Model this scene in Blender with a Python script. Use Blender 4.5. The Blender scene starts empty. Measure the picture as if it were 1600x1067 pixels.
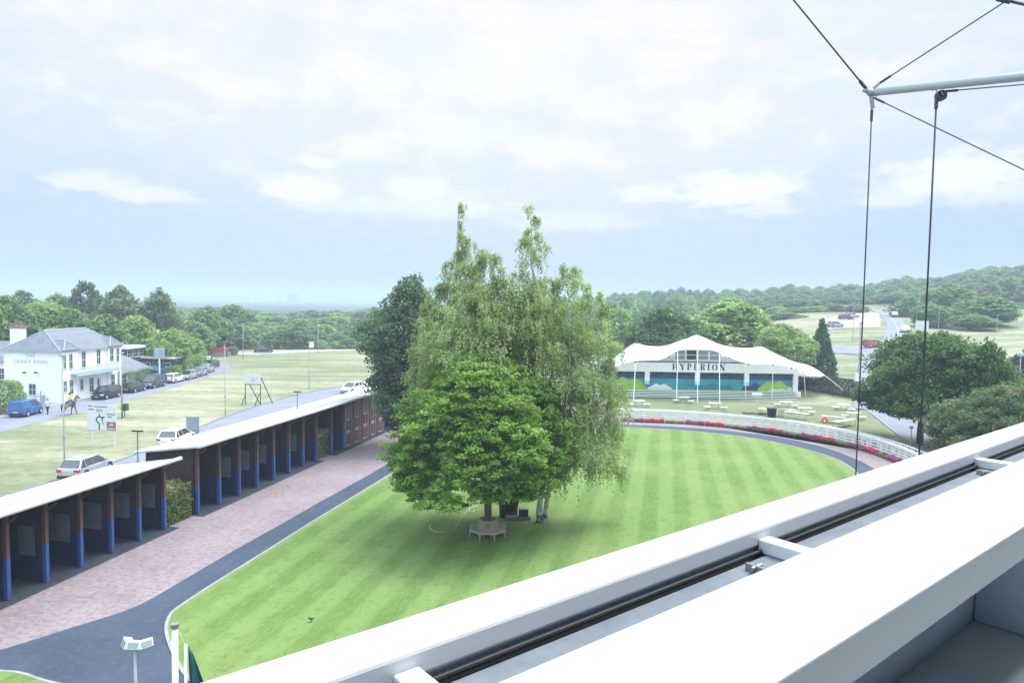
import bpy, bmesh, math, random
import numpy as np
from mathutils import Vector, Matrix
random.seed(7)
scene = bpy.context.scene
COL = scene.collection
R = math.radians

# ------------------------------------------------------------------ camera
F = 1075.0; PITCH = R(3.18); ROLL = R(0.9); H = 13.0
cam_d = bpy.data.cameras.new('camera'); cam = bpy.data.objects.new('camera', cam_d); COL.objects.link(cam)
cam_d.sensor_width = 36; cam_d.lens = F / 1600 * 36; cam_d.clip_start = 0.05; cam_d.clip_end = 20000
_f = Vector((0, math.cos(PITCH), -math.sin(PITCH))); _r = Vector((1, 0, 0)); _u = _r.cross(_f)
CR = _r * math.cos(ROLL) + _u * math.sin(ROLL); CU = -_r * math.sin(ROLL) + _u * math.cos(ROLL); CF = _f
cam.matrix_world = Matrix(((CR.x, CU.x, -CF.x, 0), (CR.y, CU.y, -CF.y, 0), (CR.z, CU.z, -CF.z, H), (0, 0, 0, 1)))
scene.camera = cam
EYE = Vector((0, 0, H))

# ------------------------------------------------------------------ light
scene.view_settings.view_transform = 'Standard'; scene.view_settings.look = 'None'
scene.view_settings.exposure = EXPOSURE = 1.3
scene.view_settings.gamma = 1.0
scene.cycles.max_bounces = 6; scene.cycles.diffuse_bounces = 3; scene.cycles.glossy_bounces = 2
scene.cycles.transmission_bounces = 4; scene.cycles.volume_bounces = 2; scene.cycles.transparent_max_bounces = 6
scene.cycles.use_adaptive_sampling = True
SUN_EL, SUN_AZ = R(62), R(60)          # azimuth measured from +Y towards +X
sd = bpy.data.lights.new('sun', 'SUN'); so = bpy.data.objects.new('sun', sd); COL.objects.link(so)
sd.energy = 1.9; sd.angle = R(32.0); sd.color = (1.0, 0.98, 0.98)
_sv = Vector((math.sin(SUN_AZ) * math.cos(SUN_EL), math.cos(SUN_AZ) * math.cos(SUN_EL), math.sin(SUN_EL)))
so.rotation_euler = (-_sv).to_track_quat('-Z', 'Y').to_euler(); so.location = (0, 0, 80)

def dir_px(px, py):
    d = CF * F + CR * (px - 800) + CU * (533.5 - py)
    return d.normalized()

world = bpy.data.worlds.new('World'); scene.world = world; world.use_nodes = True
nt = world.node_tree; N = nt.nodes; L = nt.links; N.clear()
def nm(op, a, b=None, c=None):
    n = N.new('ShaderNodeMath'); n.operation = op
    for i, v in enumerate((a, b, c)):
        if v is None: continue
        if isinstance(v, (int, float)): n.inputs[i].default_value = v
        else: L.new(v, n.inputs[i])
    return n.outputs[0]
sky = N.new('ShaderNodeTexSky'); sky.sky_type = 'NISHITA'; sky.sun_disc = False
sky.sun_elevation = SUN_EL; sky.sun_rotation = SUN_AZ; sky.air_density = 1.2; sky.dust_density = 2.0; sky.ozone_density = 1.5
tc = N.new('ShaderNodeTexCoord'); sep = N.new('ShaderNodeSeparateXYZ'); L.new(tc.outputs['Generated'], sep.inputs[0])
dx, dy, dz = sep.outputs
azn = nm('ARCTAN2', dx, dy); eln = nm('ARCSINE', dz)
def noise(vec, scale, detail, rough=0.55, dist=0.0):
    n = N.new('ShaderNodeTexNoise'); n.inputs['Scale'].default_value = scale; n.inputs['Detail'].default_value = detail
    n.inputs['Roughness'].default_value = rough; n.inputs['Distortion'].default_value = dist
    L.new(vec, n.inputs['Vector']); return n.outputs[0]
mp = N.new('ShaderNodeMapping'); L.new(tc.outputs['Generated'], mp.inputs[0]); mp.inputs['Scale'].default_value = (1, 1, 2.2)
nz_f = noise(mp.outputs[0], 34, 7, 0.62); nz_b = noise(mp.outputs[0], 3.2, 5, 0.5, 0.4)
def blob(px, py, wx, wy, ragged, soft, lo=0.0):
    d = dir_px(px, py); a0 = math.atan2(d.x, d.y); e0 = math.asin(d.z)
    ax = nm('DIVIDE', nm('SUBTRACT', azn, a0), wx / F * 1.0); ex = nm('DIVIDE', nm('SUBTRACT', eln, e0), wy / F)
    ex = nm('MULTIPLY', ex, nm('ADD', 1.0, nm('MULTIPLY', nm('LESS_THAN', ex, 0.0), 0.6)))
    dd = nm('SQRT', nm('ADD', nm('MULTIPLY', ax, ax), nm('MULTIPLY', ex, ex)))
    dd = nm('ADD', dd, nm('MULTIPLY', nm('SUBTRACT', nz_f if ragged < 3 else nz_b, 0.5), ragged))
    m = N.new('ShaderNodeMapRange'); m.interpolation_type = 'SMOOTHSTEP'
    m.inputs['From Min'].default_value = 1.0 + soft; m.inputs['From Max'].default_value = 1.0 - soft
    m.inputs['To Min'].default_value = 0; m.inputs['To Max'].default_value = 1; L.new(dd, m.inputs['Value'])
    return m.outputs[0]
puffs = [(145, 287, 52, 15, 1.6, .45, 0.63), (232, 307, 52, 14, 1.6, .45, 0.69), (480, 300, 62, 24, 1.8, .5, 0.92), (560, 320, 110, 18, 1.6, .6, 0.52),
         (500, 256, 30, 9, 1.5, .5, 0.69), (655, 300, 60, 20, 1.7, .5, 0.69), (690, 325, 110, 22, 1.6, .6, 0.57), (715, 215, 95, 32, 1.8, .6, 0.52),
         (890, 350, 90, 18, 1.6, .6, 0.52), (1148, 302, 82, 29, 1.8, .45, 1.00), (1008, 306, 48, 16, 1.7, .5, 0.69), (1185, 330, 50, 12, 1.5, .5, 0.46),
         (1500, 280, 85, 34, 1.8, .5, 0.86), (1398, 310, 45, 20, 1.6, .5, 0.57), (1560, 300, 70, 22, 1.6, .6, 0.57), (760, 120, 200, 60, 1.6, .7, 0.40)]
cl = None
for p in puffs:
    b = nm('MULTIPLY', blob(*p[:6]), p[6]); cl = b if cl is None else nm('MAXIMUM', cl, b)
veil = nm('MULTIPLY', blob(800, 60, 760, 350, 1.0, .85), 0.97)
veil2 = nm('MULTIPLY', nm('MULTIPLY', nm('SUBTRACT', nz_b, 0.38), 1.6), nm('SUBTRACT', 1.0, nm('MULTIPLY', dz, 0.3)))
def rgb(c):
    n = N.new('ShaderNodeRGB'); n.outputs[0].default_value = (*c, 1); return n.outputs[0]
def mixc(f, a, b, mode='MIX'):
    n = N.new('ShaderNodeMix'); n.data_type = 'RGBA'; n.blend_type = mode; n.clamp_factor = True
    if isinstance(f, (int, float)): n.inputs['Factor'].default_value = f
    else: L.new(f, n.inputs['Factor'])
    L.new(a, n.inputs['A']); L.new(b, n.inputs['B']); return n.outputs['Result']
SKYK = 0.05
scl = N.new('ShaderNodeVectorMath'); scl.operation = 'SCALE'; L.new(sky.outputs[0], scl.inputs[0]); scl.inputs['Scale'].default_value = SKYK
elr = N.new('ShaderNodeMapRange'); L.new(eln, elr.inputs['Value'])
elr.inputs['From Min'].default_value = 0.0; elr.inputs['From Max'].default_value = 0.36
haze_c = N.new('ShaderNodeValToRGB'); L.new(elr.outputs[0], haze_c.inputs[0])
cr = haze_c.color_ramp; cr.elements[0].position = 0; cr.elements[0].color = (.210, .250, .305, 1)
cr.elements[1].position = 1; cr.elements[1].color = (.30, .358, .392, 1)
e = cr.elements.new(.22); e.color = (.226, .282, .336, 1)
e = cr.elements.new(.5); e.color = (.282, .342, .382, 1)
base = mixc(0.85, scl.outputs[0], haze_c.outputs[0])
nz_m = noise(mp.outputs[0], 9.0, 6, 0.6, 0.3)
c1 = mixc(nm('MULTIPLY', veil2, 0.3), base, rgb((.29, .325, .355)))
# darker blue towards the right and left ends of the view, as the cloud sheet thins
c2 = mixc(nm('MULTIPLY', blob(1640, 340, 420, 130, 1.2, .8), .5), c1, rgb((.14, .21, .33)))
c2 = mixc(nm('MULTIPLY', blob(0, 380, 330, 150, 1.2, .8), .35), c2, rgb((.18, .235, .315)))
c2 = mixc(nm('MULTIPLY', blob(1640, 30, 320, 150, 1.2, .8), .45), c2, rgb((.17, .265, .335)))
c3 = mixc(veil, c2, rgb((.378, .380, .388)))
brk = N.new('ShaderNodeMapRange'); brk.interpolation_type = 'SMOOTHSTEP'; L.new(nz_m, brk.inputs['Value']); brk.inputs['From Min'].default_value = .47; brk.inputs['From Max'].default_value = .66
c3 = mixc(nm('MULTIPLY', nm('MULTIPLY', brk.outputs[0], blob(780, 170, 700, 190, 1.2, .6)), .75), c3, rgb((.425, .412, .408)))
low_ = N.new('ShaderNodeMapRange'); low_.interpolation_type = 'SMOOTHSTEP'; L.new(nz_m, low_.inputs['Value']); low_.inputs['From Min'].default_value = .50; low_.inputs['From Max'].default_value = .36
c3 = mixc(nm('MULTIPLY', nm('MULTIPLY', low_.outputs[0], blob(780, 150, 760, 230, 1.2, .6)), .45), c3, rgb((.30, .348, .385)))
c4 = mixc(cl, c3, rgb((.42, .42, .42)))
bg = N.new('ShaderNodeBackground'); L.new(c4, bg.inputs[0]); bg.inputs[1].default_value = 1.0
# overcast sky brighter overhead; unseen part behind the camera brightened as added fill light
up_ = N.new('ShaderNodeMapRange'); L.new(dz, up_.inputs['Value']); up_.inputs['From Min'].default_value = .42; up_.inputs['From Max'].default_value = .9; up_.inputs['To Min'].default_value = 1.0; up_.inputs['To Max'].default_value = 2.6
bk_ = N.new('ShaderNodeMapRange'); L.new(dy, bk_.inputs['Value']); bk_.inputs['From Min'].default_value = .1; bk_.inputs['From Max'].default_value = -.7; bk_.inputs['To Min'].default_value = 1.0; bk_.inputs['To Max'].default_value = 2.1
L.new(nm('MULTIPLY', up_.outputs[0], bk_.outputs[0]), bg.inputs[1])
wo = N.new('ShaderNodeOutputWorld'); L.new(bg.outputs[0], wo.inputs[0])

# ------------------------------------------------------------------ geometry of the land
def sstep(a, b, t):
    t = min(1, max(0, (t - a) / (b - a))); return t * t * (3 - 2 * t)
_RZ = [(0, 0), (102, 0), (125, 1.7), (150, 4.3), (180, 7.2), (240, 10.6), (300, 14), (700, 14), (1400, 0), (9000, 0)]
_EZ = [(0, 0), (300, 0), (430, 1), (650, 1), (1300, 0), (9999, 0)]; _HZ = [(0, 0), (.28, 0), (.465, 1), (.6, 8), (.74, 17), (1.0, 24), (99, 24)]
def lin(tab, x):
    for (a, ya), (b, yb) in zip(tab, tab[1:]):
        if x <= b: return ya + (yb - ya) * (x - a) / (b - a) if x > a else ya
    return tab[-1][1]
def terr(x, y):
    D = math.hypot(x, y)
    if y <= 0: return 0.0
    for (a, za), (b, zb) in zip(_RZ, _RZ[1:]):
        if D <= b: z = za + (zb - za) * (D - a) / (b - a); break
    else: z = 0
    s = x / y
    g = sstep(.10, .46, s) * (1 - 0.0 * s)
    return z * g + lin(_EZ, D) * lin(_HZ, s)
def ray_px(px, py): return dir_px(px, py)
def G(px, py, z=0.0):
    d = ray_px(px, py); t = (z - H) / d.z; return EYE + d * t
def T(px, py):
    d = ray_px(px, py); t = 20.0
    while t < 5000:
        p = EYE + d * t
        if p.z <= terr(p.x, p.y): break
        t += 0.5 + t * 0.002
    return Vector((p.x, p.y, terr(p.x, p.y)))
def at(px, py, Y):
    d = ray_px(px, py); return EYE + d * (Y / d.y)
def hit(px, py, P, n):
    d = ray_px(px, py); return EYE + d * ((P - EYE).dot(n) / d.dot(n))
def proj(p):
    v = Vector(p) - EYE; D = v.dot(CF); return 800 + F * v.dot(CR) / D, 533.5 - F * v.dot(CU) / D

# ------------------------------------------------------------------ materials
MATS = {}
def mat(name, col, rough=0.7, col2=None, scale=3.0, detail=4, metal=0.0, spec=0.4, bump=0.0, bscale=None, coords='Object', alpha=None, coat=0, stretch=None, thr=None):
    if name in MATS: return MATS[name]
    m = bpy.data.materials.new(name); m.use_nodes = True; n = m.node_tree.nodes; l = m.node_tree.links
    b = n['Principled BSDF']; b.inputs['Roughness'].default_value = rough; b.inputs['Metallic'].default_value = metal
    b.inputs['Specular IOR Level'].default_value = spec; b.inputs['Base Color'].default_value = (*col, 1)
    if coat: b.inputs['Coat Weight'].default_value = coat; b.inputs['Coat Roughness'].default_value = .08
    if alpha is not None: b.inputs['Alpha'].default_value = alpha
    if col2 or bump:
        if coords == 'World': t = n.new('ShaderNodeNewGeometry'); o = t.outputs['Position']
        else: t = n.new('ShaderNodeTexCoord'); o = t.outputs['Object']
        if stretch:
            mpn = n.new('ShaderNodeMapping'); mpn.inputs['Scale'].default_value = stretch; l.new(o, mpn.inputs[0]); o = mpn.outputs[0]
    if col2:
        z = n.new('ShaderNodeTexNoise'); z.inputs['Scale'].default_value = scale; z.inputs['Detail'].default_value = detail; z.inputs['Roughness'].default_value = .6
        l.new(o, z.inputs['Vector']); r = n.new('ShaderNodeValToRGB'); l.new(z.outputs[0], r.inputs[0])
        lo, hi = thr or (.32, .68)
        r.color_ramp.elements[0].position = lo; r.color_ramp.elements[1].position = hi
        r.color_ramp.elements[0].color = (*col, 1); r.color_ramp.elements[1].color = (*col2, 1)
        l.new(r.outputs[0], b.inputs['Base Color'])
    if bump:
        z2 = n.new('ShaderNodeTexNoise'); z2.inputs['Scale'].default_value = bscale or scale * 4; z2.inputs['Detail'].default_value = 3
        l.new(o, z2.inputs['Vector']); bp = n.new('ShaderNodeBump'); bp.inputs['Strength'].default_value = bump; bp.inputs['Distance'].default_value = .02
        l.new(z2.outputs[0], bp.inputs['Height']); l.new(bp.outputs[0], b.inputs['Normal'])
    MATS[name] = m; return m
class NB:      # small node helper for hand made materials
    def __init__(s, name):
        s.m = bpy.data.materials.new(name); s.m.use_nodes = True; s.n = s.m.node_tree.nodes; s.l = s.m.node_tree.links; s.b = s.n['Principled BSDF']; MATS[name] = s.m
    def put(s, sock, v):
        if isinstance(v, (int, float)): sock.default_value = v
        elif isinstance(v, tuple): sock.default_value = (*v, 1) if len(v) == 3 and sock.type == 'RGBA' else v
        else: s.l.new(v, sock)
    def math(s, op, a, b=0.0, c=0.0):
        x = s.n.new('ShaderNodeMath'); x.operation = op
        for i, v in enumerate((a, b, c)): s.put(x.inputs[i], v)
        return x.outputs[0]
    def noise(s, vec, scale, detail=4, rough=.6, dist=0):
        x = s.n.new('ShaderNodeTexNoise'); s.put(x.inputs['Vector'], vec); x.inputs['Scale'].default_value = scale
        x.inputs['Detail'].default_value = detail; x.inputs['Roughness'].default_value = rough; x.inputs['Distortion'].default_value = dist; return x.outputs[0]
    def ramp(s, v, stops):
        x = s.n.new('ShaderNodeValToRGB'); s.put(x.inputs[0], v); e = x.color_ramp.elements
        e[0].position, e[0].color = stops[0][0], (*stops[0][1], 1); e[1].position, e[1].color = stops[-1][0], (*stops[-1][1], 1)
        for p, c in stops[1:-1]: q = e.new(p); q.color = (*c, 1)
        return x.outputs[0]
    def mix(s, f, a, b, mode='MIX'):
        x = s.n.new('ShaderNodeMix'); x.data_type = 'RGBA'; x.blend_type = mode
        s.put(x.inputs['Factor'], f); s.put(x.inputs['A'], a); s.put(x.inputs['B'], b); return x.outputs['Result']
    def pos(s): return s.n.new('ShaderNodeNewGeometry').outputs['Position']
    def obj(s): return s.n.new('ShaderNodeTexCoord').outputs['Object']
    def mapping(s, v, rot=(0, 0, 0), scale=(1, 1, 1), loc=(0, 0, 0)):
        x = s.n.new('ShaderNodeMapping'); s.put(x.inputs[0], v); x.inputs['Rotation'].default_value = rot; x.inputs['Scale'].default_value = scale; x.inputs['Location'].default_value = loc; return x.outputs[0]
    def sep(s, v): x = s.n.new('ShaderNodeSeparateXYZ'); s.put(x.inputs[0], v); return x.outputs
    def bump(s, h, st=.3, dist=.02):
        x = s.n.new('ShaderNodeBump'); s.put(x.inputs['Height'], h); x.inputs['Strength'].default_value = st; x.inputs['Distance'].default_value = dist; s.l.new(x.outputs[0], s.b.inputs['Normal'])

# ------------------------------------------------------------------ objects and meshes
def tag(o, label=None, cat=None, group=None, kind=None):
    if label: o['label'] = label
    if cat: o['category'] = cat
    if group: o['group'] = group
    if kind: o['kind'] = kind
    return o
def empty(name, loc, rz=0.0, label=None, cat=None, group=None):
    o = bpy.data.objects.new(name, None); COL.objects.link(o); o.location = loc; o.rotation_euler = (0, 0, rz); o.empty_display_size = .2
    return tag(o, label, cat, group)
def copy_tree(o, parent=None, **kw):
    c = o.copy(); COL.objects.link(c)
    if parent: c.parent = parent
    for ch in [x for x in KIDS.get(o.name, [])]:
        cc = copy_tree(ch, c)
        KIDS.setdefault(c.name, []).append(cc)
    return c
KIDS = {}
def link(name, me, m=None, parent=None, smooth=False):
    o = bpy.data.objects.new(name, me); COL.objects.link(o)
    if m is not None and not me.materials: me.materials.append(m)
    if parent is not None: o.parent = parent; KIDS.setdefault(parent.name, []).append(o)
    if smooth: me.polygons.foreach_set('use_smooth', [True] * len(me.polygons))
    return o
class MB:
    def __init__(s): s.v = []; s.f = []; s.mi = []; s.mat = 0
    def add(s, vs, fs):
        k = len(s.v); s.v += [tuple(v) for v in vs]; s.f += [tuple(i + k for i in f) for f in fs]; s.mi += [s.mat] * len(fs); return s
    def box(s, x0, x1, y0, y1, z0, z1, M=None):
        vs = [(x, y, z) for z in (z0, z1) for y in (y0, y1) for x in (x0, x1)]
        if M: vs = [M @ Vector(v) for v in vs]
        return s.add(vs, [(0, 2, 3, 1), (4, 5, 7, 6), (0, 1, 5, 4), (2, 6, 7, 3), (0, 4, 6, 2), (1, 3, 7, 5)])
    def bar(s, a, b, w, h=None, up=(0, 0, 1)):
        a = Vector(a); b = Vector(b); h = h or w; d = (b - a).normalized(); u = Vector(up)
        if abs(d.dot(u)) > .98: u = Vector((0, 1, 0))
        r = d.cross(u).normalized(); u = r.cross(d).normalized()
        vs = [p + r * i * w / 2 + u * j * h / 2 for p in (a, b) for i, j in ((-1, -1), (1, -1), (1, 1), (-1, 1))]
        return s.add(vs, [(0, 1, 2, 3), (7, 6, 5, 4), (0, 4, 5, 1), (1, 5, 6, 2), (2, 6, 7, 3), (3, 7, 4, 0)])
    def tube(s, pts, rad, n=8, cap=True):
        pts = [Vector(p) for p in pts]
        if isinstance(rad, (int, float)): rad = [rad] * len(pts)
        vs = []; u0 = None
        for i, p in enumerate(pts):
            d = (pts[min(i + 1, len(pts) - 1)] - pts[max(i - 1, 0)])
            d = d.normalized() if d.length > 1e-9 else Vector((0, 0, 1))
            if u0 is None: u0 = Vector((1, 0, 0)) if abs(d.x) < .9 else Vector((0, 1, 0))
            r = d.cross(u0)
            if r.length < 1e-4: r = d.orthogonal()
            r.normalize(); u = r.cross(d).normalized(); u0 = u
            for k in range(n):
                a = 2 * math.pi * k / n; vs.append(p + (r * math.cos(a) + u * math.sin(a)) * rad[i])
        fs = []
        for i in range(len(pts) - 1):
            for k in range(n): fs.append((i * n + k, i * n + (k + 1) % n, (i + 1) * n + (k + 1) % n, (i + 1) * n + k))
        if cap: fs.append(tuple(range(n - 1, -1, -1))); fs.append(tuple((len(pts) - 1) * n + k for k in range(n)))
        return s.add(vs, fs)
    def prism(s, poly, z0, z1, M=None):        # poly counter-clockwise in xy
        n = len(poly); vs = [(x, y, z0) for x, y in poly] + [(x, y, z1) for x, y in poly]
        if M: vs = [M @ Vector(v) for v in vs]
        return s.add(vs, [tuple(range(n - 1, -1, -1)), tuple(range(n, 2 * n))] + [(i, (i + 1) % n, n + (i + 1) % n, n + i) for i in range(n)])
    def loft(s, rings, close=True, cap=True):
        n = len(rings[0]); vs = [p for r in rings for p in r]; fs = []
        for i in range(len(rings) - 1):
            for k in range(n if close else n - 1): fs.append((i * n + k, i * n + (k + 1) % n, (i + 1) * n + (k + 1) % n, (i + 1) * n + k))
        if cap: fs.append(tuple(range(n - 1, -1, -1))); fs.append(tuple((len(rings) - 1) * n + k for k in range(n)))
        return s.add(vs, fs)
    def ball(s, c, rx, ry, rz, n=10, m=7, M=None):
        rings = []
        for j in range(1, m):
            t = math.pi * j / m; rings.append([(c[0] + rx * math.sin(t) * math.cos(2 * math.pi * k / n), c[1] + ry * math.sin(t) * math.sin(2 * math.pi * k / n), c[2] - rz * math.cos(t)) for k in range(n)])
        if M: rings = [[M @ Vector(p) for p in r] for r in rings]
        return s.loft(rings)
    def build(s, name, m=None, parent=None, smooth=False, bevel=0):
        me = bpy.data.meshes.new(name); me.from_pydata(s.v, [], s.f); me.validate(clean_customdata=False)
        ms = m if isinstance(m, (list, tuple)) else [m]
        for q in ms:
            if q: me.materials.append(q)
        if len(ms) > 1 and len(me.polygons) == len(s.mi): me.polygons.foreach_set('material_index', s.mi)
        o = link(name, me, None, parent, smooth)
        if bevel:
            b = o.modifiers.new('bevel', 'BEVEL'); b.width = bevel; b.segments = 2; b.limit_method = 'ANGLE'
        return o
def sheet(name, pts, z, m, kind='structure', thick=None):
    bm = bmesh.new(); vs = [bm.verts.new((p[0], p[1], z)) for p in pts]; f = bm.faces.new(vs)
    if f.normal.z < 0: f.normal_flip()
    bmesh.ops.triangulate(bm, faces=[f]); me = bpy.data.meshes.new(name); bm.to_mesh(me); bm.free()
    if me.polygons[0].normal.z < 0: me.flip_normals()
    o = link(name, me, m); tag(o, kind=kind); return o
def smooth_curve(pts, n=8, closed=False):
    P = [Vector((p[0], p[1], 0)) for p in pts]; out = []; k = len(P)
    rng = range(k if closed else k - 1)
    for i in rng:
        p0 = P[(i - 1) % k] if closed or i > 0 else P[0]; p1 = P[i]; p2 = P[(i + 1) % k]; p3 = P[(i + 2) % k] if closed or i + 2 < k else P[-1]
        for j in range(n):
            t = j / n
            q = 0.5 * ((2 * p1) + (p2 - p0) * t + (2 * p0 - 5 * p1 + 4 * p2 - p3) * t * t + (3 * p1 - p0 - 3 * p2 + p3) * t ** 3)
            out.append((q.x, q.y))
    if not closed: out.append((P[-1].x, P[-1].y))
    return out
def offset_line(pts, d, closed=False):
    out = []; k = len(pts)
    for i in range(k):
        a = pts[(i - 1) % k] if closed or i > 0 else pts[i]; b = pts[(i + 1) % k] if closed or i < k - 1 else pts[i]
        t = Vector((b[0] - a[0], b[1] - a[1])).normalized(); out.append((pts[i][0] - t.y * d, pts[i][1] + t.x * d))
    return out
def ribbon(name, left, right, dz, m, follow=True, kind='structure', across=1):
    vs = []; fs = []
    for l, r in zip(left, right):
        for j in range(across + 1):
            x = l[0] + (r[0] - l[0]) * j / across; y = l[1] + (r[1] - l[1]) * j / across
            vs.append((x, y, (terr(x, y) if follow else 0) + dz))
    w = across + 1
    for i in range(len(left) - 1):
        for j in range(across): fs.append((i * w + j, i * w + j + 1, (i + 1) * w + j + 1, (i + 1) * w + j))
    mb = MB(); mb.add(vs, fs); o = mb.build(name, m)
    if o.data.polygons[0].normal.z < 0: o.data.flip_normals()
    tag(o, kind=kind); return o
def kerb(name, line, w, z0, z1, m, closed=False):
    a = offset_line(line, w / 2, closed); b = offset_line(line, -w / 2, closed); mb = MB(); n = len(line); vs = []
    for p, q in zip(a, b): vs += [(p[0], p[1], z0), (p[0], p[1], z1), (q[0], q[1], z1), (q[0], q[1], z0)]
    fs = []
    for i in range(n if closed else n - 1):
        j = (i + 1) % n
        for k in range(4): fs.append((i * 4 + k, i * 4 + (k + 1) % 4, j * 4 + (k + 1) % 4, j * 4 + k))
    mb.add(vs, fs); o = mb.build(name, m)
    return tag(o, kind='structure')
def text_mesh(txt, size, depth=.01, sx=1.0, font_space=1.0):
    c = bpy.data.curves.new('t', 'FONT'); c.body = txt; c.size = size; c.extrude = depth; c.align_x = 'CENTER'; c.align_y = 'CENTER'; c.space_character = font_space
    o = bpy.data.objects.new('t', c); COL.objects.link(o); dg = bpy.context.evaluated_depsgraph_get()
    me = bpy.data.meshes.new_from_object(o.evaluated_get(dg)); bpy.data.objects.remove(o)
    if sx != 1:
        for v in me.vertices: v.co.x *= sx
    return me
def put_text(name, txt, size, m, parent, loc, M3, depth=.01, sx=1.0, sp=1.0):      # M3: columns = text right, text up, normal
    me = text_mesh(txt, size, depth, sx, sp); me.transform(Matrix.Translation(loc) @ M3.to_4x4())
    me.materials.clear(); me.materials.append(m); return link(name, me, None, parent)
# ------------------------------------------------------------------ ground materials
k = NB('dry_grass'); p = k.pos(); pm = k.mapping(p, rot=(0, 0, R(-8)), scale=(.25, 1, 1))
n1 = k.noise(pm, .22, 6, .62); n2 = k.noise(p, .9, 5, .7); n3 = k.noise(p, 7, 4, .7); n0 = k.noise(p, .035, 3, .5)
v = k.math('ADD', k.math('MULTIPLY', n1, .6), k.math('MULTIPLY', n2, .4)); v = k.math('ADD', k.math('MULTIPLY', v, .7), k.math('MULTIPLY', n0, .3))
c = k.ramp(v, [(.38, (.11, .15, .08)), (.46, (.18, .205, .125)), (.52, (.29, .28, .20)), (.60, (.43, .385, .30))])
c = k.mix(k.math('MULTIPLY', n3, .5), c, (.16, .20, .08))
sp = k.n.new('ShaderNodeVectorMath'); sp.operation = 'LENGTH'; k.l.new(p, sp.inputs[0])
far = k.n.new('ShaderNodeMapRange'); k.put(far.inputs['Value'], sp.outputs['Value']); far.inputs['From Min'].default_value = 430; far.inputs['From Max'].default_value = 620
nf = k.noise(p, .012, 5, .7); cf = k.ramp(nf, [(.40, (.035, .055, .022)), (.52, (.06, .09, .035)), (.66, (.13, .15, .07))])
c = k.mix(far.outputs[0], c, cf); k.put(k.b.inputs['Base Color'], c); k.b.inputs['Roughness'].default_value = 1; k.b.inputs['Specular IOR Level'].default_value = .1
k.bump(k.math('ADD', n3, n2), .6, .06)

def lawn_mat(name, stripes, green, green2, worn):
    k = NB(name); p = k.pos(); m = k.mapping(p, rot=(0, 0, R(12.5)))
    x, y, z = k.sep(m); w = k.noise(m, .5, 3)
    s = k.math('SINE', k.math('ADD', k.math('MULTIPLY', x, math.pi / 1.02), k.math('MULTIPLY', w, .7)))
    s = k.math('MULTIPLY_ADD', k.math('MINIMUM', k.math('MAXIMUM', k.math('MULTIPLY', s, 2.5), -1), 1), .5, .5)
    fine = k.noise(k.mapping(m, scale=(9, .6, 1)), 1.8, 6, .75); gr = k.noise(p, 22, 4, .75); big = k.noise(p, .16, 5, .6); mid = k.noise(p, 1.3, 6, .7)
    c = k.mix(k.math('MULTIPLY', s, stripes), green, green2)
    c = k.mix(k.ramp(big, [(.42, (0, 0, 0)), (.7, (.55, .55, .55))]), c, worn)
    c = k.mix(k.ramp(fine, [(.45, (0, 0, 0)), (.66, (.55, .55, .55))]), c, worn)
    c = k.mix(k.ramp(k.noise(p, 3.4, 5, .8), [(.55, (0, 0, 0)), (.68, (.5, .5, .5))]), c, tuple(v * .62 for v in green))
    c = k.mix(k.ramp(mid, [(.3, (.5, .5, .5)), (.48, (0, 0, 0))]), c, tuple(v * .72 for v in green))
    c = k.mix(k.ramp(gr, [(.35, (.45, .45, .45)), (.6, (0, 0, 0))]), c, tuple(v * .6 for v in green))
    k.put(k.b.inputs['Base Color'], c); k.b.inputs['Roughness'].default_value = .9; k.b.inputs['Specular IOR Level'].default_value = .15
    k.bump(k.math('ADD', gr, k.math('MULTIPLY', mid, .5)), .5, .03); return k.m
M_lawn = lawn_mat('ring_lawn_grass', .78, (.100, .188, .044), (.170, .272, .080), (.27, .32, .12))
M_lawn2 = lawn_mat('viewing_lawn_grass', .2, (.14, .185, .09), (.17, .21, .105), (.31, .29, .20))

def tarmac(name, a, b, sc=1.0):
    k = NB(name); p = k.pos(); n1 = k.noise(p, .35 * sc, 5, .6); n2 = k.noise(p, 28, 4, .8); n3 = k.noise(p, 3, 5, .7)
    c = k.mix(k.ramp(n1, [(.35, (0, 0, 0)), (.65, (1, 1, 1))]), a, b); c = k.mix(k.math('MULTIPLY', n2, .45), c, tuple(x * .45 for x in a)); c = k.mix(k.ramp(n3, [(.5, (0, 0, 0)), (.8, (.5, .5, .5))]), c, tuple(x * 1.5 for x in b))
    k.put(k.b.inputs['Base Color'], c); k.b.inputs['Roughness'].default_value = .85; k.b.inputs['Specular IOR Level'].default_value = .3; k.bump(n2, .5, .01); return k.m
M_path = tarmac('dark_rubber_path', (.050, .066, .100), (.070, .089, .130))
M_road = tarmac('road_asphalt', (.20, .215, .27), (.27, .28, .335))
M_pad = tarmac('dark_rubber_floor', (.030, .038, .052), (.050, .062, .078), 2)
M_gravel = mat('car_park_gravel', (.30, .27, .25), .95, (.42, .38, .35), .5, coords='World')
k = NB('pink_brick_paving'); p = k.pos(); m = k.mapping(p, rot=(0, 0, R(12)))
bt = k.n.new('ShaderNodeTexBrick'); k.put(bt.inputs['Vector'], m); bt.inputs['Scale'].default_value = 1; bt.inputs['Brick Width'].default_value = .42; bt.inputs['Row Height'].default_value = .21
bt.inputs['Mortar Size'].default_value = .012; bt.inputs['Color1'].default_value = (.205, .155, .168, 1); bt.inputs['Color2'].default_value = (.270, .215, .228, 1); bt.inputs['Mortar'].default_value = (.19, .15, .155, 1)
n1 = k.noise(p, .35, 5, .65); n2 = k.noise(p, 4, 4, .7); n3 = k.noise(k.mapping(m, scale=(.4, 4, 1)), .8, 4)
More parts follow.
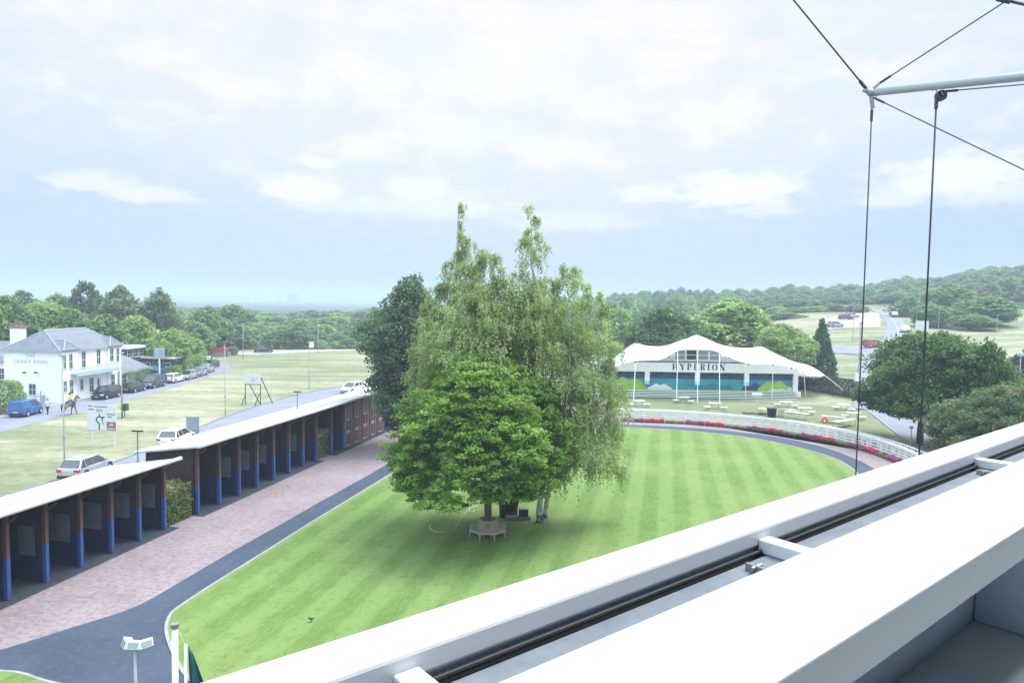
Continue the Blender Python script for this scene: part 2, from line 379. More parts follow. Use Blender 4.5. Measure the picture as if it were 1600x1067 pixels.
c = k.mix(k.ramp(n1, [(.35, (0, 0, 0)), (.7, (.7, .7, .7))]), bt.outputs[0], (.31, .265, .28)); c = k.mix(k.ramp(n2, [(.36, (.75, .75, .75)), (.52, (0, 0, 0))]), c, (.15, .115, .125))
c = k.mix(k.ramp(n3, [(.5, (0, 0, 0)), (.8, (.5, .5, .5))]), c, (.27, .20, .21))
k.put(k.b.inputs['Base Color'], c); k.b.inputs['Roughness'].default_value = .85; k.bump(bt.outputs['Fac'], .3, -.01)
M_pave = k.m
M_kerb = mat('pale_kerb_stone', (.24, .23, .235), .9, (.33, .315, .32), 2, coords='World')
M_white = mat('white_paint', (.86, .87, .88), .45, (.80, .81, .83), 1.5, coords='Object')
M_whiteline = mat('road_line_paint', (.62, .62, .62), .8, (.40, .40, .42), 6, coords='World')

# ------------------------------------------------------------------ the land
def build_terrain():
    rad = [0, 8, 20, 40, 60, 80, 95] + list(np.arange(100, 312, 4.0)) + list(np.arange(320, 540, 12.0)) + [560, 620, 700, 820, 1000, 1400, 2000, 3000, 4500, 7000]
    na = 260; vs = []; fs = []
    angs = [2 * math.pi * i / na for i in range(na)]
    for r_ in rad[1:]:
        for a in angs: x = r_ * math.sin(a); y = r_ * math.cos(a); vs.append((x, y, terr(x, y)))
    c = len(vs); vs.append((0, 0, 0))
    for i in range(len(rad) - 2):
        for j in range(na): fs.append((i * na + j, i * na + (j + 1) % na, (i + 1) * na + (j + 1) % na, (i + 1) * na + j))
    for j in range(na): fs.append((c, (j + 1) % na, j))
    mb = MB(); mb.add(vs, fs); o = mb.build('ground', MATS['dry_grass'], smooth=True)
    if o.data.polygons[0].normal.z < 0: o.data.flip_normals()
    tag(o, kind='structure')
build_terrain()

lawn_pts = [(-13.7, 29.2), (-12.5, 35.0), (-11.4, 40.3), (-10.2, 45.6), (-9.1, 50.6), (-7.9, 56), (-6.2, 62), (-3.2, 67.3), (1.5, 70.8), (7, 72.4), (12.4, 72.6), (17.6, 71.3), (22.7, 68.7), (26.2, 64.5), (28.0, 59.4),
            (27.6, 54.4), (25.2, 46), (21, 38), (14.5, 29.5), (7, 22.5), (0, 19), (-6, 19.3), (-10.2, 22.2), (-12.5, 24.9), (-13.75, 27.2)]
lawn_c = smooth_curve(lawn_pts, 6, True)
path_out = [(-19.9, 23.2), (-18.6, 24.6), (-17.3, 26.2), (-15.7, 28.3), (-15.0, 31.2), (-14.4, 34.2), (-13.3, 39), (-12.2, 44.0), (-10.9, 49.5), (-9.7, 54.9), (-8.0, 61.5), (-4.6, 68), (0.5, 72.3), (6.5, 74.1), (12.6, 74.3), (18.1, 73.4), (22.7, 71.6), (26.4, 68.9), (28.9, 65.1), (29.9, 60.0),
            (29.5, 54.4), (27.4, 45.5), (23, 36.5), (16, 27), (8.5, 19), (2, 12), (-8, 10), (-20, 13)]
pave = [(-26.0, 17), (-25.4, 27.0), (-22.2, 42), (-19.1, 56), (-15.4, 72.5), (-8, 78.2), (0, 79), (8, 78.2), (13, 76.75), (17.2, 76.3), (21.4, 75.0), (24.4, 73.6), (26.9, 72.2), (28.6, 70.8), (30.8, 67.6), (32.5, 64.6), (33.3, 61), (33.4, 57),
        (32.5, 50), (29, 40), (22, 28), (12, 14), (2, 6), (-20, 6)]
sheet('brick_paving', smooth_curve(pave, 5, True), .004, M_pave)
sheet('ring_path', smooth_curve(path_out, 5, True), .008, M_path)
sheet('ring_lawn', lawn_c, .05, M_lawn)
kerb('lawn_kerb', lawn_c, .13, -.02, .06, M_kerb, True)
lb = [(-11.6, 20.6), (-13.2, 21.7), (-15.6, 22.55), (-17.6, 23.12), (-22, 22.6), (-27, 19), (-27, 12), (-11, 12)]
lb = smooth_curve(lb, 4, True); sheet('corner_lawn', lb, .05, M_lawn); kerb('corner_kerb', lb, .12, -.02, .06, M_kerb, True)
# lawn between rail and pavilion
vl = [(9, 78.2), (13, 77), (17.2, 76.6), (21.5, 75.3), (27, 72.5), (30.9, 67.9), (32.9, 64.6), (33.8, 60.8), (34.4, 60.3), (36.0, 63), (38.4, 67.2), (42.0, 77), (44.6, 85), (46.5, 92), (46, 99.5), (30, 101), (9, 101)]
sheet('viewing_lawn', vl, .012, M_lawn2)
dirt = mat('worn_earth', (.34, .30, .24), .95, (.46, .41, .34), .8, coords='World')
sheet('worn_earth_strip', smooth_curve([(38, 94), (41, 92.4), (45, 91.6), (47.5, 92.5), (50, 99), (45, 100.6), (41.5, 99.5)], 4, True), .02, dirt)
sheet('worn_earth_patch', smooth_curve([(34.0, 60.0), (34.8, 63.2), (36.3, 66.6), (38.6, 69), (42, 68), (41, 62), (38, 57)], 4, True), .02, dirt)

# roads
rl = smooth_curve([(-36, 25), (-34.3, 36), (-32.9, 43.7), (-31.9, 48.6), (-31.2, 53.6), (-31.1, 58.4), (-31.4, 67.3), (-31.4, 75.8), (-30.6, 86), (-28.3, 97.0), (-24.4, 105.0), (-18.6, 111.6), (-8, 119), (6, 124.5), (24, 127)], 8)
ribbon('main_road', rl, offset_line(rl, -7.2), .010, M_road, follow=False)
kerb('main_road_kerb', rl, .14, -.02, .08, mat('grey_kerb_stone', (.22,.22,.24), .9))
ribbon('roadside_footpath', offset_line(rl, -7.25), offset_line(rl, -8.5), .006, mat('footpath_tarmac', (.2, .2, .21), .9, (.27, .27, .28), 2, coords='World'), follow=False)
pr_r = smooth_curve([(-48.4, 48), (-48.6, 58), (-48.6, 64.9), (-48.6, 74.2), (-48.4, 86.5), (-48.6, 96), (-49.6, 106), (-51.0, 118), (-52.6, 127), (-57, 137), (-66, 146), (-80, 152)], 8)
ribbon('pub_road', offset_line(pr_r, 5.9), pr_r, .010, M_road, follow=False)
fore = [(-54.4, 60), (-54.4, 100), (-56, 118), (-60.5, 118), (-60.5, 100), (-55.4, 94), (-55.4, 83.4), (-63, 84.2), (-72, 84.5), (-72, 60)]
sheet('pub_forecourt', fore, .007, mat('forecourt_tarmac', (.25, .25, .27), .9, (.33, .33, .35), 1.2, coords='World'))
# far road across the field edge
fr = [tuple(G(x, y)[:2]) for x, y in [(330, 553), (400, 554), (480, 550), (560, 547), (640, 545)]]
ribbon('field_track', fr, [tuple(G(x, y)[:2]) for x, y in [(330, 549.5), (400, 550.5), (480, 546.5), (560, 543.5), (640, 541.5)]], .02, M_gravel, follow=False)

# right hand road climbing the down: left edge then right edge, found on the land
def TT(pts): return [tuple(T(x, y)[:2]) for x, y in pts]
rr_l = smooth_curve(TT([(1333, 640), (1338, 600), (1342, 575), (1352, 552), (1374, 537), (1383, 524), (1385, 511), (1382, 500), (1374, 492), (1364, 486.5), (1360, 484)]), 6)
rr_r = smooth_curve(TT([(1440, 640), (1440, 600), (1432, 575), (1430, 556), (1428, 540), (1424, 524), (1415, 508), (1404, 497), (1388, 490), (1370, 485), (1364, 483)]), 6)
ribbon('hill_road', rr_l, rr_r, .14, M_road, across=4)
rj_t = smooth_curve(TT([(1275, 541), (1310, 541), (1345, 541), (1385, 536)]), 6); rj_b = smooth_curve(TT([(1275, 551), (1310, 553), (1345, 555), (1385, 556)]), 6)
ribbon('side_road', rj_t, rj_b, .11, M_road, across=4)
cp_t = smooth_curve(TT([(1283, 501), (1310, 494), (1340, 490), (1374, 489)]), 6); cp_b = smooth_curve(TT([(1292, 516), (1315, 514), (1345, 513), (1376, 512)]), 6)
ribbon('car_park', cp_t, cp_b, .11, M_gravel, across=4)
for i, (a, b) in enumerate([(3, 5), (30, 32)]): pass
ml = [((l[0] * .5 + r[0] * .5), (l[1] * .5 + r[1] * .5)) for l, r in zip(rr_l, rr_r)]
mb = MB()
for i in range(20, len(ml) - 4, 2):
    a = Vector((*ml[i], terr(*ml[i]) + .19)); b = Vector((*ml[i + 1], terr(*ml[i + 1]) + .19)); mb.bar(a, b, .28, .01)
tag(mb.build('lane_marking', M_whiteline), kind='structure')
# access road and paving to the right of the viewing lawn
arl = smooth_curve([(46.6, 92), (44.8, 85), (42.2, 77), (38.9, 67.2), (36.5, 61), (33, 52)], 6)
ribbon('access_road', offset_line(arl, 8.5), arl, .010, M_road, follow=False)
kerb('access_kerb', arl, .2, -.02, .12, M_kerb)

# ------------------------------------------------------------------ stables
AZR = R(12.2)
ST = Vector((-21.4, 28.76, 0))
def stw(x, y, z=0): return Vector((ST.x + x * math.cos(AZR) + y * math.sin(AZR), ST.y - x * math.sin(AZR) + y * math.cos(AZR), z))
M_roof = mat('pale_sheet_roofing', (.33, .315, .32), .6, (.52, .50, .505), .9, detail=8, bump=.25, bscale=3, stretch=(1, .6, 1), coords='World', thr=(.36, .58))
M_gutter = mat('white_metal_edge', (.72, .72, .73), .35, (.64, .64, .66), 2, coords='World')
M_brown = mat('brown_timber_boards', (.125, .052, .038), .8, (.17, .078, .058), 2.0, stretch=(1, .3, 8), coords='World')
M_brownl = mat('brown_timber_post', (.095, .052, .045), .75, (.14, .078, .066), 3, stretch=(1, 1, .3), coords='World')
M_blue = mat('blue_rubber_padding', (.028, .075, .25), .55, (.040, .105, .31), 3, coords='World')
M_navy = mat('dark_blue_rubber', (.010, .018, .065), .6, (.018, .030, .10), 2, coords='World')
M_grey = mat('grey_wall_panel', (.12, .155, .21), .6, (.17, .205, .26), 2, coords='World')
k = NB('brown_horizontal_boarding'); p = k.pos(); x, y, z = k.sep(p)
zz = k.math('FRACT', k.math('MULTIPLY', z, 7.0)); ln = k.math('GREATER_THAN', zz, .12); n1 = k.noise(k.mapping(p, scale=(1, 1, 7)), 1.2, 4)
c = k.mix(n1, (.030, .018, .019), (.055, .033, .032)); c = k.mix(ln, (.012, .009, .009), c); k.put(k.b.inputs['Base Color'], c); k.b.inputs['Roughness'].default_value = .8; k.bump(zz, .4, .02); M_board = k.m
M_taupe = mat('taupe_door_boarding', (.17, .135, .14), .7, (.22, .175, .18), 3, stretch=(1, 1, .3), coords='World')
M_rust = mat('red_brown_door', (.12, .058, .055), .6, (.16, .085, .08), 3, stretch=(1, 1, .3), coords='World')
M_hinge = mat('pale_metal_hinge', (.55, .53, .55), .4)
def roof_part(th, y0, y1, xf, zf, xb, zb):
    mb = MB(); n = int((y1 - y0) / .6); dy = (y1 - y0) / n
    mb.add([(xf, y0, zf), (xf, y1, zf), (xb, y1, zb), (xb, y0, zb), (xf, y0, zf - .10), (xf, y1, zf - .10), (xb, y1, zb - .10), (xb, y0, zb - .10)],
           [(0, 1, 2, 3), (7, 6, 5, 4), (0, 4, 5, 1), (2, 6, 7, 3), (1, 5, 6, 2), (3, 7, 4, 0)])
    o = mb.build('roof', M_roof, th)
    if o.data.polygons[0].normal.z < 0: o.data.flip_normals()
    s = MB(); up = Vector((0, 0, 1))
    for i in range(1, n):
        y = y0 + i * dy; s.bar((xf - .05, y, zf + .008), (xb + .02, y, zb + .008), .04, .02)
    s.build('roof_seam', M_gutter, o)
    g = MB(); g.tube([(xf + .02, y0 - .03, zf - .03), (xf + .02, y1 + .03, zf - .03)], .115, 12); g.build('front_gutter', M_gutter, th, smooth=True)
    g = MB(); g.bar((xb - .02, y0, zb - .06), (xb - .02, y1, zb - .06), .06, .14); g.build('rear_trim', M_gutter, th)
def post(th, y, ztop, split=1.8, xo=0.0):
    MB().box(xo - .09, xo + .09, y - .08, y + .08, split, ztop).build('upper_post', M_brownl, th)
    MB().box(xo - .10, xo + .10, y - .09, y + .09, 0.02, split).build('padded_post', M_blue, th, bevel=.015)
    b = MB(); b.bar((xo + .02, y, ztop - .55), (xo + .62, y, ztop - .12), .07, .09); b.build('bracket', M_brownl, th)
def rz_at(x, xf, zf, xb, zb): return zf + (zb - zf) * (x - xf) / (xb - xf) - .10
def partition(th, y, xb, zt_f, zt_b, last=False):
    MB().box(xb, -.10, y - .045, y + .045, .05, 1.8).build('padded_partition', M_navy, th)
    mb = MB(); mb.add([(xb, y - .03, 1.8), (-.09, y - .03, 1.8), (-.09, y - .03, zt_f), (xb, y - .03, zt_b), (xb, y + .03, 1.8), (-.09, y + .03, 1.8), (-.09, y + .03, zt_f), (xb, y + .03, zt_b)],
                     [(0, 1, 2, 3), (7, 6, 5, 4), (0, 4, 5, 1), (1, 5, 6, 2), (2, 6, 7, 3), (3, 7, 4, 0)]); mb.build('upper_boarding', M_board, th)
def stable(name_, y0, y1, xf, zf, xb, zb, posts, label, panels, ends):
    th = empty('stable_block', stw(0, y0), -AZR, label, 'stable block'); off = y0
    roof_part(th, 0, y1 - y0, xf, zf, xb, zb)
    zt = rz_at(0, xf, zf, xb, zb); wallx = -3.45; ztb = rz_at(wallx, xf, zf, xb, zb)
    for p_ in posts:
        post(th, p_ - off, zt); partition(th, p_ - off, wallx + .05, zt, ztb + .01)
    runs = ends
    for a, b in runs:
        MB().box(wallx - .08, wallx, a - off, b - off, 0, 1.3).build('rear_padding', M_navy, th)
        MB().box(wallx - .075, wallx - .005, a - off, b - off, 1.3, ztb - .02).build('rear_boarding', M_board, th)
        MB().box(-.12, -.04, a - off + .1, b - off - .1, zt - .22, zt - .02).build('front_beam', M_brown, th)
    for a, b in panels:
        MB().box(wallx + .0, wallx + .05, a - off, b - off, 1.15, 2.65).build('wall_panel', M_grey, th)
    return th, off, zt, ztb
sp1 = [-5.7 + 1.9 * i for i in range(9)]
th1, o1, zt1, zb1 = stable('s', -7.6, 9.72, .9, 4.08, -3.65, 3.34, sp1, 'open horse stall block nearest the camera, left of the first clipped bush', [(-3.5, -2.6), (-1.6, -.7), (.25, 1.65), (2.25, 2.95), (3.05, 3.7), (4.1, 4.8), (4.9, 5.6), (6.05, 6.7), (6.8, 7.5), (8.1, 8.5)], [(-7.6, 9.6)])
b2 = [12.35 + 2.08 * i for i in range(8)]
def side_panels(th, off, posts_, x0=-.55, x1=-2.3):
    for y, w_ in posts_:
        for a, b in ((x0, (x0 + x1) / 2 + .02), ((x0 + x1) / 2 - .02, x1)): 
            if w_ > .6 or a == x0: MB().box(b, a, y - off - .075, y - off - .046, 1.2, 2.55).build('wall_panel', M_grey, th)
side_panels(th1, o1, [(1.9, .5), (3.8, 1), (5.7, 1), (7.6, 1), (9.5, .5), (0, .5)])
th2, o2, zt2, zb2 = stable('s', 11.5, 44.7, .75, 4.36, -3.65, 3.76, b2 + [29.6], 'long stall block with five closed brown doors, reaching behind the round green tree', [(12.9, 13.7), (18.8, 20.2), (20.95, 22.2), (16.7, 17.6)], [(12.35, 26.9), (29.6, 44.5)])
side_panels(th2, o2, [(b2[2], .5), (b2[3], 1), (b2[4], 1), (b2[6], .5)])
# left end wall of the long block, and walls round the gap
def end_wall(th, y, x0, x1, z, zf): 
    mb = MB(); mb.add([(x0, y, 0), (x1, y, 0), (x1, y, zf), (x0, y, z), (x0, y + .1, 0), (x1, y + .1, 0), (x1, y + .1, zf), (x0, y + .1, z)], [(0, 1, 2, 3), (7, 6, 5, 4), (0, 4, 5, 1), (1, 5, 6, 2), (2, 6, 7, 3), (3, 7, 4, 0)]); mb.build('end_wall', M_board, th)
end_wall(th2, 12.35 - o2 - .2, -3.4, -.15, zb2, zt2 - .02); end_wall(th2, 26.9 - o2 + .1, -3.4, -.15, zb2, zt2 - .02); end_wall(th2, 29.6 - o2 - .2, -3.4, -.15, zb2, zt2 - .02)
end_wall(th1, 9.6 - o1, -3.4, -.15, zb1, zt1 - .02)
MB().box(-3.53, -3.43, 26.9 - o2, 29.4 - o2, 0, zb2).build('gap_wall', M_board, th2)
# closed doors
dy0 = 32.0; dw = 1.76
for i in range(5):
    a = dy0 + i * dw - o2
    d = MB().box(-.10, .02, a + .06, a + dw - .06, .04, zt2 - .3); 
    do = d.build('stable_door', M_taupe, th2)
    q = MB(); q.box(.02, .06, a + .38, a + dw - .38, .25, 1.2); q.build('lower_leaf', M_rust, do); q = MB(); q.box(.02, .06, a + .38, a + dw - .38, 1.5, 2.35); q.build('upper_leaf', M_rust, do)
    for zz in (.12, 1.25, 1.42, 2.42): MB().box(.06, .10, a + .30, a + .85, zz, zz + .07).build('hinge', M_hinge, do)
    MB().box(-.06, .07, a - .06, a + .06, .02, zt2).build('door_post', M_brownl if i else M_hinge, th2)
    b = MB(); b.bar((.0, a - .0, zt2 - .12), (.0, a + .42, zt2 - .5), .05, .06); b.bar((.0, a, zt2 - .12), (.0, a - .42, zt2 - .5), .05, .06); b.build('door_brace', M_brownl, th2)
MB().box(-.10, 0, 32.0 - o2, 40.8 - o2, zt2 - .3, zt2 - .02).build('door_head', M_brown, th2)
post(th2, 42.9 - o2, zt2); partition(th2, 42.9 - o2, -3.4, zt2, zb2); post(th2, 40.9 - o2, zt2); partition(th2, 40.9 - o2, -3.4, zt2, zb2); post(th2, 32.0 - o2 - .12, zt2); partition(th2, 31.85 - o2, -3.4, zt2, zb2); partition(th2, 44.4 - o2, -3.4, zt2, zb2); post(th2, 44.4 - o2, zt2)
for nm_, ya, yb in (('a', -9, 10.0), ('b', 12.0, 27.3), ('c', 29.2, 45.2)):
    sheet('stable_floor', [stw(-3.6, ya)[:2], stw(.62, ya)[:2], stw(.62, yb)[:2], stw(-3.6, yb)[:2]], .012, M_pad)
# ------------------------------------------------------------------ foliage
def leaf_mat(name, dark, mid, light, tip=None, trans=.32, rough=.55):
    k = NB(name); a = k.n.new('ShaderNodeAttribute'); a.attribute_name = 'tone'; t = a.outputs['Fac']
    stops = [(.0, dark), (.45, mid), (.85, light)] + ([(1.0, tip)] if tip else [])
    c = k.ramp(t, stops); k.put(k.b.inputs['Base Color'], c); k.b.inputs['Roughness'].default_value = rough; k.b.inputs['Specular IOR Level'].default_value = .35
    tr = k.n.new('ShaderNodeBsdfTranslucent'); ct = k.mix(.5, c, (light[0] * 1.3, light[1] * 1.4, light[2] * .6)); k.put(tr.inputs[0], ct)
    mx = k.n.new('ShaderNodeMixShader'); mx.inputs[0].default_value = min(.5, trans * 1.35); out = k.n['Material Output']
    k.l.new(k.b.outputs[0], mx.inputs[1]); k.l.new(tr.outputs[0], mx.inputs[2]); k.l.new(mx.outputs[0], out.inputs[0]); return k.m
ML_horn = leaf_mat('hornbeam_leaves', (0.051, 0.119, 0.023), (0.169, 0.299, 0.062), (0.328, 0.475, 0.124), (0.475, 0.588, 0.215), .4)
ML_birch = leaf_mat('birch_leaves', (0.124, 0.169, 0.085), (0.282, 0.362, 0.169), (0.429, 0.520, 0.266), (0.542, 0.599, 0.373), .4)
ML_dark = leaf_mat('dark_blue_green_leaves', (0.045, 0.079, 0.052), (0.107, 0.169, 0.113), (0.186, 0.260, 0.175), None, .32)
ML_maple = leaf_mat('maple_leaves', (0.025, 0.062, 0.025), (0.068, 0.141, 0.051), (0.141, 0.243, 0.073), (0.271, 0.350, 0.113), .3)
ML_shrub = leaf_mat('shrub_leaves', (0.055, 0.097, 0.050), (0.104, 0.171, 0.085), (0.189, 0.263, 0.122), (0.490, 0.357, 0.189))
ML_wood1 = leaf_mat('woodland_leaves', (0.075, 0.141, 0.058), (0.146, 0.246, 0.095), (0.260, 0.399, 0.153), (0.399, 0.544, 0.235), .25)
ML_wood2 = leaf_mat('light_woodland_leaves', (0.130, 0.208, 0.070), (0.225, 0.341, 0.116), (0.376, 0.519, 0.189), (0.519, 0.660, 0.282), .25)
ML_wood3 = leaf_mat('dull_woodland_leaves', (0.095, 0.137, 0.085), (0.166, 0.225, 0.130), (0.282, 0.353, 0.214), None, .25)
ML_purple = leaf_mat('purple_leaves', (0.030, 0.030, 0.049), (0.059, 0.049, 0.083), (0.100, 0.083, 0.125), None, .2)
ML_hedge = leaf_mat('hedge_leaves', (0.059, 0.100, 0.033), (0.141, 0.217, 0.067), (0.267, 0.316, 0.117), (0.567, 0.400, 0.283), .25)
ML_bhedge = leaf_mat('copper_hedge_leaves', (.045, .034, .050), (.085, .062, .082), (.13, .12, .085), (.22, .26, .10), .2)
ML_silver = leaf_mat('silvery_leaves', (0.117, 0.167, 0.133), (0.217, 0.283, 0.217), (0.367, 0.434, 0.350), None, .25)
ML_con = leaf_mat('cypress_needles', (0.034, 0.085, 0.042), (0.067, 0.150, 0.067), (0.113, 0.226, 0.094), None, .15)
M_bark = mat('grey_bark', (.10, .085, .07), .9, (.16, .14, .12), 6, bump=.5, bscale=18)
M_dbark = mat('dark_bark', (.03, .026, .024), .9, (.06, .05, .045), 6, bump=.5, bscale=18)
k = NB('birch_bark'); p = k.obj(); n1 = k.noise(k.mapping(p, scale=(1, 1, .6)), 5.5, 3, .6); n2 = k.noise(k.mapping(p, scale=(1, 1, 6)), 5, 3)
x, y, z = k.sep(p); low = k.math('MULTIPLY', k.math('MAXIMUM', k.math('SUBTRACT', .8, z), 0), .12)
v = k.math('SUBTRACT', k.math('ADD', k.math('MULTIPLY', n1, .75), k.math('MULTIPLY', n2, .25)), low); c = k.ramp(v, [(.41, (.04, .036, .036)), (.47, (.48, .47, .46)), (.7, (.68, .66, .64))]); k.put(k.b.inputs['Base Color'], c); k.b.inputs['Roughness'].default_value = .8
M_birch = k.m

def leaves_mesh(name, C, size, tone, m, seed=0, up=.55, elong=1.5, droop=None, aspect=.55):
    """C: (n,3) leaf centres, tone (n,), size scalar or (n,)"""
    g = np.random.default_rng(seed); n = len(C)
    nrm = g.normal(size=(n, 3)); nrm[:, 2] = np.abs(nrm[:, 2]) * (1 - up) + up * 1.6; nrm /= np.linalg.norm(nrm, axis=1)[:, None]
    t = g.normal(size=(n, 3))
    if droop is not None: t[:, 2] -= droop
    t -= (t * nrm).sum(1)[:, None] * nrm; t /= np.linalg.norm(t, axis=1)[:, None] + 1e-9
    b = np.cross(nrm, t); s = (np.ones(n) * size * g.uniform(.7, 1.3, n))[:, None]
    L_ = s * elong * .5; W_ = s * aspect * .5 * elong
    v = np.stack([C - t * L_, C + b * W_ - t * L_ * .1, C + t * L_ - nrm * s * .12, C - b * W_ - t * L_ * .1], 1).reshape(-1, 3)
    me = bpy.data.meshes.new(name); me.vertices.add(n * 4); me.vertices.foreach_set('co', v.astype(np.float32).ravel())
    me.loops.add(n * 4); me.loops.foreach_set('vertex_index', np.arange(n * 4, dtype=np.int32))
    me.polygons.add(n); me.polygons.foreach_set('loop_start', np.arange(0, n * 4, 4, dtype=np.int32))
    try: me.polygons.foreach_set('loop_total', np.full(n, 4, dtype=np.int32))
    except Exception: pass
    at_ = me.attributes.new('tone', 'FLOAT', 'FACE'); at_.data.foreach_set('value', np.clip(tone, 0, 1).astype(np.float32))
    me.update(); me.materials.append(m); return me
def vnoise(P, f, seed):
    g = np.random.default_rng(seed); out = np.zeros(len(P))
    for o in range(3):
        for q in range(4):
            w = g.normal(size=3) * f * (1.9 ** o); ph = g.uniform(0, 6.28); out += np.sin(P @ w + ph) * (.5 ** o) / 4
    return out
def crown_points(seed, prof, R_, nclump, nleaf, cs, flat=.5, shell=.35, lump=.18, lf=.9):
    """prof: list (z, r) giving crown radius by height; returns leaf centres and tones"""
    g = np.random.default_rng(seed); zs = np.array([p[0] for p in prof]); rs = np.array([p[1] for p in prof])
    zz = np.linspace(zs[0], zs[-1], 200); rr = np.interp(zz, zs, rs); w = rr + .15; w /= w.sum()
    z = g.choice(zz, nclump, p=w) + g.uniform(-.02, .02, nclump) * (zs[-1] - zs[0]); r0 = np.interp(z, zs, rs)
    th = g.uniform(0, 2 * np.pi, nclump); u = 1 - g.power(1.0 / shell, nclump) ; rad = np.clip(1 - np.abs(g.normal(0, shell, nclump)), .08, 1)
    dirv = np.stack([np.cos(th), np.sin(th), z / max(R_, .1)], 1); lm = 1 + lump * vnoise(dirv * 2.2, lf, seed + 1) * 2
    r = r0 * rad * lm; C = np.stack([r * np.cos(th), r * np.sin(th), z], 1)
    ct = np.clip(.42 + .22 * g.normal(size=nclump) + .12 * vnoise(C, .9 / max(R_, 1) * 3, seed + 2), 0, 1)
    csz = cs * g.uniform(.6, 1.3, nclump)
    idx = np.repeat(np.arange(nclump), nleaf); off = g.normal(size=(len(idx), 3)); off /= np.linalg.norm(off, axis=1)[:, None]; off *= (g.uniform(0, 1, len(idx)) ** .5)[:, None]
    off *= csz[idx][:, None]; off[:, 2] *= flat
    # every clump hangs a little outwards
    hz = np.hypot(off[:, 0], off[:, 1]); P = C[idx] + off; P[:, 2] -= .35 * hz * flat
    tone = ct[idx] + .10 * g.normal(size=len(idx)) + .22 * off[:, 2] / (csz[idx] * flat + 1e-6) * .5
    return P, tone, C
def limbs(mb, C, z0, trunk_r, seed, n=26, lean=(0, 0)):
    g = random.Random(seed); idx = [g.randrange(len(C)) for _ in range(n)]
    for i in idx:
        e = Vector(C[i]); s = Vector((lean[0] * .3, lean[1] * .3, z0 + (e.z - z0) * g.uniform(.05, .45))); mid = s.lerp(e, .5) + Vector((g.uniform(-.3, .3), g.uniform(-.3, .3), g.uniform(.0, .6)))
        q = s.lerp(e, .93); r = trunk_r * g.uniform(.2, .42); mb.tube([s, mid, q], [r, r * .55, r * .14], 5, cap=False)

TREES = 0
def place_tree(tpl, loc, sx, sz, rz, label, cat, group, name='tree'):
    o = empty(name, loc, rz, label, cat, group); o.scale = (sx, sx, sz)
    for nm_, me in tpl: link(nm_, me, None, o)
    return o
def template(seed, kind, m, h=10.0, w=8.0, ncl=620, nl=18, leaf=.34, cs=.78, bark=None):
    lmp = .05 if kind == 'cone' else .32
    if kind == 'round': prof = [(.14, .45), (.25, .85), (.42, 1), (.6, .95), (.76, .75), (.9, .45), (1, .1)]
    elif kind == 'broad': prof = [(.10, .6), (.2, .95), (.4, 1), (.62, .92), (.8, .7), (.93, .4), (1, .12)]
    elif kind == 'tall': prof = [(.12, .5), (.28, .9), (.5, 1), (.7, .85), (.86, .55), (1, .12)]
    elif kind == 'pine': prof = [(.42, .5), (.5, .9), (.62, .8), (.7, 1), (.8, .85), (.9, .7), (1, .3)]
    elif kind == 'cone': prof = [(.02, .85), (.12, 1), (.35, .86), (.6, .55), (.82, .26), (1, .03)]
    elif kind == 'bush': prof = [(.02, .8), (.2, 1), (.5, .95), (.75, .75), (1, .25)]
    prof = [(a * h, b * w / 2) for a, b in prof]
    P, t, C = crown_points(seed, prof, w / 2, ncl, nl, cs, flat=.6, shell=.18 if kind == 'cone' else .28, lump=lmp)
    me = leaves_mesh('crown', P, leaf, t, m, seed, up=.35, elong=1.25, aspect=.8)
    tb = MB(); g = random.Random(seed); tb.tube([(0, 0, -.3), (.05, 0, h * .15), (g.uniform(-.2, .2), .1, h * .45), (0, 0, h * .8)], [w * .05, w * .036, w * .025, .04], 7, cap=False)
    if kind not in ('cone', 'bush'): limbs(tb, C, h * .2, w * .04, seed, 14)
    tm = bpy.data.meshes.new('trunk'); tm.from_pydata(tb.v, [], tb.f); tm.materials.append(bark or M_bark); tm.polygons.foreach_set('use_smooth', [True] * len(tm.polygons))
    return [('trunk', tm), ('crown', me)]
TP = {
    'r1': template(11, 'round', ML_wood1), 'r2': template(12, 'broad', ML_wood2), 'r3': template(13, 'round', ML_wood3), 'r4': template(14, 'tall', ML_wood1),
    'r5': template(15, 'broad', ML_wood1), 'r6': template(16, 'tall', ML_wood3), 'd1': template(17, 'round', ML_dark), 'pine': template(18, 'pine', ML_dark, ncl=260, cs=.8),
    'cone': template(19, 'cone', ML_con, h=10, w=6, ncl=900, nl=16, leaf=.28, cs=.5), 'b1': template(20, 'bush', ML_wood1, h=4, w=6, ncl=320, leaf=.26, cs=.55), 'b2': template(21, 'bush', ML_wood2, h=4, w=6, ncl=320, leaf=.26, cs=.55), 'b3': template(22, 'bush', ML_wood3, h=4, w=6, ncl=320, leaf=.26, cs=.55),
    'light': template(23, 'broad', ML_wood2, ncl=900, nl=16, leaf=.28, cs=.7), 'dense': template(24, 'round', ML_maple, ncl=1000, nl=16, leaf=.28, cs=.7), 'mid': template(25, 'broad', ML_wood2, ncl=1000, nl=16, leaf=.28, cs=.7),
}
BASE = {'cone': (10, 6), 'b1': (4, 6), 'b2': (4, 6), 'b3': (4, 6)}
rt = random.Random(5)
def tree_px(key, px, ytop, D, wpx, label, cat='tree', group=None, name='tree', ybase=None):
    """a tree whose trunk stands D metres off on the line of sight of column px, its top seen at row ytop"""
    d = ray_px(px, 480); hd = math.hypot(d.x, d.y); x = d.x / hd * D; y = d.y / hd * D; z = terr(x, y)
    top = H + D * (ray_px(px, ytop).z / math.hypot(ray_px(px, ytop).x, ray_px(px, ytop).y)); h = max(2.0, top - z); w = wpx * y / F
    bh, bw = BASE.get(key, (10, 8)); return place_tree(TP[key], (x, y, z), w / bw, h / bh * .98, rt.uniform(0, 6.28), label, cat, group, name)
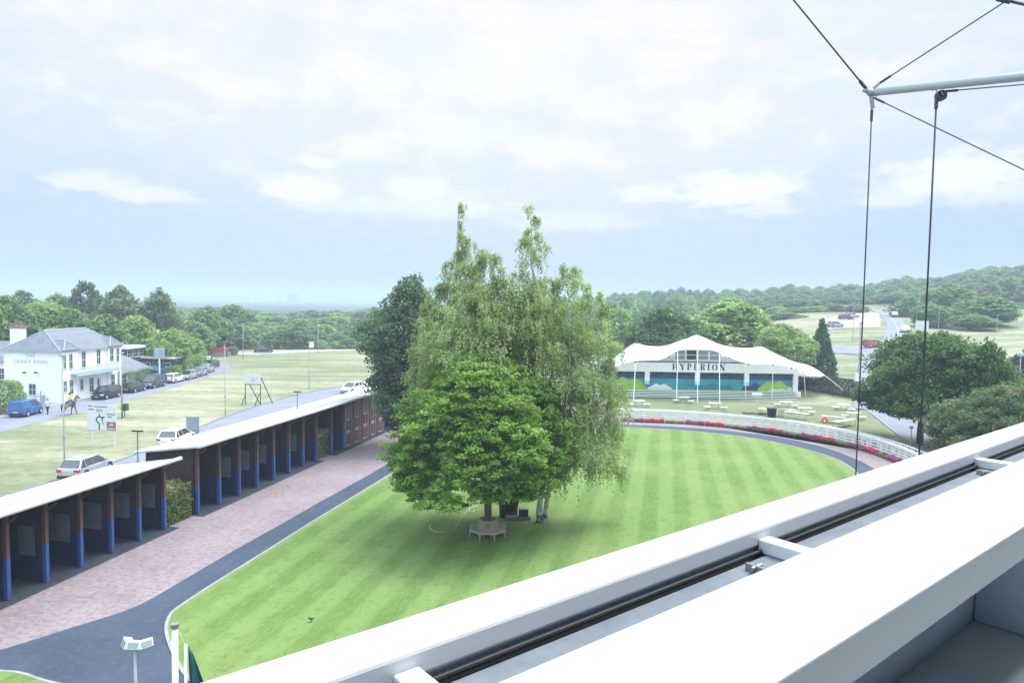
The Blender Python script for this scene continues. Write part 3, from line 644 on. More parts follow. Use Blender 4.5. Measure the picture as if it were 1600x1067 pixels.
def interp(tab, x):
    for (a, ya), (b, yb) in zip(tab, tab[1:]):
        if x <= b: return ya + (yb - ya) * (x - a) / (b - a) if x > a else ya
    return tab[-1][1]

LOOK = {'r1': 'rounded green', 'r2': 'light green broad', 'r3': 'dull green rounded', 'r4': 'tall narrow green', 'r5': 'dark green broad', 'r6': 'tall dull green', 'b1': 'dark green', 'b2': 'light green', 'b3': 'dull green', 'd1': 'dark'}
WOOD = []
ROWS = ['front row', 'second row', 'third row', 'fourth row', 'fifth row', 'sixth row', 'back row']
IT = lambda t: t.replace(' the ', ' ')
def mark(px, tab):
    for lim, t in tab:
        if px < lim: return t
    return tab[-1][1]
LMK = [(330, 'right of the pub'), (385, 'over the red barrier'), (440, 'over the lone black car'), (500, 'over the lamp post'), (600, 'left of the dark tree'), (9999, 'behind the drooping birches')]
RMK = [(990, 'right of the birches'), (1070, 'over the left tent slope'), (1130, 'over the tent centre'), (1200, 'over the right tent peak'), (1260, 'left of the cypress'), (1310, 'over the cypress'), (1360, 'over the car park'), (1420, 'over the hill road'), (1470, 'by the thick rope'), (1530, 'right of the rope'), (9999, 'at the right edge')]
def wood(key, px, yt, D, w, row, what, tab, noun, group, nm_):
    o = tree_px(key, px, yt, D, w, None, noun, group, nm_); WOOD.append((o, px, '%s %s, %s %s %s' % (LOOK[key], noun, ROWS[row], IT(' ' + what).strip(), mark(px, tab)))); return o
ORD = ['leftmost', 'second', 'third', 'fourth', 'fifth', 'sixth', 'seventh', 'eighth']
def name_woods():
    d = {}
    for o, px, l in WOOD: d.setdefault(l, []).append((px, o))
    for l, v in d.items():
        v.sort(key=lambda t: t[0])
        for i, (px, o) in enumerate(v): o['label'] = l if len(v) == 1 else '%s, %s one' % (l, ORD[i] if i < 8 else 'last')

# ---- individual trees behind the public house
PUB = [('r5', 8, 462, 104, 90, 'dark green broad tree rising behind the tall white chimney', 'broadleaf_tree'), ('r2', 62, 470, 108, 95, 'light green tree behind the left half of the slate pub roof', 'broadleaf_tree'),
       ('pine', 137, 440, 128, 52, 'tall dark pine standing above the trees behind the pub roof', 'pine_tree'), ('r3', 190, 447, 122, 75, 'dull green rounded tree just right of the tall dark pine', 'broadleaf_tree'),
       ('r6', 250, 452, 122, 62, 'tall dull green tree above the pub sign, rightmost of the high crowns on the left', 'broadleaf_tree'), ('r1', 112, 478, 106, 85, 'mid green tree behind the ridge of the slate pub roof', 'broadleaf_tree'),
       ('r5', 165, 490, 105, 80, 'dark green tree behind the right end of the slate pub roof', 'broadleaf_tree'), ('r2', 215, 492, 108, 70, 'light green tree between the pub roof and the hanging sign', 'broadleaf_tree'),
       ('light', 267, 513, 97, 68, 'bright green low tree behind the white pub sign', 'broadleaf_tree'), ('light', 297, 526, 128, 46, 'bright green small tree above the parked silver cars', 'broadleaf_tree'),
       ('r1', 300, 500, 158, 80, 'mid green tree left of the bend in the pub road', 'broadleaf_tree'), ('r3', 35, 455, 125, 80, 'greyish green tree on the skyline far left behind the chimney', 'broadleaf_tree'), ('r1', 88, 457, 135, 70, 'hazy green tree on the skyline left of the tall pine', 'broadleaf_tree'), ('r4', 325, 478, 170, 60, 'hazy tree right of the high dull green crown on the left skyline', 'broadleaf_tree'), ('r1', 365, 474, 210, 62, 'rounded hazy tree rising just below the distant white tower blocks', 'broadleaf_tree'),
       ('r1', -35, 460, 110, 110, 'green tree at the left edge behind the low pub wing', 'broadleaf_tree')]
for key, px, yt, D, w, lab, nm_ in PUB: tree_px(key, px, yt, D * (1.24 if px < 255 else 1.30 if px < 290 else 1.08), w, lab, 'tree', 'trees behind the pub', nm_)
# ---- woodland beyond the field (left and centre)
topL = [(-200, 455), (0, 458), (120, 462), (300, 478), (370, 480), (420, 488), (480, 484), (560, 483), (700, 478), (950, 470)]
for ri, (D, dy, x0, x1, step) in enumerate([(196, 38, 330, 640, 36), (210, 30, 300, 700, 34), (228, 22, 280, 720, 38), (255, 13, 240, 760, 36), (300, 7, 200, 800, 38), (370, 4, 150, 900, 36), (470, 2, 150, 950, 40)]):
    px = x0
    while px < x1:
        q = px + rt.uniform(-8, 8); yt = interp(topL, q) + dy * rt.uniform(.6, 1.15) + rt.uniform(-3, 3)
        key = rt.choice(['r1', 'r2', 'r3', 'r4', 'r5', 'r2', 'r6'])
        wood(key, q, yt, D * rt.uniform(.98, 1.03), step * rt.uniform(1.15, 1.6), ri, 'of the wood', LMK, 'tree', 'trees of the wood beyond the field', 'broadleaf_tree')
        px += step * rt.uniform(.85, 1.1)
for px in range(395, 620, 22): wood('b2' if px % 3 else 'b1', px + rt.uniform(-5, 5), 532 + rt.uniform(-5, 4), 192, 34, 0, 'at the field edge', LMK, 'bush', 'bushes at the far field edge', 'bush')
for px in (326, 362): tree_px('b3', px, 546, 172, 22, 'low dull bush %s of the red barrier at the bend' % ('left' if px < 340 else 'right'), 'bush', 'bushes by the red barrier', 'bush')
# ---- trees behind the pavilion and on the down to the right
RT = [('dense', 1038, 479, 122, 112, 'dark round tree behind the left slope of the white tent', 'broadleaf_tree'), ('mid', 1145, 466, 130, 140, 'large light green tree behind the right peak of the white tent', 'broadleaf_tree'),
      ('light', 1224, 505, 116, 84, 'small bright green tree between the tent and the conical cypress', 'broadleaf_tree'), ('cone', 1286, 494, 118, 46, 'dark conical cypress standing alone on the dry grass', 'conifer_tree'),
      ('r2', 965, 480, 150, 70, 'pale green tree seen between the birches and the tent', 'broadleaf_tree'), ('r1', 950, 470, 190, 70, 'hazy tree right behind the birch crown edge', 'broadleaf_tree'),
      ('r4', 1482, 443, 236, 78, 'tall grey-green tree above the thin dark hanging rope', 'broadleaf_tree'), ('r5', 1455, 474, 205, 56, 'dark roadside tree right of the hill road', 'broadleaf_tree'), ('r1', 1546, 462, 215, 84, 'broad green roadside tree on the far right', 'broadleaf_tree'), ('r1', 1518, 490, 200, 60, 'lower green tree left of the broad roadside one', 'broadleaf_tree'), ('b1', 1420, 462, 245, 50, 'bush at the bend right of the hill road', 'bush')]
for key, px, yt, D, w, lab, nm_ in RT: tree_px(key, px, yt, D, w, lab, 'bush' if nm_ == 'bush' else 'tree', None, nm_)
tree_px('b3', 1308, 474, 262, 26, 'dark small bush above the car park, left one of two', 'bush', None, 'bush'); tree_px('b3', 1338, 474, 262, 34, 'dark wider bush above the car park, right one of two', 'bush', None, 'bush')
topR = [(880, 464), (940, 460), (1000, 452), (1050, 450), (1120, 451), (1180, 450), (1230, 442), (1270, 447), (1325, 439), (1345, 446), (1390, 433), (1450, 432), (1500, 424), (1560, 414), (1700, 410)]
for ri, (D, dy, x0, x1, step) in enumerate([(310, 28, 1400, 1660, 30), (330, 22, 1180, 1660, 28), (345, 15, 930, 1660, 30), (375, 9, 900, 1680, 28), (420, 3, 880, 1700, 26), (480, 0, 880, 1700, 26)]):
    px = x0
    while px < x1:
        q = px + rt.uniform(-6, 6); yt = interp(topR, q) + dy * rt.uniform(.7, 1.15) + rt.uniform(-2, 3)
        wood(rt.choice(['r1', 'r5', 'r3', 'r4', 'r6']), q, yt, D * rt.uniform(.98, 1.02), step * rt.uniform(1.15, 1.7), ri, 'of the hill wood', RMK, 'tree', 'trees of the wood on the hill crest', 'broadleaf_tree')
        px += step * rt.uniform(.85, 1.1)
for ri, (D, y0_, x0, x1, step) in enumerate([(290, 470, 950, 1300, 26), (262, 482, 960, 1290, 26), (235, 493, 960, 1250, 30), (200, 505, 950, 1180, 34)]):
    px = x0
    while px < x1:
        wood(rt.choice(['b1', 'b2', 'b3', 'b1']), px + rt.uniform(-6, 6), y0_ + rt.uniform(-5, 5) - (0 if px > 1180 else 3), D, step * rt.uniform(1.1, 1.9), 3 - ri, 'of the slope scrub', RMK, 'bush', 'scrub bushes on the slope', 'bush'); px += step
for px in (1560, 1590, 1600): wood('b3', px + rt.uniform(-5, 5), 476 + rt.uniform(-3, 5), 300, 40, 0, 'below the hill wood', RMK, 'bush', 'scrub below the hill wood', 'bush')
name_woods()

# ---- the hornbeam in front
def hero(name, loc, profs, m, leaf, bark, label, trunk, ncl, nl, cs, flat, seed, cat='tree', up=.45, lump=.2, shell=.3, elong=1.6, limbn=40, offset=(0, 0), lf=.9):
    o = empty(name, loc, 0, label, cat); P, t, C = crown_points(seed, profs, max(p[1] for p in profs), ncl, nl, cs, flat, shell, lump, lf)
    P = P + np.array([offset[0], offset[1], 0]); C = C + np.array([offset[0], offset[1], 0])
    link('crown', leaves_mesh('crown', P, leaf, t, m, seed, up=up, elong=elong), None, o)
    tb = MB()
    for pts, r in trunk: tb.tube(pts, r, 10, cap=False)
    limbs(tb, C, profs[0][0] + .3, trunk[0][1][0], seed, limbn, offset); tb.build('trunk', bark, o, smooth=True); return o
hb = G(762, 836)
hero('hornbeam_tree', hb, [(2.75, 3.0), (3.0, 4.3), (3.5, 4.9), (4.5, 5.05), (5.4, 4.9), (6.6, 4.5), (7.7, 3.9), (8.6, 3.1), (9.4, 2.1), (10.1, .8)], ML_horn, .125, M_bark,
     'round bright green tree with a circular bench about its trunk', [([(0, 0, -.1), (.02, 0, .5), (0, 0, 1.4), (-.05, 0, 2.6), (.1, 0, 5.5)], [.30, .23, .21, .2, .08])], 2500, 42, .40, .42, 101, lump=.17, shell=.22, up=.5, offset=(-.55, 0), lf=1.4)
# ---- birches: stems with hanging strands
def strands(spires, seed, n, per, wob=.055):
    """spires: (x, y, z0, z1, r, density); branches arch out of each stem and leafy strings hang from them"""
    g = np.random.default_rng(seed); Pl = []; T_ = []; BR = []
    tot = sum(s[4] * (s[3] - s[2]) * s[5] for s in spires)
    for (sx, sy, z0, z1, r, dens) in spires:
        k_ = max(30, int(n * dens * r * (z1 - z0) / tot)); nb = max(10, k_ // 16)
        uu = np.linspace(0, 1, 100); pw_ = np.interp(uu, [0, .2, .5, .75, .9, 1], [.85, 1, .95, .72, .45, .14]); ub = g.choice(uu, nb, p=pw_ / pw_.sum()); zb = z0 + (z1 - z0) * ub; rb = np.interp(ub, uu, pw_) * r * g.uniform(.5, 1.25, nb)
        th = g.uniform(0, 2 * np.pi, nb); tb_ = .45 + .2 * g.normal(size=nb); rise = g.uniform(.05, .5, nb) * rb * (1 - .5 * ub)
        for i in range(min(nb, 26)): BR.append((sx, sy, zb[i], th[i], rb[i], rise[i]))
        ib = g.integers(0, nb, k_); f0 = g.uniform(.12, 1, k_) ** .7; dth = th[ib] + g.normal(0, .16, k_) ; rr = rb[ib] * f0
        base = np.stack([sx + rr * np.cos(dth), sy + rr * np.sin(dth), zb[ib] + rise[ib] * np.sin(f0 * 2.4)], 1) + g.normal(size=(k_, 3)) * .07
        ln = g.uniform(.35, 1.7, k_) * np.interp(ub[ib], [0, .6, 1], [1.15, .95, .75]) * (.5 + .5 * f0); tn = tb_[ib] + .07 * g.normal(size=k_)
        sway = g.normal(0, .10, (k_, 2))
        for j in range(per):
            f = (j + g.uniform(0, 1, k_)) / per; q = base + g.normal(size=(k_, 3)) * wob; q[:, 2] -= ln * f; q[:, 0] += (np.cos(dth) * .16 + sway[:, 0]) * f; q[:, 1] += (np.sin(dth) * .16 + sway[:, 1]) * f
            Pl.append(q); T_.append(tn + .10 * g.normal(size=k_))
    return np.concatenate(Pl), np.concatenate(T_), BR
def birch(loc, spires, seed, n, per, leaf, label, trunks, m=ML_birch, bark=None):
    o = empty('birch_tree', loc, 0, label, 'tree'); P, t, BR = strands(spires, seed, n, per)
    link('crown', leaves_mesh('crown', P, leaf, t, m, seed, up=.25, elong=1.5, droop=1.2, aspect=.5), None, o)
    g = random.Random(seed); bk = bark or M_birch
    for tr in trunks:
        tb = MB(); tb.tube(tr[0], tr[1], 9, cap=False); tb.build('trunk', bk, o, smooth=True)
    tb = MB()
    for s in spires:
        sx, sy, z0, z1, r = s[:5]
        ref = trunks[0][0][-1]; st = Vector((ref[0] * .6 + sx * .3, ref[1], max(2.5, z0)))
        tb.tube([st, (sx * .9, sy, z0 + (z1 - z0) * .35), (sx + .1, sy, z0 + (z1 - z0) * .62), (sx, sy, z0 + (z1 - z0) * .86)], [.10, .07, .035, .008], 6, cap=False)
    for (sx, sy, z, th, rr, ri) in BR:
        c_, s_ = math.cos(th), math.sin(th); tb.tube([(sx, sy, z - .3), (sx + c_ * rr * .45, sy + s_ * rr * .45, z + ri * .9), (sx + c_ * rr, sy + s_ * rr, z + ri * .6)], [.032, .02, .006], 4, cap=False)
    tb.build('limb', mat('grey_white_limb', (.30, .29, .26), .8, (.42, .40, .37), 6), o, smooth=True); return o
def lz(px, py, base, dyy=0):      # local coordinates, relative to a tree base, of a point seen at px,py and dyy metres behind the base
    p = at(px, py, base.y + dyy); return p.x - base.x, dyy, p.z
def spire(base, px, ytop, ybot, wpx, dyy=0, dens=1.0):
    x, y, z1 = lz(px, ytop, base, dyy); _, _, z0 = lz(px, ybot, base, dyy); return (x, y, z0, z1, wpx * (base.y + dyy) / F / 2, dens)
bb = G(846, 816)
sp_a = [spire(bb, 829, 310, 470, 50, 0, .6), spire(bb, 832, 345, 640, 110, .4, .8), spire(bb, 868, 375, 690, 130, 1.0, .8), spire(bb, 905, 412, 735, 120, 0, .85), spire(bb, 936, 455, 748, 100, -.6, .9), spire(bb, 958, 520, 742, 64, .3, .8), spire(bb, 890, 470, 748, 170, -1.4, .9), spire(bb, 850, 420, 640, 190, 1.5, .7)]
birch(bb, sp_a, 31, 5600, 18, .095, 'drooping birch with twin black and white trunks right of the round tree',
      [([(-.12, 0, -.1), (-.16, 0, .6), (-.02, .05, 2.2), (.05, .1, 4.6), (.1, .2, 8)], [.21, .18, .15, .13, .07]), ([(.22, .05, -.1), (.22, .05, .6), (.42, .1, 2.2), (.75, .3, 5), (1.2, .5, 8)], [.20, .15, .13, .11, .06])])
bc = G(796, 808)
sp_b = [spire(bc, 716, 310, 450, 46, 1.5, .6), spire(bc, 724, 350, 600, 90, 1.3, .75), spire(bc, 782, 352, 640, 130, .3, .8), spire(bc, 752, 385, 640, 130, 0, .8), spire(bc, 700, 425, 640, 120, .6, .85), spire(bc, 672, 465, 620, 90, 0, .8), spire(bc, 820, 400, 640, 150, -.5, .7), spire(bc, 735, 450, 640, 190, -1.2, .8), spire(bc, 658, 520, 620, 64, -.5, .8), spire(bc, 765, 420, 650, 210, -1.2, .7)]
birch(bc, sp_b, 32, 6000, 18, .095, 'tall drooping tree with a forked dark trunk behind the round tree',
      [([(-.25, 0, -.1), (-.35, 0, .7), (-.75, 0, 2.2), (-1.0, 0, 4.5), (-1.4, .3, 8)], [.36, .30, .27, .22, .1]), ([(.15, 0, -.1), (.2, 0, .6), (.48, 0, 2.2), (.6, 0, 4.5), (.2, .2, 8)], [.36, .30, .26, .22, .1])], bark=M_dbark)
# ---- dark tree standing behind, to the left of the birches
dk = G(628, 700)
hero('broadleaf_tree', dk, [(1.6, 2.2), (3.2, 3.2), (5, 3.6), (8, 3.9), (11, 3.5), (13, 2.4), (14.4, 1.2), (15.2, .3)], ML_dark, .19, M_dbark, 'dark blue-green tree standing behind the end of the long stable roof',
     [([(0, 0, -.1), (0, 0, 2), (.2, 0, 6), (.1, 0, 12)], [.35, .3, .22, .06])], 1300, 30, .75, .7, 103, lump=.26, shell=.35, up=.2, offset=(.7, 0))
# ---- right hand trees
mb_ = Vector((34.9, 62.5, 0)) if False else G(1437, 694)
hero('maple_tree', mb_, [(3.0, 2.6), (3.4, 4.8), (4.2, 6.4), (5.6, 6.5), (7.2, 6.0), (8.6, 4.9), (9.9, 3.1), (10.7, 1.2)], ML_maple, .21, M_dbark, 'broad deep green tree with a dark trunk beside the picnic table',
     [([(0, 0, -.1), (0, 0, 1.2), (.1, 0, 3), (.2, 0, 7)], [.34, .30, .27, .1])], 1500, 36, .85, .6, 104, lump=.22, shell=.28, up=.35, offset=(.4, 0), lf=1.3)
sb = G(1582, 745)
hero('thorn_tree', sb, [(.4, 3.2), (1.2, 5.4), (2.4, 6.1), (3.8, 5.9), (5.2, 4.8), (6.4, 3.0), (7.1, 1.2)], ML_shrub, .15, M_dbark, 'spreading dull green tree behind the white parapet at the right edge',
     [([(0, 0, -.1), (0, 0, 1.2), (.1, 0, 3), (.2, 0, 5)], [.3, .25, .2, .06])], 1500, 40, .6, .6, 105, lump=.2, shell=.3, up=.3, offset=(0, 0), lf=1.3)
tree_px('dense', 1548, 528, 74, 70, 'dark green tree between the broad deep green tree and the lamp posts', 'tree', None, 'broadleaf_tree')
P_, t_, C_ = crown_points(77, [(.3, 1.5), (1.5, 2.6), (3.5, 2.9), (5.2, 2.2), (6.6, .9), (7.3, .2)], 3, 420, 22, .55, .8, .35, .25)
sl = empty('silvery_shrub', (*at(1560, 560, 84).to_2d(), 0), 0, 'silvery grey open shrub with arching twigs left of the globe lamp post', 'shrub'); link('crown', leaves_mesh('crown', P_, .16, t_, ML_silver, 4, up=.2, elong=1.8, aspect=.4), None, sl)
tb = MB(); limbs(tb, C_, .1, .2, 3, 30); tb.tube([(0, 0, -.1), (0, 0, 2)], [.12, .06], 6); tb.build('stem', M_dbark, sl)
P_, t_, C_ = crown_points(78, [(.3, 1.8), (1.5, 2.8), (4, 3.0), (6.4, 2.4), (7.6, .9), (8, .2)], 3, 700, 22, .6, .7, .3, .2)
pt = empty('purple_tree', (*at(1606, 560, 88).to_2d(), 0), 0, 'dark purple-leaved tree cut by the right edge above the parapet', 'tree'); link('crown', leaves_mesh('crown', P_, .24, t_, ML_purple, 4, up=.3), None, pt)
tb = MB(); limbs(tb, C_, .1, .2, 3, 20); tb.tube([(0, 0, -.1), (0, 0, 3)], [.2, .1], 6); tb.build('trunk', M_dbark, pt)

# ---- hedges and clipped bushes made of leaves
def hedge(name, loc, rz, L_, W_, H_, m, leaf, n, label, cat, seed, rough=.12, tip=True, group=None):
    g = np.random.default_rng(seed); o = empty(name, loc, rz, label, cat, group)
    a = np.array([L_ * H_ * 2, W_ * H_ * 2, L_ * W_]); a /= a.sum(); side = g.choice(3, n, p=a); u = g.uniform(-.5, .5, (n, 3)); sg = g.choice([-1, 1], n) * .5
    u[side == 0, 1] = sg[side == 0]; u[side == 1, 0] = sg[side == 1]; u[side == 2, 2] = .5
    q = np.abs(u[:, :2]).max(1); sph = u / np.maximum(np.linalg.norm(u, axis=1), 1e-6)[:, None] * .56; u = u * .8 + sph * .2
    P = u * np.array([L_, W_, H_]) + np.array([0, 0, H_ / 2]); P *= (1 + (rough * vnoise(u * 6, .8, seed + 1)))[:, None]; P += g.normal(size=(n, 3)) * .05
    inner = g.uniform(-.42, .42, (n // 3, 3)) * np.array([L_, W_, H_]) + np.array([0, 0, H_ / 2]); P = np.concatenate([P, inner]); P[:, 2] = np.maximum(P[:, 2], .03)
    t = .42 + .2 * g.normal(size=len(P)) + .25 * vnoise(P * 1.6, 1.2, seed + 3)
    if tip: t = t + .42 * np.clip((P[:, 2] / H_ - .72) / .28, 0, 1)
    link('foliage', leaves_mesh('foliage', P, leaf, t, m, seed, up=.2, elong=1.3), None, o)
    tb = MB()
    for i in range(max(3, int(L_ * 2))):
        x = -L_ / 2 + L_ * (i + .5) / max(3, int(L_ * 2)); tb.tube([(x, 0, 0), (x + .1, .05, H_ * .4), (x - .05, 0, H_ * .75)], [.04, .03, .015], 5)
    tb.build('stem', M_dbark, o); return o
hedge('clipped_bush', stw(-1.15, 10.85, 0), -AZR, 2.1, 2.0, 2.15, ML_hedge, .11, 7000, 'clipped leafy bush with pinkish top in the gap between the two stable roofs', 'bush', 1)
hedge('clipped_bush', stw(-.95, 28.3, 0), -AZR, 1.7, 1.7, 2.1, ML_hedge, .11, 4500, 'clipped leafy bush under the long stable roof, between the open stalls and the brown doors', 'bush', 2)
# ------------------------------------------------------------------ balcony where the camera stands
k = NB('white_powder_coat'); p = k.obj(); n1 = k.noise(p, .9, 4, .6); n2 = k.noise(k.mapping(p, scale=(.6, 5, 1)), 4, 6, .75); n3 = k.noise(p, 55, 3, .6)
c = k.mix(n1, (.74, .76, .79), (.67, .69, .725)); c = k.mix(k.ramp(n2, [(.56, (0, 0, 0)), (.78, (.35, .35, .35))]), c, (.50, .50, .48)); c = k.mix(k.ramp(n3, [(.70, (0, 0, 0)), (.76, (.5, .5, .5))]), c, (.36, .34, .30))
k.put(k.b.inputs['Base Color'], c); k.b.inputs['Roughness'].default_value = .35; M_parapet = k.m
M_shadeface = mat('shade_tinted_white_steel', (.56, .67, .84), .6, (.63, .73, .88), 5, coords='World', bump=.15, bscale=25)  # white paint with the blue of the shade mixed into its colour
M_gasket = mat('black_rubber_gasket', (.018, .022, .022), .6)
M_steel = mat('dull_steel', (.35, .36, .37), .4, metal=.8)
k = NB('stained_grey_ledge'); p = k.pos(); n1 = k.noise(p, 6, 5, .7); n2 = k.noise(p, 30, 4, .7)
c = k.mix(k.ramp(n1, [(.35, (0, 0, 0)), (.7, (1, 1, 1))]), (.13, .16, .19), (.20, .23, .26)); c = k.mix(k.ramp(n2, [(.58, (0, 0, 0)), (.72, (.8, .8, .8))]), c, (.20, .17, .15)); k.put(k.b.inputs['Base Color'], c); k.b.inputs['Roughness'].default_value = .7
M_stain = k.m
M_bfloor = mat('grey_green_floor_coating', (.60, .68, .72), .6, (.70, .77, .79), 1.6, detail=6, coords='World', bump=.1, bscale=50)
M_glass0 = mat('dark_stand_glass', (.04, .05, .06), .1)
RB = math.pi / 2 - R(50.8); bal = empty('balcony_parapet', (0, 0, H), RB, 'white metal balcony parapet with a wide inner ledge crossing the lower right', 'parapet')
BU = Vector((math.sin(R(50.8)), math.cos(R(50.8)), 0)); BN = Vector((-BU.y, BU.x, 0))
def bl(px, py, d=None, h=None):      # local coordinates on the plane at distance d, or at depth h below the eye
    r_ = ray_px(px, py); t = d / r_.dot(BN) if d is not None else -h / r_.z; p = r_ * t; return Vector((p.dot(BU), p.dot(BN), p.z))
MB().box(-4, 17, 1.578, 1.771, -1.03, -.95).build('outer_rail', M_parapet, bal, bevel=.012)
MB().box(-4, 17, .836, 1.247, -1.045, -.90).build('inner_ledge', M_parapet, bal, bevel=.006)
MB().box(-4, 17, 1.05, 1.538, -1.30, -1.055).build('lower_ledge', M_stain, bal)
MB().box(-4, 17, 1.60, 1.74, -2.2, -1.032).build('outer_panel', M_shadeface, bal)
mb = MB(); mb.tube([(-4, 1.562, -1.044), (17, 1.562, -1.044)], .009, 8); mb.build('glazing_gasket', M_gasket, bal)
mb = MB(); mb.box(-4, 17, 1.5385, 1.599, -1.115, -1.075); mb.build('glazing_channel', M_gasket, bal)
MB().box(-4, 17, 1.246, 1.40, -1.78, -1.30).build('parapet_wall', M_shadeface, bal)
MB().box(-4, 17, 1.20, 1.246, -1.30, -1.045).build('ledge_support', M_shadeface, bal)
for px, py in ((1232, 862), (1575, 727), (640, 1100)):
    c = bl(px, py, h=1.0); x = c.x
    b = MB().box(x + .03, x + .11, 1.248, 1.577, -1.054, -.995).build('bracket', M_parapet, bal, bevel=.006)
    q = MB(); q.box(x - .19, x - .175, 1.42, 1.50, -1.054, -1.025); q.tube([(x - .21, 1.46, -1.035), (x - .14, 1.46, -1.035)], .010, 8); q.build('clamp', M_steel, bal)
s0 = bl(1520, 965, d=1.246).x
MB().box(s0, s0 + 1.4, .93, 1.244, -1.70, -1.06).build('corner_pier', M_shadeface, bal, bevel=.01)
tag(link('balcony_floor', (lambda me: me)(MB().box(-4, 17, -2.5, 1.245, -1.9, -1.70).build('tmp', M_bfloor).data)), kind='structure')
bpy.data.objects.remove(bpy.data.objects['tmp']); bf = bpy.data.objects['balcony_floor']; bf.location = (0, 0, H); bf.rotation_euler = (0, 0, RB)

# the stand the balcony belongs to, behind the camera
gs = empty('grandstand', (0, 0, 0), RB, 'tall grandstand front with glazed storeys behind the white balcony', 'building')
MB().box(-30, 45, -9, -2.6, 0, 11.1).build('lower_wall', mat('stand_grey_wall', (.16, .17, .19), .7), gs); MB().box(-30, 45, -9, -3.6, 11.1, 17.5).build('upper_wall', MATS['stand_grey_wall'], gs)
for i in range(14): MB().box(-28 + i * 5.2, -23.4 + i * 5.2, -3.6, -3.5, 11.6, 16.5).build('window', M_glass0, gs)
MB().box(-30, 45, -3.599, .2, 15.7, 15.9).build('unseen_shade_canopy', mat('stand_roof', (.5, .5, .52), .6), gs); MB().box(-30, 45, -9.5, -3.0, 17.5, 17.9).build('roof', mat('stand_roof', (.5, .5, .52), .6), gs)  # canopy added out of view to shade the balcony faces and floor

# ------------------------------------------------------------------ boom, pulley and ropes
M_boom = mat('pale_grey_tube', (.42, .46, .52), .4); M_rope = mat('dark_steel_rope', (.045, .05, .06), .5); M_pul = mat('dark_pulley', (.05, .055, .07), .4)
node = at(1361, 145, 9.0)
bm_ = empty('awning_boom', node, 0, 'pale grey boom reaching in from the upper right with a metal end fitting', 'boom')
e = at(1700, 109, 8.4) - node; far_ = e * 2.2
mb = MB(); mb.tube([(0.02, 0, 0), far_], [.046, .075], 14); mb.build('boom_tube', M_boom, bm_, smooth=True)
mb = MB(); mb.ball((0, 0, 0), .055, .05, .05); mb.bar((-.10, 0, .03), (.09, 0, -.03), .05, .03); mb.bar((.0, 0, -.02), (.03, 0, -.2), .04, .03); mb.bar((.0, 0, .02), (.10, 0, .12), .05, .03); mb.build('end_fitting', mat('galvanised_fitting', (.30, .33, .38), .45, metal=.3), bm_)
def rope(a, b, r, label, m=M_rope, sag=0):
    a = Vector(a); b = Vector(b); o = empty('rope', a, 0, label, 'rope'); d = b - a
    mb = MB(); mb.tube([d * (i / 8) - Vector((0, 0, sag * 4 * (i / 8) * (1 - i / 8))) for i in range(9)], r, 6); mb.build('strand', m, o, smooth=True)
    f = MB(); f.tube([d.normalized() * .02, d.normalized() * .16], r * 2.0, 6); f.build('end_ferrule', M_pul, o); return o
def beyond(a, b, k_): return a + (b - a) * k_
rope(node + Vector((-.05, 0, .03)), beyond(node, at(1180, -75, 8.6), 2.5), .010, 'dark steel rope running from the boom tip to the upper left edge')
rope(node + Vector((.09, 0, .11)), at(1569, 4, 8.0), .008, 'dark steel rope rising from the boom tip to the upper right corner')
rope(node + Vector((.03, 0, -.06)), beyond(node, at(1700, 310, 7.4), 2.0), .008, 'thin rope running from the boom tip down to the right edge of the sky')
gp = node.copy(); gp.z = 0
rope(node + Vector((.02, 0, -.2)), (node.x + .02, node.y, 0.02), .0085, 'thin grey rope hanging from the boom tip down past the tent')
rope(at(1555, -3, 8.0), beyond(at(1555, -3, 8.0), at(1680, 26, 7.8), 6), .018, 'thick dark cable cutting the upper right corner')
pu = at(1470, 150, 8.85)
pl = empty('pulley_block', pu, 0, 'dark pulley hanging under the pale boom by a small hook', 'pulley')
mb = MB(); mb.tube([(0, -.03, 0), (0, .03, 0)], .066, 16); mb.build('sheave', M_pul, pl); mb = MB(); mb.bar((-.03, -.037, .05), (.0, -.037, -.01), .03, .010); mb.build('cheek_plate', M_steel, pl); mb = MB(); mb.bar((-.03, .037, .05), (.0, .037, -.01), .03, .010); mb.build('cheek_plate', M_steel, pl)
mb = MB(); mb.tube([(-.03, 0, .03), (-.07, 0, .075), (-.11, 0, .065), (-.13, 0, .10), (-.11, 0, .135), (-.08, 0, .10)], .007, 6); mb.build('hook', M_steel, pl)
rope(pu + Vector((-.052, 0, 0)), (pu.x - .052, pu.y, .02), .011, 'thicker dark rope hanging straight down from the pulley past the broad deep green tree')
rope(pu + Vector((.03, 0, .055)), beyond(pu, at(1700, 128, 8.3), 2.6), .009, 'grey rope running from the pulley to the right edge just below the boom', mat('grey_rope', (.2, .22, .27), .6))

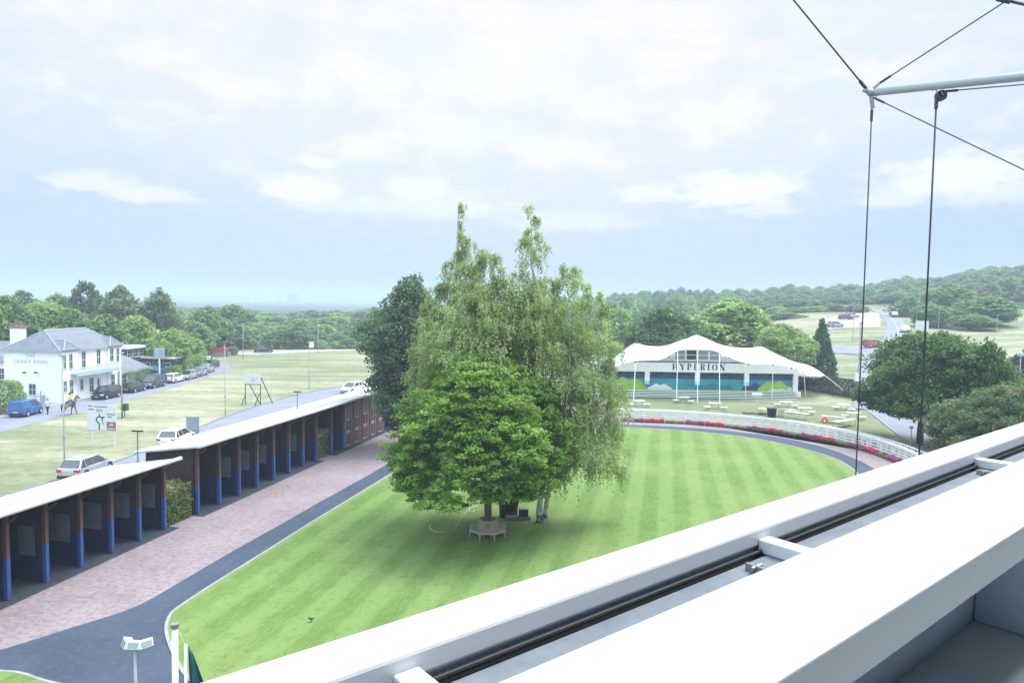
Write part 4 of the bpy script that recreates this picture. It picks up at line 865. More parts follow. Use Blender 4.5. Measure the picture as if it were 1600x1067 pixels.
# ------------------------------------------------------------------ floodlight masts, flagpole
M_lampw = mat('white_lamp_housing', (.80, .81, .82), .4); M_lens = mat('grey_lamp_glass', (.32, .36, .38), .15); M_pole = mat('pale_grey_pole', (.45, .50, .56), .45, (.38, .43, .50), 2)
def floodmast(loc, h, s, heads, label, rz=0):
    o = empty('floodlight_mast', loc, rz, label, 'floodlight'); mb = MB(); mb.tube([(0, 0, 0), (0, 0, h - .1)], [.055, .038], 10); mb.build('pole', M_pole, o, smooth=True)
    MB().box(-.14, .14, -.14, .14, 0, .03).build('base_plate', M_pole, o)
    for a, ox in heads:
        M = Matrix.Translation((ox * s, 0 if abs(ox) < .01 else .08 * s, h)) @ Matrix.Rotation(a, 4, 'Z') @ Matrix.Rotation(R(-22), 4, 'X')
        q = MB(); q.box(-.19 * s, .19 * s, -.13 * s, .10 * s, -.10 * s, .14 * s, M); ho_ = q.build('lamp_head', M_lampw, o, bevel=.015)
        q = MB(); q.box(-.15 * s, .15 * s, -.137 * s, -.131 * s, -.07 * s, .09 * s, M); q.build('lens', M_lens, ho_)
    q = MB(); q.bar((-.3 * s, .06 * s, h - .05), (.3 * s, .06 * s, h - .05), .03); q.build('crossbar', M_pole, o)
fl = at(211, 1008, 19.6); floodmast((fl.x, fl.y, 0), fl.z, 1.0, [(0, 0), (R(-48), -.25), (R(48), .25)], 'white three-headed floodlight on a pale pole standing on the dark path')
M_pw = mat('white_flagpole_paint', (.80, .81, .84), .35)
fp = at(273, 978, 12.0)
fo = empty('flagpole', (fp.x, fp.y, 0), 0, 'thick white flagpole with a grey cap, left of the dark green flag', 'flagpole')
mb = MB(); mb.tube([(0, 0, 0), (0, 0, fp.z)], [.075, .052], 14); mb.build('pole', M_pw, fo, smooth=True); mb = MB(); mb.tube([(0, 0, fp.z - .02), (0, 0, fp.z + .05)], .072, 14); mb.build('cap', mat('grey_cap', (.2, .21, .23), .5), fo)
mb = MB(); mb.tube([(.06, 0, fp.z - .05), (.20, .02, fp.z - .42)], .004, 5); mb.build('halyard', mat('pale_cord', (.7, .72, .6), .7), fo)
f2 = at(290, 1006, 12.1)
fb = empty('flag_staff', (f2.x, f2.y, 0), 0, 'slender white staff right of the thick flagpole, carrying the green flag', 'flagpole'); mb = MB(); mb.tube([(0, 0, 0), (0, 0, f2.z)], [.04, .026], 12); mb.build('pole', M_pw, fb, smooth=True)
def flag():
    o = empty('flag', (f2.x + .03, f2.y, f2.z - .04), 0, 'dark green flag hanging limp from the slender white staff', 'flag')
    vs = []; fs = []; n, m_ = 20, 14
    for i in range(n + 1):
        for j in range(m_ + 1):
            u = i / n; v = j / m_; w = 1.5 * u; x = .02 + v * (.06 + .62 * u); y = .12 * math.sin(v * 9 + u * 1.3) * (.3 + u) * .6; z = -w * 1.15 - (1 - u) * v * .1
            vs.append((x, y, z))
    for i in range(n):
        for j in range(m_): a = i * (m_ + 1) + j; fs.append((a, a + 1, a + m_ + 2, a + m_ + 1))
    mb = MB(); mb.add(vs, fs); q = mb.build('cloth', mat('dark_green_flag_cloth', (.012, .085, .095), .6, (.018, .12, .125), 1.5), o, smooth=True)
    sm = q.modifiers.new('s', 'SOLIDIFY'); sm.thickness = .006
flag()

# ------------------------------------------------------------------ on the ring lawn
M_teak = mat('weathered_teak', (.46, .37, .31), .8, (.56, .46, .39), 8, stretch=(1, 1, 6)); M_teakd = mat('grey_teak_slats', (.36, .32, .30), .85, (.46, .41, .38), 8)
tsx = empty('tree_seat', (hb.x, hb.y, .05), 0, 'circular slatted wooden bench round the trunk of the round green tree', 'bench')
n8 = 8
def ngon(r, n=8, a0=R(22.5)): return [(r * math.cos(a0 + 2 * math.pi * i / n), r * math.sin(a0 + 2 * math.pi * i / n)) for i in range(n)]
mb = MB()
for j in range(5):
    r0 = .60 + j * .1; r1 = r0 + .085; a = ngon(r0); b = ngon(r1)
    for i in range(8):
        k2 = (i + 1) % 8; mb.add([(*a[i], .40), (*b[i], .40), (*b[k2], .40), (*a[k2], .40), (*a[i], .44), (*b[i], .44), (*b[k2], .44), (*a[k2], .44)], [(3, 2, 1, 0), (4, 5, 6, 7), (0, 1, 5, 4), (1, 2, 6, 5), (2, 3, 7, 6), (3, 0, 4, 7)])
mb.build('seat', M_teakd, tsx)
mb = MB(); a = ngon(1.06); b = ngon(1.115)
for i in range(8): mb.bar((*a[i], .36), (*a[(i + 1) % 8], .36), .05, .09)
mb.build('seat_apron', M_teak, tsx)
mb = MB(); lo = ngon(.60); hi = ngon(.50)
for i in range(8):
    k2 = (i + 1) % 8
    for q in range(6):
        t = (q + .5) / 6; p0 = Vector((*lo[i], .46)).lerp(Vector((*lo[k2], .46)), t); p1 = Vector((*hi[i], .86)).lerp(Vector((*hi[k2], .86)), t); mb.bar(p0, p1, .042, .02)
    mb.bar((*hi[i], .88), (*hi[k2], .88), .06, .05); mb.bar((*lo[i], .46), (*lo[k2], .46), .05, .05); mb.bar((*lo[i], .44), (*hi[i], .88), .05)
mb.build('backrest', M_teak, tsx)
for i in range(8):
    p = ngon(1.05)[i]; q = ngon(.58)[i]; mb = MB(); mb.bar((*p, 0), (*p, .42), .07); mb.bar((*q, 0), (*q, .42), .06); mb.bar((*p, .2), (*q, .2), .04); mb.build('leg', M_teak, tsx)
sp = G(818, 812); so_ = empty('loudspeaker', (sp.x, sp.y, .26), R(8), 'black box loudspeaker standing on the low stone plinth between the dark and the birch trunks', 'loudspeaker')
MB().box(-.26, .26, -.2, .2, .0, .42).build('cabinet', mat('black_cabinet', (.02, .03, .04), .5), so_, bevel=.015); MB().box(-.23, .23, -.212, -.2, .03, .39).build('grille', mat('black_grille', (.01, .016, .025), .8, (.02, .03, .045), 40), so_)
MB().box(-.27, .27, -.21, .21, .42, .45).build('top_panel', mat('grey_top', (.25, .28, .3), .5), so_)
pz = empty('stone_plinth', (sp.x - .35, sp.y, .05), R(8), 'low grey brown stone plinth on the lawn under the loudspeaker', 'plinth'); MB().box(-.75, .75, -.25, .25, 0, .17).build('block', mat('brown_stone', (.14, .12, .10), .9, (.22, .19, .16), 5, bump=.4), pz, bevel=.02); MB().box(-.72, .72, -.22, .22, .17, .205).build('capping', mat('grey_stone', (.22, .21, .19), .9, (.28, .27, .25), 5), pz)
hp = [G(x, y, .06) for x, y in [(752, 781), (745, 790), (738, 793), (733, 798), (737, 801), (741, 797), (735, 793), (729, 800), (722, 808), (716, 818), (711, 825), (706, 829), (695, 831), (682, 831), (673, 827), (671, 823), (674, 820)]]
hs = smooth_curve(hp, 5); mb = MB(); mb.tube([(x, y, .075) for x, y in hs], .022, 6); o = mb.build('garden_hose', mat('pale_green_hose', (.45, .62, .38), .5), smooth=True); tag(o, 'pale green hose looping over the lawn left of the circular bench', 'hose')
hp = [G(x, y, .06) for x, y in [(800, 768), (812, 775), (822, 781), (829, 784), (832, 781)]]; mb = MB(); mb.tube([(x, y, .075) for x, y in smooth_curve(hp, 5)], .022, 6); o = mb.build('garden_hose', MATS['pale_green_hose'], smooth=True); tag(o, 'short length of pale green hose on the lawn behind the dark forked trunk', 'hose')
# crow on the grass: one body mesh with beak and legs
cr_ = G(486, 973); o = empty('crow', (cr_.x, cr_.y, .05), R(230), 'small black crow standing on the striped lawn near the left curve', 'bird')
mb = MB(); rings = []
for t, r_, z in [(-.22, .008, .16), (-.15, .03, .15), (-.06, .06, .16), (.03, .07, .18), (.09, .05, .22), (.12, .032, .26), (.15, .036, .29), (.185, .025, .295), (.205, .008, .29)]:
    rings.append([(t, r_ * math.cos(a) * .9, z + r_ * math.sin(a)) for a in [2 * math.pi * i / 10 for i in range(10)]])
o.scale = (.72, .72, .72); mb.loft(rings); mb.build('body', mat('crow_black', (.012, .012, .016), .5), o, smooth=True)
q = MB(); q.tube([(.20, 0, .29), (.25, 0, .28)], [.012, .002], 6); q.build('beak', MATS['crow_black'], o)
for s_ in (-1, 1): q = MB(); q.tube([(0, .025 * s_, .12), (.0, .025 * s_, .0), (.05, .03 * s_, .0)], .006, 5); q.build('leg', MATS['crow_black'], o); q = MB(); q.add([(.06, .062 * s_, .20), (-.2, .03 * s_, .16), (-.12, .075 * s_, .14), (.0, .085 * s_, .15)], [(0, 1, 2, 3)]); q.build('wing', MATS['crow_black'], o)
# ------------------------------------------------------------------ the public house
C0 = G(94.5, 630); C1 = G(189, 611); paz = math.atan2(C1.x - C0.x, C1.y - C0.y); PL = (C1 - C0).length
PY = Vector((math.sin(paz), math.cos(paz), 0)); PX = Vector((math.cos(paz), -math.sin(paz), 0))
def pf(px, py, x=0.0):       # point of the facade plane (local x const) -> local y, z
    p = hit(px, py, C0 + PX * x, PX); return (p - C0).dot(PY), p.z
def pg(px, py, y=0.0):       # point on a plane across (local y const) -> local x, z
    p = hit(px, py, C0 + PY * y, PY); return (p - C0).dot(PX), p.z
def pw(x, y, z=0): v = C0 + PX * x + PY * y; return Vector((v.x, v.y, z))
M_ren = mat('white_render', (.86, .86, .86), .8, (.80, .80, .81), .5, coords='World', bump=.1, bscale=8)
k = NB('grey_slate'); p = k.obj(); bt = k.n.new('ShaderNodeTexBrick'); k.put(bt.inputs['Vector'], k.mapping(p, rot=(R(90), 0, R(90)))); bt.inputs['Scale'].default_value = 1; bt.inputs['Brick Width'].default_value = .5; bt.inputs['Row Height'].default_value = .25; bt.inputs['Mortar Size'].default_value = .01
bt.inputs['Color1'].default_value = (.125, .145, .185, 1); bt.inputs['Color2'].default_value = (.17, .19, .23, 1); bt.inputs['Mortar'].default_value = (.07, .08, .1, 1)
n1 = k.noise(p, 1.2, 5, .7); c = k.mix(k.ramp(n1, [(.4, (0, 0, 0)), (.7, (.6, .6, .6))]), bt.outputs[0], (.22, .225, .235)); k.put(k.b.inputs['Base Color'], c); k.b.inputs['Roughness'].default_value = .6; M_slate = k.m
M_lead = mat('pale_lead_flashing', (.36, .39, .43), .5); M_glass = mat('window_glass', (.035, .05, .065), .08, spec=.8); M_wframe = mat('white_window_frame', (.62, .64, .66), .5)
M_brick = mat('red_brick', (.24, .13, .105), .85, (.32, .19, .15), 6); M_bluew = mat('pale_blue_ironwork', (.38, .48, .56), .5); M_letter = mat('pale_grey_lettering', (.50, .51, .54), .6)
pub = empty('public_house', C0, -paz, 'white two-storey public house with a hipped slate roof and a tall brick-capped chimney', 'building')
Wd = 7.1; EV = 6.37
MB().box(-Wd, 0, 0, PL, 0, EV).build('wall', M_ren, pub)
def hip(th, x0, x1, y0, y1, ze, ra, rb, over=.3, name='roof', m=M_slate):
    mb = MB(); a, b, c, d = (x0 - over, y0 - over, ze), (x1 + over, y0 - over, ze), (x1 + over, y1 + over, ze), (x0 - over, y1 + over, ze)
    e = [(q[0], q[1], ze - .14) for q in (a, b, c, d)]
    mb.add([a, b, c, d, ra, rb] + e, [(0, 1, 4), (1, 2, 5, 4), (2, 3, 5), (3, 0, 4, 5), (6, 7, 1, 0), (7, 8, 2, 1), (8, 9, 3, 2), (9, 6, 0, 3), (9, 8, 7, 6)])
    o = mb.build(name, m, th); r = MB(); r.tube([ra, rb], .09, 6)
    for p_, q_ in ((a, ra), (b, ra), (c, rb), (d, rb)): r.tube([p_, q_], .05, 5)
    r.build('ridge_tile', M_lead, o); g = MB()
    for p_, q_ in ((a, b), (b, c), (c, d), (d, a)): g.bar((p_[0], p_[1], ze - .10), (q_[0], q_[1], ze - .10), .10, .12)
    g.build('gutter', M_lead, th); return o
ry0, rz0 = pf(64.7, 517.5, -3.55); ry1, rz1 = pf(144, 512, -3.55)
ry0 = max(2.2, min(4, ry0)); ry1 = min(PL - 1.8, max(ry1, 6))
roof = hip(pub, -Wd, 0, 0, PL, EV, (-3.55, ry0, 8.75), (-3.55, ry1, 8.75))
# gablets over the end bays
for y0, y1 in ((.15, 2.9), (PL - 2.9, PL - .15)):
    MB().box(0, .22, y0, y1, 0, EV - .02).build('bay', M_ren, pub)
    mb = MB(); ym = (y0 + y1) / 2; zt = EV + 1.25
    mb.add([(.5, y0 - .1, EV + .02), (.5, y1 + .1, EV + .02), (-.35, ym, zt), (-1.9, ym, zt), (-.1, y0 - .1, EV + .1), (-.1, y1 + .1, EV + .1)], [(0, 1, 2), (0, 2, 3, 4), (1, 5, 3, 2)]); gb = mb.build('gablet', M_slate, pub)
    r = MB(); r.tube([(.5, y0 - .1, EV + .05), (-.35, ym, zt), (.5, y1 + .1, EV + .05)], .07, 5); r.tube([(-.35, ym, zt), (-1.9, ym, zt)], .07, 5); r.tube([(-.1, y0 - .1, EV + .1), (-1.9, ym, zt)], .05, 5); r.build('hip_flashing', M_lead, gb)
cx0, cz = pg(19, 506, 1.6); cx1, _ = pg(36, 506, 1.6)
ch = MB(); ch.box(cx0, cx1, 1.2, 2.1, 5.5, 8.95); co = ch.build('chimney', M_ren, pub); MB().box(cx0 - .07, cx1 + .07, 1.13, 2.17, 8.95, 9.3).build('chimney_cap', M_brick, co)
for q in (.3, .75): MB().tube([(cx0 + (cx1 - cx0) * q, 1.65, 9.3), (cx0 + (cx1 - cx0) * q, 1.65, 9.7)], .12, 8).build('chimney_pot', M_brick, co)
def window(th, x, y0, y1, z0, z1, arch=False, axis='x', dark=True):
    """sash window: frame, pane, bars; on the plane local x=const (axis x) or y=const (axis y)"""
    def bx(mb, a0, a1, b0, b1, d0, d1): return mb.box(x + d0, x + d1, a0, a1, b0, b1) if axis == 'x' else mb.box(a0, a1, x - d1, x - d0, b0, b1)
    mb = MB(); w = .07; bx(mb, y0 - w, y1 + w, z0 - .10, z0, .0, .10); bx(mb, y0 - w, y0, z0, z1, .0, .05); bx(mb, y1, y1 + w, z0, z1, .0, .05); bx(mb, y0 - w, y1 + w, z1, z1 + w, .0, .05)
    zm = (z0 + z1) / 2; ym = (y0 + y1) / 2; bx(mb, y0, y1, zm - .03, zm + .03, .02, .045); bx(mb, ym - .02, ym + .02, z0, zm - .03, .02, .04); bx(mb, ym - .02, ym + .02, zm + .03, z1, .02, .04)
    o = mb.build('window', M_wframe, th); q = MB(); bx(q, y0, y1, z0, z1, .004, .018); q.build('pane', M_glass, o); return o
def zz(v): return v / 5.335
for (a, b, c, d) in [(515, 398, 548, 510), (575, 392, 603, 510), (680, 375, 712, 500), (805, 358, 835, 468), (915, 345, 945, 445), (968, 343, 992, 450), (528, 618, 550, 705), (580, 608, 608, 720), (668, 605, 692, 685), (745, 593, 778, 700), (925, 562, 955, 660), (979, 537, 998, 640)]:
    bay = a < 560 or a > 900 or (575 <= a <= 610); xx = .22 if bay else 0
    y0, z1 = pf(zz(a), 480 + zz(b), xx); y1, z0 = pf(zz(c), 480 + zz(d), xx)
    y0 = max(y0, .3)
    if y1 - y0 < .4: y1 = y0 + .5
    if y1 > PL - .1: continue
    window(pub, xx, y0, y1, z0, z1)
x0, z1 = pg(zz(243), 480 + zz(640)); x1, z0 = pg(zz(300), 480 + zz(730)); window(pub, 0, x0, x1, z0, z1, axis='y')
y0, z1 = pf(zz(810), 480 + zz(595)); y1, _ = pf(zz(835), 480 + zz(690)); dd = MB().box(.0, .06, y0 - .1, y1 + .1, 0, z1 + .1).build('door', M_wframe, pub); MB().box(.06, .075, y0 + .02, y1 - .02, .02, z1 - .05).build('door_leaf', mat('dark_door', (.02, .03, .035), .4), dd); MB().ball((.10, y1 - .1, 1.0), .03, .03, .03, 6, 4).build('handle', M_steel, dd)
ya, za = pf(120, 581, 1.0); yb, zb_ = pf(186, 571, 1.0); yb = min(yb, PL + .1)
MB().box(0, 1.1, ya, yb, 3.35, 3.47).build('canopy_roof', M_bluew, pub)
mb = MB()
for i in range(int((yb - ya) / .16)): mb.bar((1.05, ya + i * .16, 3.47), (1.05, ya + i * .16, 4.15), .03)
mb.bar((1.05, ya, 4.15), (1.05, yb, 4.15), .07); mb.bar((1.05, ya, 3.6), (1.05, yb, 3.6), .05); mb.bar((0, ya, 4.15), (1.05, ya, 4.15), .06); mb.build('balcony_railing', M_bluew, pub)
mb = MB(); mb.box(1.02, 1.10, ya, yb, 3.1, 3.35); mb.build('canopy_frieze', M_bluew, pub)
for y in (ya + .05, ya + (yb - ya) * .5, yb - .05): MB().tube([(1.05, y, 0), (1.05, y, 3.2)], .05, 8).build('canopy_post', M_bluew, pub)
for y in (ya - .35,): MB().tube([(.1, y, 0), (.1, y, EV - .1)], .06, 6).build('drainpipe', M_lead, pub)
Mt = Matrix(((1, 0, 0), (0, 0, -1), (0, 1, 0)))     # text right = +x, up = +z, facing -y
for txt, (px, py), s in (('THE', (47.5, 556), .62), ('DERBY ARMS', (47.5, 565.5), .66)):
    x, z = pg(px, py); put_text('lettering', txt, s, M_letter, pub, Vector((x, -.02, z)), Mt, .012, 1.05, 1.12)
for px in (39.5, 57.5):
    x, z = pg(px, 581.5); f = MB(); f.bar((x, 0, z + .05), (x + .1, -.35, z), .05); f.box(x, x + .32, -.5, -.3, z - .1, z + .08); f.build('wall_light', mat('dark_lamp', (.04, .04, .05), .5), pub)
# lower wing, left of the gable wall
wing = empty('pub_wing', pw(-Wd, 1.4), -paz, 'low white wing with a slate roof at the left edge, joined to the pub', 'building')
MB().box(-9, -.02, 0, 7, 0, 4.75).build('wall', M_ren, wing); hip(wing, -9, -.05, 0, 7, 4.75, (-7.4, 3.5, 7.0), (-.4, 3.5, 7.0), .2)
window(wing, 0, -1.9, -1.1, 2.6, 3.9, axis='y')
# single storey annexe to the right
anx = empty('pub_annexe', pw(-.6, PL + .1), -paz, 'low white annexe with a slate hipped roof, right of the pub behind the clipped bushes', 'building')
MB().box(-7, 0, 0, 7.6, 0, 2.5).build('wall', M_ren, anx); hip(anx, -7, 0, 0, 7.6, 2.5, (-3.5, .2, 5.1), (-3.5, 4.6, 5.1), .35); window(anx, 0, 1.0, 1.9, .9, 2.1); window(anx, 0, 4.4, 5.3, .9, 2.1)
ext = empty('flat_roofed_extension', pw(-9, PL + 10.5), -paz, 'flat-roofed extension with white roof edges and dark glazing behind the low annexe', 'building')
MB().box(-4, 3, 0, 5, 0, 5.0).build('wall', mat('dull_grey_wall', (.07, .08, .11), .7), ext); MB().box(-4.4, 3.4, -.4, 5.4, 5.0, 5.35).build('roof', M_gutter, ext); MB().box(3, 8, 4, 8, 0, 3.3).build('lower_wall', MATS['dull_grey_wall'], ext); MB().box(2.9, 8.5, 3.6, 8.4, 3.3, 3.6).build('lower_roof', M_gutter, ext)
for y in (.4, 1.9, 3.4): window(ext, 3.0, y, y + 1.1, 3.7, 4.7)
for x in (3.3, 5.0, 6.6): window(ext, 4.0, x, x + 1.1, 1.0, 2.6, axis='y')
for x in (-3.4, -1.5, .6): window(ext, 0, x, x + 1.4, 2.9, 4.5, axis='y')

# pub garden things
M_navycloth = mat('dark_blue_canvas', (.02, .05, .13), .8, (.03, .07, .17), 2)
def parasol(loc, label, open_=True):
    o = empty('parasol', loc, 0, label, 'parasol', 'dark blue parasols of the pub garden'); MB().tube([(0, 0, 0), (0, 0, 2.7)], .03, 6).build('pole', M_brownl, o)
    mb = MB(); n = 8; rim = [(1.6 * math.cos(2 * math.pi * i / n), 1.6 * math.sin(2 * math.pi * i / n), 2.05) for i in range(n)]; mb.add(rim + [(0, 0, 2.75)] + [(x, y, z - .14) for x, y, z in rim], [(i, (i + 1) % n, n) for i in range(n)] + [(i + n + 1, (i + 1) % n + n + 1, (i + 1) % n, i) for i in range(n)]); mb.build('canopy', M_navycloth, o)
    MB().tube([(0, 0, 0), (0, 0, .1)], .3, 10).build('base', M_dbark, o)
for (px, Y), lb_ in zip([(240, 104.5), (264, 110), (279, 114)], ['dark blue parasol just behind the white post of the pub sign', 'dark blue parasol in the middle, between the pub sign and the low green tree', 'dark blue parasol under the bright green small tree, rightmost of the three']):
    p = at(px, 600, Y); parasol((p.x, p.y, 0), lb_)
p = at(249.5, 600, 103); ps = empty('pub_sign', (p.x, p.y, 0), R(8), 'framed grey-blue hanging sign board on a tall white post beside the pub road', 'sign')
MB().tube([(0, 0, 0), (0, 0, 3.95)], .11, 8).build('post', M_white, ps); MB().box(-.72, .72, -.07, .07, 3.95, 5.5).build('frame', M_lead, ps); MB().box(-.58, .58, -.085, -.071, 4.1, 5.35).build('panel', mat('grey_blue_sign_panel', (.30, .35, .45), .5, (.42, .47, .55), 1.5), ps)
for (px, Y, w, h), lb_ in zip([(203, 98, 2.6, 2.3), (217, 100.5, 2.4, 2.6), (226, 103, 2.2, 2.4)], ['dark clipped dome bush left of two beside the low annexe wall', 'brighter clipped dome bush, tallest of those beside the annexe', 'clipped dome bush half hidden behind the brighter one']):
    p = at(px, 600, Y); hedge('clipped_bush', (p.x, p.y, 0), 0, w, w, h, ML_wood1, .13, 2600, lb_, 'bush', int(px), .06, False)
p = G(2, 652); hedge('leafy_shrub', (p.x - 2.6, p.y + 2.6, 0), .3, 5.0, 3.0, 3.9, ML_wood2, .2, 4600, 'big leafy shrub at the left edge behind the blue van', 'bush', 44, .2, False)
p = at(272, 600, 109); hedge('leafy_shrub', (p.x, p.y, 0), .3, 2.2, 1.6, 2.2, ML_wood2, .16, 1500, 'small yellow-green shrub behind the white car', 'bush', 45, .2, False)
p = at(303, 600, 120); hedge('leafy_shrub', (p.x, p.y, 0), .3, 3.0, 2, 2.8, ML_wood2, .18, 1800, 'green shrub at the road bend beside the row of parked cars', 'bush', 46, .2, False)
gt = G(52.5, 637.5); gte = empty('field_gate', gt, R(-4), 'pale five-bar gate with a diagonal brace and a tall post before the gable wall', 'gate')
mb = MB()
for i in range(5): mb.bar((-.85, 0, .25 + i * .28), (.85, 0, .25 + i * .28), .04, .08)
mb.bar((-.85, 0, .25), (.8, 0, 1.75), .05, .07); mb.bar((-.85, 0, .2), (-.85, 0, 1.42), .07); mb.build('rails', mat('grey_white_gate_paint', (.45, .48, .52), .6), gte)
MB().box(.86, 1.0, -.07, .07, 0, 2.0).build('gate_post', M_bluew, gte); MB().box(1.0, 1.5, -.05, .05, 0, 1.55).build('side_panel', M_bluew, gte); MB().box(-2.6, -.9, -.04, .04, 0, 1.5).build('board_panel', M_bluew, gte)

# ------------------------------------------------------------------ cars
M_tyre = mat('tyre_rubber', (.018, .018, .02), .8); M_rim = mat('alloy_rim', (.5, .51, .53), .3, metal=.5); M_cglass = mat('car_glass', (.03, .04, .05), .05, spec=1.0, coat=.5)
M_tail = mat('red_tail_light', (.55, .03, .03), .25); M_head = mat('clear_headlight', (.65, .68, .72), .1, coat=.6); M_yp = mat('yellow_plate', (.65, .55, .08), .5); M_wp = mat('white_plate', (.7, .7, .7), .5); M_trim = mat('black_trim', (.02, .02, .022), .6)
def paint(name, c, metal=.3): return mat(name + '_car_paint', c, .28, metal=metal, coat=.7)
def car(loc, az, kind, pm, label, name='parked_car', cat='car', group=None, L_=4.2, W=1.75, Hh=1.48, z=0):
    """local +y is the front"""
    o = empty(name, (loc[0], loc[1], z + .012 if z < .5 else z), -az, label, cat, group); hw = W / 2
    tall = kind in ('van', 'mpv'); belt = .95 if not tall else 1.02
    if kind == 'hatch': S = [(-.5, .40, .74, .78), (-.49, .26, .90, .88), (-.45, .2, belt, .95), (-.2, .19, belt - .02, 1), (.16, .19, belt - .03, 1), (.27, .19, belt - .08, 1), (.40, .2, .78, .96), (.475, .26, .66, .88), (.5, .38, .54, .74)]; cab = (-.46, .27, -.36, .06)
    elif kind == 'saloon': S = [(-.5, .40, .80, .78), (-.49, .26, .92, .88), (-.44, .2, .97, .95), (-.3, .19, .96, 1), (.16, .19, .92, 1), (.24, .19, .88, 1), (.40, .2, .78, .96), (.475, .26, .66, .88), (.5, .38, .54, .74)]; cab = (-.36, .23, -.22, .04)
    elif kind == 'mpv': S = [(-.5, .40, .80, .80), (-.495, .26, .98, .90), (-.47, .2, belt, .97), (-.2, .19, belt, 1), (.2, .19, belt, 1), (.33, .19, belt - .08, .99), (.43, .22, .82, .95), (.485, .26, .70, .86), (.5, .38, .56, .74)]; cab = (-.485, .35, -.44, .12)
    else: S = [(-.5, .40, .90, .88), (-.495, .26, 1.05, .95), (-.48, .2, 1.08, .98), (-.2, .19, 1.08, 1), (.2, .19, 1.05, 1), (.30, .19, 1.0, .99), (.42, .22, .90, .95), (.485, .26, .74, .86), (.5, .38, .60, .74)]; cab = (-.49, .33, -.475, .15)
    rings = []
    for f, zb, zt, w in S:
        y = f * L_; ww = hw * w
        half = [(ww * .80, zb), (ww * .97, zb + .08), (ww, (zb + zt) * .5), (ww * .975, zt - .10), (ww * .90, zt)]
        rings.append([(x, y, z_) for x, z_ in half] + [(-x, y, z_) for x, z_ in reversed(half)])
    MB().loft(rings).build('body', pm, o, smooth=False, bevel=.02)
    y0, y1, t0, t1 = [v * L_ for v in cab]; bz = (S[3][2]) - .03; wb = hw * .91; wt = hw * .72; zt = Hh - .05
    def gh(mb, s, e=0.0, zlo=bz, zhi=zt): 
        vs = [(-wb * s, y0, zlo), (wb * s, y0, zlo), (wb * s, y1, zlo), (-wb * s, y1, zlo), (-wt * s, t0, zhi), (wt * s, t0, zhi), (wt * s, t1, zhi), (-wt * s, t1, zhi)]
        return mb.add(vs, [(3, 2, 1, 0), (4, 5, 6, 7), (0, 1, 5, 4), (1, 2, 6, 5), (2, 3, 7, 6), (3, 0, 4, 7)])
    gh(MB(), 1.0).build('glazing', M_cglass, o)
    rf = MB(); rr = []
    for f in (0, .08, .5, .92, 1):
        y = t0 + (t1 - t0) * f; c = .03 if f in (0, 1) else .055; rr.append([(-wt * 1.03, y - (.05 if f == 0 else 0) + (.05 if f == 1 else 0), zt - .01), (-wt * .8, y, zt + c), (wt * .8, y, zt + c), (wt * 1.03, y - (.05 if f == 0 else 0) + (.05 if f == 1 else 0), zt - .01)])
    rf.loft(rr, close=True).build('roof', pm, o)
    def pb(*q): d_ = MB(); d_.bar(*q); d_.build('window_pillar', pm, o)
    pl_ = MB()
    for s in (-1, 1):
        pb((s * wb, y0, bz), (s * wt, t0, zt), .10, .07); pb((s * wb, y1, bz), (s * wt, t1, zt), .07, .05); ym = (y0 + y1) * .5; yt = (t0 + t1) * .5 + .1; pb((s * wb * 1.005, ym, bz), (s * wt * 1.005, yt, zt), .09, .04)
        if kind != 'hatch' or True: pb((s * wb * 1.0, y0 * .62 + y1 * .38 - .45, bz), (s * wt, t0 + .25, zt), .09, .04)
        if kind == 'van':
            pl_.add([(s * wb * 1.01, y0, bz), (s * wb * 1.01, ym - .05, bz), (s * wt * 1.02, yt - .1, zt), (s * wt * 1.02, t0, zt), (s * (wb * 1.01 + .02), y0, bz), (s * (wb * 1.01 + .02), ym - .05, bz), (s * (wt * 1.02 + .02), yt - .1, zt), (s * (wt * 1.02 + .02), t0, zt)], [(0, 1, 2, 3), (7, 6, 5, 4), (0, 4, 5, 1), (1, 5, 6, 2), (2, 6, 7, 3), (3, 7, 4, 0)])
    if kind == 'van': pl_.add([(-wb, y0 - .012, bz), (wb, y0 - .012, bz), (wt, t0 - .012, zt), (-wt, t0 - .012, zt)], [(0, 1, 2, 3)])
    if pl_.v: pl_.build('rear_panel', pm, o)
    for y in (-.31 * L_, .315 * L_):
        for s in (-1, 1):
            w = MB(); w.tube([(s * (hw - .2), y, .31), (s * (hw + .005), y, .31)], .31, 16); wo_ = w.build('wheel', M_tyre, o); q = MB(); q.tube([(s * (hw - .01), y, .31), (s * (hw + .02), y, .31)], [.205, .19], 12); q.build('rim', M_rim, wo_)
            q = MB(); q.tube([(s * (hw - .16), y, .36), (s * (hw - .006), y, .36)], .365, 16); q.build('wheel_arch', M_trim, o)
    ex = hw * .80
    for s in (-1, 1):
        if tall: MB().box(s * (hw * .78), s * (hw * .93), -L_ * .5 - .01, -L_ * .47, .72, 1.25).build('tail_light', M_tail, o)
        else: MB().box(s * (hw * .52), s * (hw * .92), -L_ * .5 - .015, -L_ * .465, .70, .87).build('tail_light', M_tail, o)
        MB().box(s * (hw * .50), s * (hw * .90), L_ * .455, L_ * .495, .58, .73).build('headlight', M_head, o)
        m_ = MB(); m_.box(s * (hw + .0), s * (hw + .17), y1 - .45, y1 - .32, bz + .02, bz + .16); m_.build('wing_mirror', pm, o)
    MB().box(-.26, .26, -L_ * .5 - .02, -L_ * .49, .52, .64).build('number_plate', M_yp, o); MB().box(-.26, .26, L_ * .495, L_ * .5 + .02, .36, .47).build('number_plate', M_wp, o)
